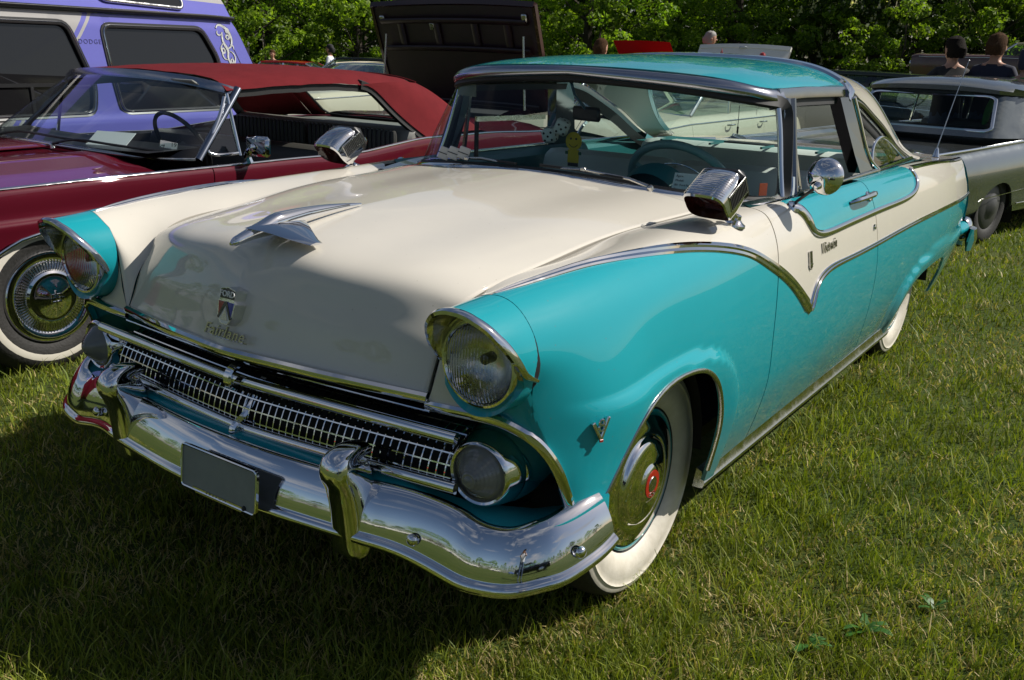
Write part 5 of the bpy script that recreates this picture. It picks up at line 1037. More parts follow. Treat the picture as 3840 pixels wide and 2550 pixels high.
# door mirror, handles
m1=obj('door_mirror',*box((1.045,2.04,.962),(.16,.040,.108),rotm(0,0,R(8)),.016),CHROME,CV);obj('mirror_stem',*tube(spl([(.99,2.02,.872),(.99,2.01,.92),(1.02,2.015,.95)],8),.016,8,sc=np.linspace(1.5,.8,8)),CHROME,m1);obj('mirror_socket',*lathe((1.03,2.015,.955),(0,-1,0),[(.022,0),(.018,.012),(.0005,.018)],14),CHROME,m1)
for s in(1,-1):
    X=NC(2.52,5.9)[0];hd=obj('door_handle',*tube(spl([X+[.0,-.02,.01],X+[.030,-.01,.02],X+[.034,.10,.022],X+[.0,.16,.015]],12)*np.array([s,1,1]),.009,8),CHROME,CV);obj('door_lock',*lathe((X+[0,.16,-.035])*[s,1,1],(s,0,0),[(.014,0),(.012,.008),(.0005,.01)],12),CHROME,hd)
bl=obj('bonnet_ridge',*sweep(np.stack([np.zeros(30),np.linspace(-.2,1.38,30),np.interp(np.linspace(-.2,1.38,30),[-.2,.6,1.38],[.875,.928,.940])],1),[0,0,1],dstrip(.20,.012)),BURG,CV)
# ================================================================== violet and grey van
VIO=paint('violet_paint',(.115,.115,.40),coatr=.04);GREYP=paint('silver_grey_paint',(.33,.32,.31),coatr=.05);VGL=mat('smoked_window',(.010,.010,.011),.10,spec=.5)
VN=root('custom_van','violet and silver grey van with smoked windows and swirling side decal, behind the convertible','van',(-4.75,3.0,0),rz=R(5));OFF[VN.name]=None
# local frame: +x = towards us (side), y along the van
def vtop(y): return ipl([(-3.5,1.69),(.9,1.685),(1.13,1.675)],y)
def rear_y(z_): return ipl([(.3,1.56),(.9,1.50),(1.30,1.303),(1.50,1.21),(1.68,1.125)],z_)
vs0=[(0.,.3),(0.02,.6),(.03,.88),(.03,.93),(.0,.96),(-.01,1.3),(-.05,1.60),(-.08,1.665)]
def vside(u,v):
    u=np.atleast_1d(u);v=np.atleast_1d(v);z_=v;x=np.interp(z_,[p[1] for p in vs0],[p[0] for p in vs0]);return np.stack([x,u,z_],1)
class VS:
    ku=[-4,2];kv=[0,2]
    def __call__(s,u,v): return vside(u,v)
    def normal(s,u,v):
        z_=np.atleast_1d(v);d=(np.interp(z_+.02,[p[1] for p in vs0],[p[0] for p in vs0])-np.interp(z_-.02,[p[1] for p in vs0],[p[0] for p in vs0]))/.04;return nrm(np.stack([1+0*d,0*d,-d],1))
VSS=VS()
def rrect(P,r,n=5):
    P=[np.array(p,float) for p in P];o=[]
    for i in range(len(P)):
        a,b,c=P[i-1],P[i],P[(i+1)%len(P)];d1=nrm(a-b);d2=nrm(c-b);k=min(r,np.linalg.norm(a-b)*.45,np.linalg.norm(c-b)*.45)
        for t in np.linspace(0,1,n): p0,p2=b+d1*k,b+d2*k;o.append(tuple((1-t)**2*p0+2*t*(1-t)*b+t*t*p2))
    return o
Wn1=rrect([(-1.95,1.585),(-.46,1.588),(-.30,1.15),(-.33,.955),(-2.2,.95)],.07);Wn2=rrect([(-.17,1.583),(.77,1.588),(.905,1.36),(.93,.955),(-.08,.955),(-.15,1.30)],.07)
body=[(-3.4,.3),(1.56,.3),(1.50,.9),(1.303,1.30),(1.21,1.5),(1.125,1.665),(-3.4,1.665)]
grey=[(-3.4,1.7),(-.295,1.66),(-.42,1.50),(-.97,.93),(-1.08,.81),(-3.4,.81)]
def vm(c):
    m=inside(c,grey).astype(int);m[c[:,1]<.81]=0
    for d_ in(.035,): 
        x0=np.interp(c[:,1],[.81,.93,1.5,1.66],[-1.08,-.97,-.42,-.295]);k=(np.abs(c[:,0]-x0-.055)<.014);m[k]=1
    return m
ln=[[(-1.08+k,.81),(-.97+k,.93),(-.42+k,1.50),(-.295+k,1.66)] for k in(0,.041,.069)]+[[(-3.4,.81),(-1.02,.81)]]
panel('body_side',VSS,body,.06,[VIO,GREYP],VN,vm,[l for l in ln],[Wn1,Wn2],vs_=1.,hemt=.03)
for W_ in(Wn1,Wn2):
    q_=np.array(W_);P=vside(q_[:,0],q_[:,1]);n=VSS.normal(q_[:,0],q_[:,1]);fr_=obj('window_frame',*sweep(P+n*.002,n,[(.020,-.004),(.018,.008),(.006,.013),(0,.013),(-.004,.006),(-.022,.006),(-.024,-.01)],closed=True),BLKPL,VN)
    obj('window_trim',*sweep(P+n*.006,n,dstrip(.0055,.012),closed=True),CHROME,fr_)
    c=q_.mean(0);V=np.concatenate([P-n*.012,[vside(c[0],c[1])[0]-[.012,0,0]]]);k=len(P);obj('window_pane',V,[[k,i,(i+1)%k] for i in range(k)],VGL,fr_,False)
for a_,b_ in(((-2.1,1.165),(-.34,1.165)),((-.80,1.165),(-.80,.96)),((-1.5,1.165),(-1.5,.96))):
    P=vside([a_[0],b_[0]],[a_[1],b_[1]]);obj('window_divider',*sweep(P,[1,0,0],[(.012,-.01),(.012,.004),(-.012,.004),(-.012,-.01)]),BLKPL,VN)
ut=np.linspace(-3.4,1.13,30);P=np.stack([np.full(30,-.055),ut,[vtop(u) for u in ut]],1);obj('roof_gutter',*sweep(P,[1,0,.2],[(.014,-.03),(.012,.015),(.002,.022),(-.006,.012),(-.012,.020),(-.016,-.03)]),BLKPL,VN);obj('gutter_trim',*sweep(P+[.012,0,.012],[1,0,.2],dstrip(.006,.012)),CHROME,VN)
# raised roof
rows=[]
for u in np.linspace(-3.4,1.13,24):
    k=1 if u<.1 else 1-((u-.1)/1.1)**2*.8;sec=[(-.07,1.685),(-.10,1.72),(-.16,1.80+.03*k),(-.26,1.86+.13*k),(-.42,1.88+.24*k),(-.8,1.90+.30*k),(-1.2,1.90+.31*k),(-1.95,1.685)];sp_=spl([(x,u,z_) for x,z_ in sec],22);rows.append(sp_)
V,F=loft(rows);obj('raised_roof',V,F,[VIO,GREYP],VN,True,[1 if V[f].mean(0)[1]>.55 and V[f].mean(0)[2]>1.82 else 0 for f in F])
rw=rrect([(-.10,1.76),(.63,1.735),(.66,1.80),(.58,1.90),(-.16,1.93)],.05);q_=np.array(rw);P=np.stack([np.interp(q_[:,1],[1.72,1.83,1.99],[-.085,-.155,-.27]),q_[:,0],q_[:,1]],1);n=np.broadcast_to(nrm([.85,0,.5]),P.shape);rf=obj('roof_window_frame',*sweep(P+n*.006,n,dstrip(.014,.014),closed=True),CHROME2,VN);V=np.concatenate([P+n*.008,[P.mean(0)+n[0]*.010]]);k=len(P);obj('roof_window_pane',V,[[k,i,(i+1)%k] for i in range(k)],VGL,rf,False)
P=[(0.0,1.56,.3),(.03,1.50,.9),(-.01,1.303,1.3),(-.04,1.21,1.5),(-.08,1.125,1.665)];Q=[(p[0]-1.9,p[1],p[2]) for p in P];Md=[(p[0]-.95,p[1]+.05,p[2]) for p in P];V,F=loft([P,[(p[0]-.25,p[1]+.035,p[2]) for p in P],Md,Q]);obj('rear_panel',V,F,VIO,VN)
P=np.array([vside(rear_y(z_)-.14,z_)[0]+[.002,0,0] for z_ in np.linspace(.96,1.63,12)]);obj('body_seam',*sweep(P,[1,0,0],[(.002,-.001),(-.002,-.001),(-.002,.001),(.002,.001)]),BLACK,VN)
text_obj('side_lettering','DODGE',.047,frame(np.array([-.0305,-.288,1.463]),(0,1,0),nrm([1,0,.12])),mat('dark_blue_lettering',(.03,.03,.14),.4),VN,.001,space=1.25)
# swirling decal: plain curls
DEC=mat('decal_silver',(.46,.47,.46),.4,var=.35,vs_=40);DEC2=mat('decal_dark',(.06,.07,.09),.4)
curls=[[(.93,1.60),(.965,1.625),(1.02,1.61),(1.07,1.56),(1.085,1.50),(1.06,1.45),(1.01,1.44)],[(.94,1.58),(.935,1.555),(.965,1.545),(.985,1.565)],[(.99,1.57),(.985,1.52),(1.0,1.47),(1.03,1.42),(1.02,1.37),(1.035,1.32),(1.04,1.28)],[(.985,1.48),(.965,1.46),(.955,1.43),(.975,1.40),(1.0,1.41)],[(.97,1.44),(.965,1.39),(.985,1.355),(1.02,1.35)],[(1.05,1.42),(1.085,1.40),(1.10,1.36),(1.085,1.32),(1.075,1.27)],[(1.06,1.47),(1.09,1.46),(1.095,1.43)],[(1.06,1.37),(1.07,1.33),(1.06,1.28)]]
for q_ in range(16):
    a_=q_*.39;cx_,cy_=[(1.05,1.585),(1.045,1.53),(.975,1.42),(1.06,1.34)][q_%4];r_c=.018+.004*(q_%3);curls.append([(cx_+r_c*math.cos(a_+k2*.9)*(1-.12*k2),cy_+r_c*math.sin(a_+k2*.9)*(1-.12*k2)) for k2 in range(5)])
for k,cv_ in enumerate(curls):
    q_=spl([(a,b,0) for a,b in cv_],24)[:,:2];P=vside(q_[:,0],q_[:,1])+[.003,0,0];w_=np.interp(np.linspace(0,1,24),[0,.4,1],[.4,1,.35])*(1.3 if k in(0,2) else (.7 if k<7 else .42))
    obj('decal_curl',*sweep(P,[1,0,0],[(.013,-.001),(.013,.001),(-.013,.001),(-.013,-.001)],sc=w_,sc2=np.ones(24)),DEC2,VN,False);obj('decal_curl',*sweep(P+[.0014,0,0],[1,0,0],[(.009,-.001),(.009,.001),(-.009,.001),(-.009,-.001)],sc=w_,sc2=np.ones(24)),DEC,VN,False)
for y in(-2.4,.55): swheel(VN,-.02,y,1,.35)
M_=MB();M_.add(*box((-1.0,-.95,.9),(1.7,4.7,1.1)));M_.build('cabin_shell',DARK,VN,False)
# ================================================================== terrain height (gentle rise to the right rear, fall to the left rear)
def gz_(x,y):
    x=np.asarray(x,float);y=np.asarray(y,float);return sstep((y-9)/9)*np.clip(.05*(x+12.5),-.75,.75)+.42*sstep((y-19)/9)*sstep((x+15)/8)
# ================================================================== dark car with its bonnet up
DKB=paint('black_cherry_paint',(.020,.003,.006),coatr=.03);UND=mat('bonnet_underside',(.016,.005,.007),.42,var=.4,vs_=6)
OH=root('open_bonnet_car','very dark red car with its bonnet raised, behind the convertible','car',(-4.85,6.75,0));OFF[OH.name]=np.zeros(3)
coach(OH,[(0,.80),(.3,.90),(1.5,.95),(3.6,.95),(5.2,.85)],[(0,.3),(5.2,.3)],[(0,.88),(.5,.98),(4.5,.98),(5.2,.9)],SECT,[(.9,.42,.68),(4.0,.42,.66)],DKB,(1.5,2.7),.04,.08,(),(.02,1.45))
for o_ in list(OH.children):
    if o_.name.startswith('bonnet'): bpy.data.objects.remove(o_)
greenhouse(OH,(1.6,.97),(2.15,1.38),(3.5,1.36),(4.1,.97),.80,.68,DKB,DKB)
for s in(1,-1):
    for y in(.9,4.0): swheel(OH,.95,y,s)
an=R(70);hy,hz=.62,.86;uy,uz=-math.cos(an),math.sin(an)
def lidp(x,t,d=0):   # x across, t 0 hinge..1 front edge, d below surface
    L_=1.17;cr=.05*(1-(x/1.12)**2);return np.array([x,hy+uy*t*L_+ -uz*(-(cr-d)),hz+uz*t*L_- uy*(cr-d)*0+(cr-d)*.7])
rows=[[lidp(x,t,0) for x in np.linspace(-1.12,1.12,17)] for t in np.linspace(0,1,9)];V,F=loft(rows);obj('raised_bonnet',V,F,DKB,OH);rows2=[[lidp(x,t,.035) for x in np.linspace(-1.10,1.10,17)] for t in np.linspace(0,.985,9)];V,F=loft(rows2);ub=obj('bonnet_inner_panel',V,F,UND,OH)
e=[lidp(x,1,.02) for x in np.linspace(-1.12,1.12,17)];obj('bonnet_front_lip',*sweep(np.array(e),[0,-.3,-.9],[(.03,-.02),(.03,.035),(-.03,.035),(-.03,-.02)]),DKB,OH)
for s in(1,-1): e=np.array([lidp(1.11*s,t,.02) for t in np.linspace(0,1,8)]);obj('bonnet_side_lip',*sweep(e,[0,-.6,-.7],[(.02,-.02),(.02,.03),(-.02,.03),(-.02,-.02)]),DKB,OH);e=np.array([lidp(.95*s,.75,.08),(1.0*s,.25,.9)]);obj('bonnet_prop',*tube(e,.012,6),STEEL,OH)
for t_ in(.08,.60,.86): e=np.array([lidp(x,t_,.055+.02*math.cos(x*1.4)) for x in np.linspace(-1.0,1.0,21)]);obj('bonnet_rib',*sweep(e,[0,-.6,-.7],dstrip(.035,.025)),UND,OH)
for x in(-.75,-.25,.28,.72): e=np.array([lidp(x,t,.05) for t in np.linspace(.62,.84,6)]);obj('bonnet_rib',*sweep(e,[0,-.6,-.7],dstrip(.045,.02)),UND,OH)
for x,t_ in((-.98,.88),(.98,.90),(-.30,.80)): p=lidp(x,t_,.06);obj('bonnet_latch',*box(p,(.06,.03,.09),rotm(.5,0,.2),.01),STEEL,OH)
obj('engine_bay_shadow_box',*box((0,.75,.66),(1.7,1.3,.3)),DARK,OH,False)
# ================================================================== grey saloon seen from behind on the right
GREYM=mat('grey_green_metallic',(.165,.18,.178),.24,.75,coat=1,coatr=.04,var=.03,vs_=6,rvar=.04)
CD=root('grey_saloon','grey green metallic sixties saloon with tail fins, parked behind the turquoise coupe','car',(-.65,6.58,0),rz=R(-14));OFF[CD.name]=None
cs2=[(0,.09),(.12,.04),(.25,.03),(.45,.012),(.62,.0),(.80,.02),(.93,.06),(1.0,.115)]
nC,_p=coach(CD,[(-.05,.70),(.0,.785),(.25,.80),(1.0,.822),(1.9,.855),(3.6,.885),(4.6,.88),(5.5,.80)],[(-.05,.30),(1.0,.24),(5.5,.25)],[(-.05,.95),(.3,1.0),(4.5,1.02),(5.5,.95)],cs2,[(1.42,.36,.54),(4.7,.42,.6)],GREYM,(2.35,3.35,4.1),.0,.05,[(CHROME,7.0,.010,.008,-.04,5.3),(CHROME2,1.1,.008,.006,1.85,5.2)],(1.72,3.95),extra=lambda t:-.055*(1-abs(t)**9)+.03*(1-t*t))
for s in(1,-1):
    for y in(1.40,4.65): swheel(CD,.93,y,s,.34,cover=mat('dull_wheel',(.08,.08,.08),.5,.5) if 'dull_wheel' not in bpy.data.materials else bpy.data.materials['dull_wheel'])
    V,F=sweep(np.stack([np.full(40,.90*s),np.linspace(-.04,2.2,40),np.interp(np.linspace(-.04,2.2,40),[-.04,.25,1.0,1.9,2.2],[.79,.808,.83,.863,.868])],1),[0,0,1],dstrip(.013,.012));obj('fin_trim',V,F,CHROME,CD)
class BW:   # rear body panel with the window opening; u across, v 0 foot .. 1 roof edge
    def __call__(s,u,v):
        u=np.atleast_1d(u)*1.;v=np.atleast_1d(v)*1.;b=(u/.85)**2;return np.stack([u*(1-.10*v),1.66+.26*v+.10*b*(1+.0*v)+.30*np.clip((abs(u)-.66)/.2,0,1)**2,.885+.385*v-.03*b*v],1)
    def normal(s,u,v):
        e=.01;a=s(np.atleast_1d(u)+e,v)-s(np.atleast_1d(u)-e,v);b=s(u,np.atleast_1d(v)+e)-s(u,np.atleast_1d(v)-e);return nrm(np.cross(a,b))
bw=BW();wn=rrect([(-.66,.93),(.66,.93),(.69,.12),(-.69,.12)],.10)
panel('rear_window_panel',bw,[(-.86,-.02),(.86,-.02),(.86,1.05),(-.86,1.05)],.06,[GREYM],CD,holes=[wn],vs_=1.0,hemt=.03)
q_=np.array(wn);P=bw(q_[:,0],q_[:,1]);n=bw.normal(q_[:,0],q_[:,1]);wf=obj('rear_window_moulding',*sweep(P+n*.002,n,dstrip(.017,.014),closed=True),CHROME,CD);panel('rear_window_glass',bw,wn,.08,[GLASSW],CD,vs_=1.0,hemt=.002)
rows=[]
for s_,w_,ze,zc in((1.985,.775,1.235,1.272),(1.97,.775,1.262,1.315),(2.06,.775,1.285,1.368),(2.5,.78,1.30,1.395),(3.1,.775,1.30,1.395),(3.7,.76,1.285,1.370),(3.92,.74,1.262,1.335)):
    t=np.linspace(-1,1,21);rows.append(np.stack([t*w_,np.full(21,s_)+(-.10*(1-t*t)+.30*np.clip((abs(t)*.86-.66)/.2,0,1)**2*(1 if s_<2.0 else .4))*(1 if s_<2.2 else 0),ze+(zc-ze)*(1-np.abs(t)**2.6)],1))
V,F=loft(rows);obj('roof_panel',V,F,GREYM,CD)
for s in(1,-1):
    e=np.array([r[-1 if s>0 else 0] for r in rows]);obj('drip_rail',*sweep(e+[0,0,-.01],[s*1.,0,0],dstrip(.014,.012)),CHROME,CD)
    eb=bw(np.full(8,.86),np.linspace(-.02,1.05,8))*[s,1,1];ee=np.stack([np.linspace(.86,.785,8)*s,np.linspace(2.50,2.46,8),np.linspace(.88,1.285,8)],1);V,F=loft([eb,eb*.6+ee*.4+[.012*s,0,0],ee]);obj('rear_pillar',V,F,GREYM,CD)
    obj('pillar_louvre',*box((.81*s,2.12,.955),(.012,.035,.10),rotm(0,R(-8)*s,0),.003),CHROME,CD)
    V,F=loft([[(.86*s,2.50,.885),(.785*s,2.46,1.28)],[(.86*s,3.3,.90),(.78*s,3.28,1.29)]]);obj('side_window_glass',V,F,GLASS,CD,False);V,F=loft([[(.86*s,3.34,.90),(.78*s,3.32,1.29)],[(.85*s,4.5,.90),(.76*s,3.95,1.27)]]);obj('side_window_glass',V,F,GLASS,CD,False)
    for y_,y2 in((2.50,2.46),(3.32,3.30),(4.5,3.95)): obj('window_post',*tube([(.86*s,y_,.89),(.785*s,y2,1.28)],.014,6),CHROME,CD)
V,F=loft([np.array([(x,4.62-.1*x*x,.90) for x in np.linspace(-.8,.8,9)]),np.array([(x,3.98-.06*x*x,1.30) for x in np.linspace(-.72,.72,9)])]);obj('windscreen_glass',V,F,GLASSW,CD)
seats(CD,2.35,.72,.92,SB,'rear_seat_back');seats(CD,3.2,.72,.95,SB,'front_seat_back');obj('parcel_shelf',*box((0,2.0,.885),(1.4,.45,.01)),SB,CD,False)
a=np.linspace(0,2*math.pi,36,endpoint=False);c=np.array([-.36,3.95,.99]);ax=nrm([0,-.85,.5]);e2=np.cross(ax,[1,0,0]);P=c+.20*(np.cos(a)[:,None]*np.array([1,0,0])+np.sin(a)[:,None]*e2);w=obj('steering_wheel',*sweep(P,np.broadcast_to(ax,P.shape),circ(.010,6),closed=True),CHROME2,CD);obj('steering_spoke',*tube([c-[.19,0,0],c,c+[.19,0,0]],.008,5),CHROME2,w)
u=[(.70,.39),(1.10,.39),(1.12,.22)];P=np.array([nC(a_,np.interp(b_,nC(np.full(60,a_),np.linspace(0,7,60))[:,2],np.linspace(0,7,60)))[0] for a_,b_ in [(1.0,.20),(1.06,.40),(1.10,.415),(1.9,.45),(2.3,.46)]]);obj('skirt_seam',*sweep(P+[.002,0,0],[1,0,0],[(.003,-.001),(.003,.001),(-.003,.001),(-.003,-.001)]),CHROME2,CD)
# ================================================================== further cars
CRM2=paint('ivory_paint',(.58,.54,.42));WHT=paint('white_paint',(.66,.64,.58));REDP=paint('red_paint',(.42,.012,.014));BRN=mat('brown_metallic',(.085,.04,.032),.4,.3,coat=.8,coatr=.08,rvar=.05);BLKP=paint('black_paint',(.012,.013,.014));DGR=paint('dark_green_paint',(.012,.02,.016));TAN=mat('cream_vinyl_roof',(.60,.50,.33),.6,var=.04)
def std(name,label,loc,rz,pm,L_=4.9,W=.93,zt=.92,rf=1.40,roofm=None,nose='box',gh=None,plan=None,arch=None,group=None,wr=.68,top=None,seams=None,crown=.05,glass=GLASS,mid=None):
    r_=root(name,label,'car',(loc[0],loc[1],float(gz_(loc[0],loc[1]))),group,rz);OFF[r_.name]=None
    top=top or [(0,zt-.14),(.2,zt-.05),(1.3,zt),(L_-1.2,zt+.01),(L_-.15,zt-.06),(L_,zt-.14)];arch=arch or [(.85,.40,.66),(L_-1.05,.40,.66)]
    coach(r_,top,[(0,.3),(L_,.3)],plan or [(0,W-.10),(.4,W),(L_-.5,W),(L_,W-.08)],SECT,arch,pm,seams or (1.35,2.5),crown,.09,[(CHROME,5.0,.008,.006,.2,L_-.2)],None)
    g_=gh or ((1.45,zt+.01),(2.05,rf-.04),(3.3,rf-.05),(4.0,zt+.02));greenhouse(r_,*g_,wb_=W-.13,wt_=wr,roofm=roofm or pm,pill=pm,mid=mid,glass=glass)
    for s in(1,-1):
        for (y,_,_) in arch: swheel(r_,W-.03,y,s,.33)
        obj('headlight',*lathe((s*(W-.22),-.02,zt-.26),(0,-1,0),[(.085,-.05),(.085,.0),(.07,.02),(.0005,.03)],16),CHROME2,r_)
    for y_ in(-.10,L_+.06): obj('bumper',*sweep([(-W+.02,y_+(.15 if y_<0 else -.15),.45),(-W*.7,y_,.45),(W*.7,y_,.45),(W-.02,y_+(.15 if y_<0 else -.15),.45)],[0,0,1],[(.05,-.06),(.0,-.05),(-.02,0),(0,.05),(.05,.06)]),CHROME2,r_)
    seats(r_,2.45,W-.25,zt+.02,SEATD);seats(r_,3.35,W-.25,zt+.02,SEATD);return r_
iv=std('ivory_saloon','ivory saloon with its boot lid raised, seen through the coupe windscreen','x' and (-3.02,6.3),0,CRM2,L_=4.8,W=.84,zt=.90,rf=1.36,seams=(1.3,2.30,3.25),mid=(2.45,),glass=GLASS)
OFF[iv.name]=None
for y in(2.20,3.14):
    for s in(1,-1): obj('door_handle',*tube(spl([(.835*s,y-.06,.80),(.87*s,y-.05,.805),(.875*s,y+.06,.805),(.84*s,y+.08,.80)],8),.010,6),CHROME,iv)
# raised boot lid
an=R(52);rows=[[(x,3.95+math.cos(an)*t*.85-.0,.98+math.sin(an)*t*.82+.03*(1-(x/.7)**2)) for x in np.linspace(-.62,.62,9)] for t in np.linspace(0,1,6)];V,F=loft(rows);V2=V-[0,-.03,.03];M_=MB();M_.add(V,F);M_.add(V2,[f[::-1] for f in F]);M_.build('raised_boot_lid',WHT,iv)
e=np.array([(x,3.95+math.cos(an)*.85+.012,.98+math.sin(an)*.82-.0+.03*(1-(x/.7)**2)) for x in np.linspace(-.62,.62,9)]);obj('boot_lid_edge',*sweep(e,nrm([0,.6,.8]),[(.02,-.05),(.02,.01),(-.02,.01),(-.02,-.05)]),WHT,iv);obj('boot_handle',*box(e[4]+[.0,-.06,-.03],(.10,.02,.03),rotm(.6,0,.4),.006),CHROME2,iv)
std('ivory_coupe','ivory coupe mostly hidden behind the red cloth top of the convertible',(-7.6,6.4),R(-4),CRM2,L_=5.0,W=.96,zt=.98,rf=1.28)
rb=std('red_hatch_car','red car with its bonnet raised behind the turquoise roof',(-6.1,13.2),R(6),REDP,L_=4.4,W=.86,zt=.9,rf=1.3)
V,F=loft([[(x,1.2-.75*t,.95+.60*t+.04*(1-x*x)) for x in np.linspace(-.42,.62,9)] for t in np.linspace(0,1,5)]);obj('raised_bonnet',V,F,REDP,rb)
std('dark_estate_car','dark green estate car just beyond the grey saloon roof',(-5.0,11.7),R(-75),DGR,L_=4.6,W=.88,zt=.93,rf=1.30,gh=((1.35,.94),(1.85,1.25),(4.1,1.24),(4.45,.95)))
br=std('brown_coupe','long dark brown coupe with cream vinyl roof at the right edge',(-5.35,29.9),R(-80),BRN,L_=5.6,W=.98,zt=1.00,rf=1.42,roofm=TAN,gh=((2.25,1.02),(2.72,1.36),(4.0,1.35),(4.9,1.02)),top=[(0,.96),(.1,1.0),(2.2,1.03),(4.2,1.03),(5.5,.98),(5.6,.9)],seams=(2.15,3.6),arch=[(.95,.42,.68),(4.3,.42,.66)],crown=.03)
std('red_beetle_saloon','small rounded red saloon at the far edge of the field','x' and (-22.3,17.6),R(-62),REDP,L_=4.2,W=.80,zt=.98,rf=1.52,gh=((1.05,.99),(1.55,1.46),(2.9,1.45),(3.9,.99)),mid=(2.2,),wr=.60)
std('black_saloon','black saloon with chrome window frames left of the raised bonnet',(-17.3,15.2),R(-66),BLKP,L_=4.9,W=.90,zt=.96,rf=1.42)
# cars behind the viewer, only met as reflections in the chrome
CRS=[('blue_saloon','blue saloon parked across the field, behind the viewer',(9,-24),R(80),paint('blue_paint',(.03,.08,.28))),('white_saloon','white saloon parked across the field, behind the viewer',(-2,-27),R(95),WHT),('red_saloon','red saloon parked across the field, behind the viewer',(-13,-22),R(70),REDP),('silver_saloon','silver saloon parked across the field, behind the viewer',(18,-16),R(60),GREYP)]
for n_,l_,p_,r_,m_ in CRS: std(n_,l_,p_,r_,m_)
dt=std('black_limousine','black car facing the coupe from the right, behind the viewer',(6.5,-2.2),R(150),BLKP,L_=5.2,W=.97)
# ================================================================== people
SKIN=mat('skin',(.45,.24,.16),.5,var=.06);HAIR=mat('dark_hair',(.012,.009,.007),.9,spec=.1,var=.4,vs_=60,bump=.6,bs=90);HAIRB=mat('brown_hair',(.055,.028,.013),.9,spec=.1,var=.4,vs_=60,bump=.6,bs=90)
def person(label,loc,face,shirt,trousers,hair,h=1.76,arms=((.12,.02,-.30),(.12,.02,-.30)),cap=None,fore=None,lean=0,skin=SKIN,bare=True,step=.06,female=False):
    """face = heading in radians of the direction looked at (0 = +y)"""
    k=h/1.76;S=1 if not female else .9
    J={'pel':(0,0,.95),'sp':(0,.0,1.12),'ch':(0,.0+lean*.5,1.32),'nk':(0,lean,1.475),'hd':(0,lean+.015,1.60),'ht':(0,lean+.015,1.70),
       'hl':(-.095,0,.90),'kl':(-.11,.02+step*.5,.49),'al':(-.12,step-.02,.09),'tl':(-.14,step+.13,.035),'hr':(.095,0,.90),'kr':(.11,.02-step*.3,.49),'ar':(.12,-step*.5-.02,.09),'tr':(.14,-step*.5+.13,.035),
       'sl':(-.185*S,lean*.8,1.40),'sr':(.185*S,lean*.8,1.40)}
    rd={'pel':(.155,.12),'sp':(.14,.10),'ch':(.165*S,.115),'nk':(.058,.058),'hd':(.055,.062),'ht':(.040,.050),'hl':(.095,.095),'kl':(.062,.062),'al':(.042,.045),'tl':(.035,.028),'hr':(.095,.095),'kr':(.062,.062),'ar':(.042,.045),'tr':(.035,.028),'sl':(.062,.062),'sr':(.062,.062)}
    E=[('pel','sp'),('sp','ch'),('ch','nk'),('nk','hd'),('hd','ht'),('pel','hl'),('hl','kl'),('kl','al'),('al','tl'),('pel','hr'),('hr','kr'),('kr','ar'),('ar','tr'),('ch','sl'),('ch','sr')]
    fore=fore or ((.02,.10,-.24),(.02,.10,-.24))
    for n_,sg,a,f_ in(('l',-1,arms[0],fore[0]),('r',1,arms[1],fore[1])):
        s_=np.array(J['s'+n_]);e_=s_+np.array([sg*a[0],a[1],a[2]]);w_=e_+np.array([sg*f_[0],f_[1],f_[2]]);d_=nrm(w_-e_)
        J['e'+n_]=tuple(e_);J['w'+n_]=tuple(w_);J['p'+n_]=tuple(w_+d_*.08);rd['e'+n_]=(.043,.043);rd['w'+n_]=(.029,.026);rd['p'+n_]=(.038,.020);E+=[('s'+n_,'e'+n_),('e'+n_,'w'+n_),('w'+n_,'p'+n_)]
        for q in range(4): 
            sd_=nrm(np.cross(d_,[0,0,1.])+1e-3);b_=w_+d_*.10+sd_*(q-1.5)*.018;J[f'f{n_}{q}']=tuple(b_);J[f'g{n_}{q}']=tuple(b_+d_*(.07-.008*abs(q-1.5))+np.array([0,.012,-.0]));rd[f'f{n_}{q}']=(.010,.010);rd[f'g{n_}{q}']=(.007,.007);E+=[('p'+n_,f'f{n_}{q}'),(f'f{n_}{q}',f'g{n_}{q}')]
        J['t'+n_+'h']=tuple(w_+d_*.07+nrm(np.cross(d_,[0,0,1.])+1e-3)*-.05);rd['t'+n_+'h']=(.010,.010);E.append(('p'+n_,'t'+n_+'h'))
    ks=list(J);me=bpy.data.meshes.new('person');me.from_pydata([tuple(np.array(J[q])*k) for q in ks],[(ks.index(a),ks.index(b)) for a,b in E],[]);o=bpy.data.objects.new('person_tmp',me);COL.objects.link(o)
    sm=o.modifiers.new('s','SKIN');sb=o.modifiers.new('b','SUBSURF');sb.levels=2
    for i,q in enumerate(ks): me.skin_vertices[0].data[i].radius=(rd[q][0]*k,rd[q][1]*k);me.skin_vertices[0].data[i].use_root=(q=='pel')
    dg=bpy.context.evaluated_depsgraph_get();m2=bpy.data.meshes.new_from_object(o.evaluated_get(dg));bpy.data.objects.remove(o)
    V=np.array([v.co[:] for v in m2.vertices]);F=[list(p.vertices) for p in m2.polygons];bpy.data.meshes.remove(m2)
    c=np.array([V[f].mean(0) for f in F])/k;ea=[np.array(J['el']),np.array(J['er'])];mi=[]
    for q in c:
        m_=0
        if q[2]>1.455 and abs(q[0])<.11: m_=0
        elif q[2]<.075: m_=3
        elif q[2]<.97 and abs(q[0])<.24 and min(np.linalg.norm(q-np.array(J['w'+n])) for n in'lr')>.16: m_=2
        else:
            d=min((np.linalg.norm(q-np.array(J['w'+n])),n) for n in'lr');el=np.array(J['e'+d[1]]);w_=np.array(J['w'+d[1]]);t=np.dot(q-el,w_-el)/np.dot(w_-el,w_-el)
            m_=0 if (t>(.0 if bare else .93) and d[0]<.30 and np.linalg.norm(np.cross(q-el,nrm(w_-el)))<.09) else 1
        mi.append(m_)
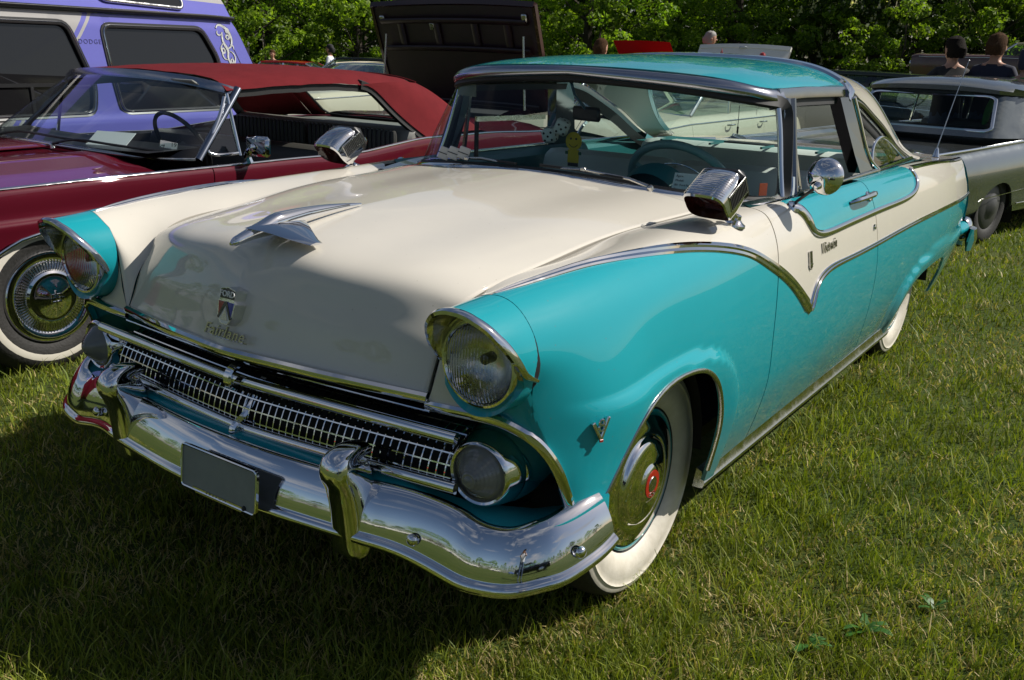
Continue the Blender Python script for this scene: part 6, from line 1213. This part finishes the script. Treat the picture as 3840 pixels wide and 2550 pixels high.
    r_=obj('person',V,F,[skin,shirt,trousers,BLKPL],None,True,mi,local=True);r_.location=(loc[0],loc[1],loc[2] if len(loc)>2 else float(gz_(loc[0],loc[1])));r_.rotation_euler=(0,0,-face);OFF[r_.name]=None
    tag(r_,label,'person')
    hc=np.array([0,lean+.015,1.635])*k
    V,F=lathe(hc,(0,0,1),[(.0005,-.125),(.045,-.112),(.066,-.07),(.078,-.01),(.079,.04),(.066,.085),(.035,.112),(.0005,.12)],20);V=(V-hc)*[1,1.18,1]+hc;obj('head',V,F,skin,r_)
    V,F=lathe(hc+[0,-.012,.012],(0,0,1),[(.070,-.095),(.084,-.06),(.089,.0),(.088,.045),(.072,.09),(.038,.116),(.0005,.124)],20);V=(V-hc)*[1.06,1.24,1.04]+hc;V=V+np.random.default_rng(7).normal(0,.0035,V.shape);V[:,1]-=np.where(V[:,2]<hc[2]+.04,.035,0);obj('hair' if not cap else 'cap',V,F,cap or hair,r_)
    if cap: obj('cap_peak',*box(hc+[0,.125,.055],(.12,.09,.008),None,.003),cap,r_)
    if female: V,F=lathe(hc+[0,-.07,-.06],(0,0,1),[(.0005,-.14),(.06,-.10),(.075,0),(.07,.08),(.0005,.1)],14);obj('long_hair',V,F,hair,r_)
    obj('nose',*box(hc+[0,.098,-.02],(.020,.03,.035),rotm(.2,0,0),.008),skin,r_);obj('mouth',*box(hc+[0,.088,-.063],(.042,.012,.009),None,.003),mat('lips',(.32,.10,.08),.5) if 'lips' not in bpy.data.materials else bpy.data.materials['lips'],r_)
    for s in(1,-1): obj('eye',*box(hc+[s*.030,.088,.008],(.024,.012,.010),None,.004),BLKPL,r_);V,F=lathe(hc+[s*.08,.0,-.012],(s,0,0),[(.0005,-.01),(.030,0),(.022,.010),(.0005,.012)],12);V=(V-hc)*[1,.62,1]+hc;obj('ear',V,F,skin,r_)
    return r_
NAVY=mat('navy_jacket',(.012,.015,.035),.85);DK=mat('black_cloth',(.012,.012,.013),.85);JEAN=mat('denim',(.05,.08,.15),.85,var=.1,vs_=30);WS=mat('white_shirt_cloth',(.62,.63,.66),.8);GRN=mat('green_jacket',(.05,.26,.06),.75,var=.15,vs_=12);PNK=mat('pink_cloth',(.5,.12,.2),.8)
person('person with dark hair in a black jacket reaching towards the brown coupe',(-.32,9.9),R(-50),DK,JEAN,HAIR,1.76,arms=((.10,.16,-.20),(.12,.02,-.30)),fore=((.02,.25,.03),(.02,.08,-.24)),bare=False)
jk=person('person with light brown hair in a navy jacket with lettering on the back',(.08,9.95),R(15),NAVY,JEAN,HAIRB,1.80,bare=False)
text_obj('jacket_lettering','Old',.10,np.array(Matrix.Translation((0,-.128,1.30)))@frame((0,0,0),(1,0,0),(0,-1,0)),WHITE,jk,.001);
person('person in a bright green jacket and dark blue cap at the right edge',(.42,9.75),R(-10),GRN,DK,HAIR,1.66,cap=NAVY,bare=False)
person('person in a white shirt and black cap beside the small red saloon',(-18.1,18.1),R(-120),WS,JEAN,HAIR,1.80,cap=DK)
person('dark haired person in a black shirt standing at the back of the van',(-19.6,14.6),R(60),DK,JEAN,HAIR,1.78)
person('person in a reddish top with raised hand near the small red saloon',(-20.3,16.3),R(40),PNK,JEAN,HAIRB,1.66,female=True,arms=((.12,.10,-.22),(.12,.02,-.3)),fore=((-.06,.12,.22),(.02,.10,-.24)))
person('person with sunglasses looking over the roof of the small red saloon',(-22.9,20.2),R(150),DK,JEAN,HAIRB,1.82)
person('person seen from behind over the turquoise roof, beside the raised dark bonnet',(-5.4,11.2),R(10),PNK,JEAN,HAIRB,1.64)
person('grey haired person beyond the turquoise roof, left of the raised white lid',(-5.6,15.5),R(60),WS,DK,mat('grey_hair',(.25,.24,.22),.7),1.66)
ph=person('photographer in a light shirt and jeans holding a camera, reflected in the front bumper',(2.09,-1.80,0),R(-34),WS,JEAN,HAIR,1.70,arms=((.03,.20,-.16),(.03,.20,-.16)),fore=((-.12,.10,.20),(-.12,.10,.20)))
cmr=obj('held_camera',*box((0,0,0),(.13,.06,.09),None,.012),BLKPL,None,local=True);cmr.location=(1.945,-1.46,1.52);cmr.rotation_euler=(0,0,R(34));tag(cmr,'black camera held up by the photographer','camera')
# red flag and red ball on thin poles above the roofs
for nm,lab,cat_,x_,y_,zb,zt,kind in(('pennant','small red pennant on a thin pole in front of the raised white lid','flag',-2.57,9.0,.0,1.585,0),('aerial_ball','red ball on a thin aerial right of the red pennant','aerial ball',-2.05,8.9,0,1.53,1)):
    r_=root(nm,lab,cat_,(x_,y_,0));OFF[r_.name]=None;obj('pole',*tube([(0,0,.9),(0,0,zt)],.003,6),STEEL,r_)
    if kind: obj('ball',*lathe((0,0,zt),(0,0,1),[(.0005,-.035),(.025,-.025),(.035,0),(.025,.025),(.0005,.035)],14),RED,r_)
    else: V=np.array([(-.035,0,zt-.11),(.035,0,zt-.11),(.0,0,zt+.01),(-.035,.008,zt-.11),(.035,.008,zt-.11),(.0,.008,zt+.01)]);obj('flag_cloth',V,[[0,1,2],[5,4,3],[0,3,4,1],[1,4,5,2],[2,5,3,0]],RED,r_,False)
# ================================================================== ground
def noise2(x,y,s,seed=0):
    r_=np.random.default_rng(seed);o=np.zeros(np.shape(x))
    for k in range(7): a=r_.uniform(0,6.28);f=s*r_.uniform(.5,1.8);o=o+np.sin((x*math.cos(a)+y*math.sin(a))*f+r_.uniform(0,6.28))
    return o/7
gx=np.sinh(np.linspace(-6.6,6.6,150))*.75;gyy=np.sinh(np.linspace(-6.6,6.6,150))*.75+1.5
Xg,Yg=np.meshgrid(gx,gyy,indexing='ij');Zg=gz_(Xg,Yg)+.010*noise2(Xg,Yg,2.2,3)*(np.hypot(Xg,Yg)<60)
def gh_(x,y): return gz_(x,y)+.010*noise2(np.asarray(x),np.asarray(y),2.2,3)
gm=bpy.data.materials.new('meadow_soil');gm.use_nodes=True;t=gm.node_tree;p=t.nodes['Principled BSDF'];p.inputs['Roughness'].default_value=.95;p.inputs['Specular IOR Level'].default_value=.15
tcn=t.nodes.new('ShaderNodeTexCoord')
def nn(sc,det=8): n=t.nodes.new('ShaderNodeTexNoise');n.inputs['Scale'].default_value=sc;n.inputs['Detail'].default_value=det;n.inputs['Roughness'].default_value=.7;t.links.new(tcn.outputs['Object'],n.inputs['Vector']);return n
n1=nn(.8);n2=nn(28);r1=t.nodes.new('ShaderNodeValToRGB');e=r1.color_ramp.elements;e[0].position=.3;e[0].color=(.030,.052,.010,1);e[1].position=.72;e[1].color=(.12,.115,.038,1);k_=e.new(.5);k_.color=(.055,.085,.016,1)
ad=t.nodes.new('ShaderNodeMath');ad.operation='MULTIPLY_ADD';ad.inputs[1].default_value=.55;m3=t.nodes.new('ShaderNodeMath');m3.operation='MULTIPLY';m3.inputs[1].default_value=.5
t.links.new(n1.outputs['Fac'],m3.inputs[0]);t.links.new(n2.outputs['Fac'],ad.inputs[0]);t.links.new(m3.outputs[0],ad.inputs[2]);t.links.new(ad.outputs[0],r1.inputs[0]);t.links.new(r1.outputs[0],p.inputs['Base Color'])
bm_=t.nodes.new('ShaderNodeBump');bm_.inputs['Strength'].default_value=.8;bm_.inputs['Distance'].default_value=.04;t.links.new(n2.outputs['Fac'],bm_.inputs['Height']);t.links.new(bm_.outputs[0],p.inputs['Normal'])
V=np.stack([Xg,Yg,Zg],-1).reshape(-1,3);tag(obj('ground',V,gridF(150,150),gm,None),kind='structure')
# ================================================================== grass blades
def fastmesh(name,V,quads,mat_,colr=None):
    me=bpy.data.meshes.new(name);nv=len(V);nf=len(quads);fl=quads.shape[1];me.vertices.add(nv);me.vertices.foreach_set('co',V.astype(np.float32).ravel());me.loops.add(nf*fl);me.loops.foreach_set('vertex_index',quads.astype(np.int32).ravel());me.polygons.add(nf);me.polygons.foreach_set('loop_start',np.arange(0,nf*fl,fl,dtype=np.int32))
    try: me.polygons.foreach_set('loop_total',np.full(nf,fl,dtype=np.int32))
    except Exception: pass
    me.update(calc_edges=True)
    if colr is not None: a=me.color_attributes.new('tint','FLOAT_COLOR','POINT');a.data.foreach_set('color',np.c_[colr,np.ones(nv)].astype(np.float32).ravel())
    me.materials.append(mat_);o=bpy.data.objects.new(name,me);COL.objects.link(o);return o
def leafmat(name,rough=.5,trans=.35,spec=.35,mulc=(1,1,1)):
    m=bpy.data.materials.new(name);m.use_nodes=True;t=m.node_tree;p=t.nodes['Principled BSDF'];o=t.nodes['Material Output'];at=t.nodes.new('ShaderNodeAttribute');at.attribute_name='tint'
    p.inputs['Roughness'].default_value=rough;p.inputs['Specular IOR Level'].default_value=spec;t.links.new(at.outputs['Color'],p.inputs['Base Color'])
    tl=t.nodes.new('ShaderNodeBsdfTranslucent');mu=t.nodes.new('ShaderNodeMix');mu.data_type='RGBA';mu.blend_type='MULTIPLY';mu.inputs[0].default_value=1;mu.inputs[7].default_value=(1.25,1.35,.55,1);t.links.new(at.outputs['Color'],mu.inputs[6]);t.links.new(mu.outputs[2],tl.inputs[0])
    x=t.nodes.new('ShaderNodeMixShader');x.inputs[0].default_value=trans;t.links.new(p.outputs[0],x.inputs[1]);t.links.new(tl.outputs[0],x.inputs[2]);t.links.new(x.outputs[0],o.inputs[0]);return m
GR=leafmat('grass_blades',.55,.30)
NB=430000;g_=np.random.default_rng(11)
d=np.exp(g_.uniform(math.log(1.15),math.log(34),NB));an_=-.606+g_.uniform(-.82,.82,NB);bx_=1.876+d*np.sin(an_);by_=-1.36+d*np.cos(an_)
# a second helping close by, also to the sides
ok=~((np.abs(bx_)<.72)&(by_>.9)&(by_<4.6));bx_,by_,d=bx_[ok],by_[ok],d[ok];n=len(bx_)
pat=noise2(bx_,by_,2.6,5)+.7*noise2(bx_,by_,7,6)+.8*noise2(bx_,by_,23,8)+g_.normal(0,.10,n);dry=np.clip(.50+pat*1.3,0.03,.95)
isdry=g_.uniform(0,1,n)<dry*.62
ht_=np.clip(g_.gamma(5,.0076,n),.012,.10)*(1+.35*noise2(bx_,by_,5,9)+.45*noise2(bx_,by_,24,12))*np.where(isdry,.8,1)*np.clip(1.15-.0*d,.6,1.2);tall=g_.uniform(0,1,n)<.006;ht_=np.where(tall,ht_*1.9,ht_)
w_=np.clip(.0020+.00085*d,.0022,.03)*g_.uniform(.7,1.35,n);yaw=g_.uniform(0,6.283,n);ln_=g_.uniform(.15,1.15,n)**1.0*ht_*np.where(isdry,.95,.85);ld=g_.uniform(0,6.283,n)
base=np.stack([bx_,by_,gh_(bx_,by_)-.004],1);wx=np.stack([np.cos(yaw),np.sin(yaw),0*yaw],1)*w_[:,None]*.5;lv=np.stack([np.cos(ld),np.sin(ld),0*ld],1)
hz=np.where(isdry,.62,.9)*ht_
p1=base+lv*(ln_*.30)[:,None]+np.array([0,0,1])*(hz*.58)[:,None];p2=base+lv*(ln_*.95)[:,None]+np.array([0,0,1])*(hz)[:,None]
V=np.stack([base-wx,base+wx,p1+wx*.8,p1-wx*.8,p2+wx*.12,p2-wx*.12],1).reshape(-1,3);ii=np.arange(n)*6;Q=np.stack([np.stack([ii,ii+1,ii+2,ii+3],1),np.stack([ii+3,ii+2,ii+4,ii+5],1)],1).reshape(-1,4)
gc=np.array([.108,.160,.014]);gc2=np.array([.250,.270,.030]);dc=np.array([.52,.42,.19]);dc2=np.array([.33,.26,.09]);u1=g_.uniform(0,1,n)[:,None];u2=g_.uniform(0,1,n)[:,None]
cg=gc*(1-u1)+gc2*u1;cdry=dc*(1-u2)+dc2*u2;cc=np.where(isdry[:,None],cdry,cg)*(g_.uniform(.7,1.25,n)*(1+.45*noise2(bx_,by_,11,14)))[:,None];cc=np.repeat(cc,6,0)
tag(fastmesh('meadow_grass',V,Q,GR,cc),'short meadow grass, green with dry straw patches','grass',kind='stuff')
# broad-leaved weeds between the blades
WDM=leafmat('weed_leaves',.45,.25)
def weed(loc,sc,seed):
    r_=np.random.default_rng(seed);VV=[];QQ=[];CC=[];k=0
    for i in range(r_.integers(6,11)):
        a=r_.uniform(0,6.28);L_=sc*r_.uniform(.6,1.2);w=L_*.30;up=r_.uniform(.25,.8);m=5
        for j in range(m+1):
            t=j/m;c=np.array([math.cos(a)*L_*t,math.sin(a)*L_*t,.012+up*L_*math.sin(t*2.2)*.55]);s=np.array([-math.sin(a),math.cos(a),.15])*w*math.sin(math.pi*min(.97,.12+t*.88))**.7*.5*(1+.25*(-1)**j);VV+=[c-s,c+s]
            CC+=[np.array([.045,.135,.02])*r_.uniform(.8,1.2)]*2
            if j: QQ.append([k+2*j-2,k+2*j-1,k+2*j+1,k+2*j])
        k+=2*(m+1)
    o=fastmesh('weed_plant',np.array(VV),np.array(QQ),WDM,np.array(CC));o.location=(loc[0],loc[1],float(gh_(loc[0],loc[1])));return o
# ================================================================== weeds in view
ray_=lambda px,py:None
spots=[(1.42,1.02,.07),(1.32,.86,.06),(1.55,1.25,.05),(2.10,1.75,.05),(2.35,2.6,.05),(1.06,.12,.05),(2.3,1.1,.06),(1.75,3.3,.05),(1.9,.75,.05),(.35,-.35,.05),(2.6,3.6,.06),(1.25,.35,.045)]
wl_=['near the front tyre, largest','just left of the largest one','right of the front tyre','in the middle of the lit grass','in the grass below the door','at the edge of the bumper shadow','in the lower right grass','beyond the sill shadow','in the bottom right foreground','in the shadow before the plate','far out on the right','in front of the front tyre']
for i,((x,y,s_),l_) in enumerate(zip(spots,wl_)): tag(weed((x,y),s_,40+i),'broad-leaved green weed '+l_,'weed',group='weeds in the grass')
# ================================================================== trees
BARK=mat('bark',(.055,.042,.03),.9,var=.3,vs_=6,bump=.6,bs=14);LF=leafmat('tree_leaves',.5,.55,.3)
def leafcloud(seed,H,Rc,zb,n_cl,per,size,c1,c2,flowers=0,dense=1.):
    r_=np.random.default_rng(seed);cl=[]
    for i in range(n_cl):
        th=r_.uniform(0,6.283);zz=r_.uniform(0,1)**.8;prof=math.sin(math.pi*min(1,.16+zz*.84))**.6;rr=Rc*prof*math.sqrt(r_.uniform(.25,1))*(1+.18*math.sin(3*th+seed)+.12*math.sin(7*th+2*seed));cl.append((rr*math.cos(th),rr*math.sin(th),zb+(H-zb)*zz,r_.uniform(.35,.85)*Rc/3.2))
    cl=np.array(cl);k=r_.integers(0,n_cl,n_cl*per);dv=r_.normal(0,1,(len(k),3));dv/=np.linalg.norm(dv,axis=1,keepdims=True);rad=r_.uniform(.45,1,len(k))**.5*cl[k,3];P=cl[k,:3]+dv*rad[:,None]*[1,1,.62]
    P=P[P[:,2]>zb*.5];n=len(P);k=k[:n];dv=dv[:n]
    nrm_=nrm(dv+r_.normal(0,.75,(n,3))+[0,0,.45]);a=nrm(np.cross(nrm_,r_.normal(0,1,(n,3))));b=np.cross(nrm_,a);s=size*r_.uniform(.55,1.35,n)[:,None]
    V=np.stack([P-a*s-b*s*.15,P-b*s*.55+a*s*.2,P+a*s*1.05,P+b*s*.6+a*s*.05],1).reshape(-1,3);Q=np.arange(n*4).reshape(n,4)
    u=r_.uniform(0,1,n)[:,None];clt=r_.uniform(.72,1.28,n_cl)[k][:,None];C=(np.array(c1)*(1-u)+np.array(c2)*u)*clt*r_.uniform(.8,1.2,n)[:,None];C=np.repeat(C,4,0)
    if flowers:
        idx=r_.integers(0,n,flowers);fp=P[idx]+dv[idx]*.10+[0,0,.06];VV=[];QQ=[];k0=len(V)
        for q in fp:
            for j in range(7):
                z_=j*.042;w=.085*(1-j/8);c=q+[r_.normal(0,.012),r_.normal(0,.012),z_];aa=r_.uniform(0,3);VV+=[c+[-w*math.cos(aa),-w*math.sin(aa),-.01],c+[w*math.cos(aa),w*math.sin(aa),-.01],c+[w*.7*math.cos(aa),w*.7*math.sin(aa),.03],c+[-w*.7*math.cos(aa),-w*.7*math.sin(aa),.03]];QQ.append([k0,k0+1,k0+2,k0+3]);k0+=4
        V=np.concatenate([V,VV]);Q=np.concatenate([Q,QQ]);C=np.concatenate([C,np.tile([.80,.74,.55],(len(VV),1))])
    return V,Q,C
def tree_proto(seed,H,Rc,zb,n_cl,per,size,c1,c2,flowers=0,trunk=.22):
    V,Q,C=leafcloud(seed,H,Rc,zb,n_cl,per,size,c1,c2,flowers);cr=fastmesh('crown',V,Q,LF,C);COL.objects.unlink(cr)
    r_=np.random.default_rng(seed);M_=MB();pts=spl([(0,0,-.2),(.05,.03,H*.25),(-.05,.05,H*.5),(.05,0,H*.8)],12);M_.add(*tube(pts,trunk,8,sc=np.linspace(1.15,.25,12)))
    for i in range(9):
        z_=H*r_.uniform(.14,.6);a=r_.uniform(0,6.28);L_=Rc*r_.uniform(.5,.95);p0=np.array([0,0,z_]);M_.add(*tube(spl([p0,p0+[math.cos(a)*L_*.5,math.sin(a)*L_*.5,L_*.25],p0+[math.cos(a)*L_,math.sin(a)*L_,L_*.6]],7),trunk*.36,5,sc=np.linspace(1,.2,7)))
    tr=M_.build('trunk',BARK,None);COL.objects.unlink(tr);return cr.data,tr.data
G1,G2_=(.11,.21,.014),(.24,.34,.028);D1,D2=(.06,.12,.010),(.13,.20,.018)
PT={'oak':[tree_proto(s,11,3.6,.5,90,150,.085,G1,G2_) for s in(1,2,3)],'dark':[tree_proto(s,10,3.4,.3,80,150,.085,D1,D2) for s in(4,5)],'chestnut':[tree_proto(7,11,3.7,.3,95,140,.10,(.030,.062,.012),(.06,.10,.016),flowers=1500)],'bush':[tree_proto(s,3.0,2.1,.05,46,130,.07,D1,G2_,trunk=.07) for s in(8,9)]}
def putpx(px,d): a=-.60599937+math.atan((px-1920)/3521.7);return 1.876+d*math.sin(a),-1.36+d*math.cos(a)
cnt={}
def plant(kind,x,y,label,group,sc=1,rz=None,zs=1,name=None):
    v=PT[kind];i=cnt.get(kind,0);cnt[kind]=i+1;c_,t_=v[i%len(v)];r_=bpy.data.objects.new(name or {'bush':'bush'}.get(kind,'tree' if kind!='chestnut' else 'chestnut_tree'),None);COL.objects.link(r_);r_.location=(x,y,float(gz_(x,y))-.05);r_.rotation_euler=(0,0,(i*2.4) if rz is None else rz);r_.scale=(sc,sc,sc*zs);tag(r_,label,'tree' if kind!='bush' else 'bush',group)
    for nm,me in(('crown',c_),('trunk',t_)): o=bpy.data.objects.new(nm,me);COL.objects.link(o);o.parent=r_
wv_,wq_,wc_=[],[],[];rw_=np.random.default_rng(77);nw=70000
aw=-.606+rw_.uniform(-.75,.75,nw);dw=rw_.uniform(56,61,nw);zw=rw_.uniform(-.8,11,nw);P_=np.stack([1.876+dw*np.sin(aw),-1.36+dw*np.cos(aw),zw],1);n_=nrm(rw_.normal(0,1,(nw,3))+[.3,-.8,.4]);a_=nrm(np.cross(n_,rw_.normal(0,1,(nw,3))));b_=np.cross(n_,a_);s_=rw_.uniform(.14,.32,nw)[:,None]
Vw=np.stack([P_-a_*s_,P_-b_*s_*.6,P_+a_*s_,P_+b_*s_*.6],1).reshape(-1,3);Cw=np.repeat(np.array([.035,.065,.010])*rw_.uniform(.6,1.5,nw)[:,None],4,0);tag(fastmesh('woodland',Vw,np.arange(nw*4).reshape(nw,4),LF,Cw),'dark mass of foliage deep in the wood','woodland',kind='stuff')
ORD=['first','second','third','fourth','fifth','sixth','seventh','eighth','ninth','tenth','eleventh','twelfth','thirteenth','fourteenth','fifteenth','sixteenth','seventeenth','eighteenth']
front=[(-350,38,'dark'),(-40,40,'dark'),(330,39,'oak'),(560,42,'oak'),(860,37,'oak'),(1080,41,'dark'),(1330,38,'dark'),(1620,42,'dark'),(1880,38,'oak'),(2160,36,'oak'),(2420,37,'oak'),(2690,40,'oak'),(2960,42,'dark'),(3180,38,'chestnut'),(3460,39,'chestnut'),(3760,43,'dark'),(4050,40,'oak'),(4400,42,'dark')]
for px,d,k in front:
    d+=6
    x,y=putpx(px,d);ad={'oak':'light green leafy tree','dark':'dark green dense tree','chestnut':'chestnut tree with cream flower candles'}[k]
    nm_={-350:'beyond the left edge',-40:'behind the front of the van',330:'behind the van window',560:'behind the rear of the van',860:'behind the small red saloon',1080:'behind the person in the white shirt',1330:'left of the raised dark bonnet',1620:'behind the raised dark bonnet',1880:'right behind the raised dark bonnet',2160:'over the left part of the turquoise roof',2420:'over the middle of the turquoise roof',2690:'behind the raised white lid, brightest',2960:'right of the raised white lid',3180:'left of the brown coupe',3460:'behind the brown coupe bonnet',3760:'behind the cream vinyl roof',4050:'at the right edge',4400:'beyond the right edge'}[px]
    plant(k,x,y,ad+' '+nm_,'trees along the edge of the field')
for i,px in enumerate(range(-300,4600,330)):
    x,y=putpx(px,50+2*(i%3));plant('dark',x,y,ORD[i]+' dark tree from the left in the second row of the wood','second row of trees in the wood',1.25)
for i,px in enumerate(range(-200,4400,290)):
    x,y=putpx(px+40*(i%3),39.5+1.2*(i%4));plant('bush',x,y,ORD[i]+' green bush from the left at the foot of the trees','bushes at the foot of the trees',1.0+.15*(i%3))
for i in range(46):
    a=R(60+i*4.9);d=70+12*math.sin(i*1.7);x,y=1.9+d*math.sin(a),-1.4+d*math.cos(a)
    plant('oak' if i%3 else 'dark',x,y,'distant tree on the far side of the field behind the viewer','distant trees behind the viewer',.95+.2*math.sin(i*2.3))
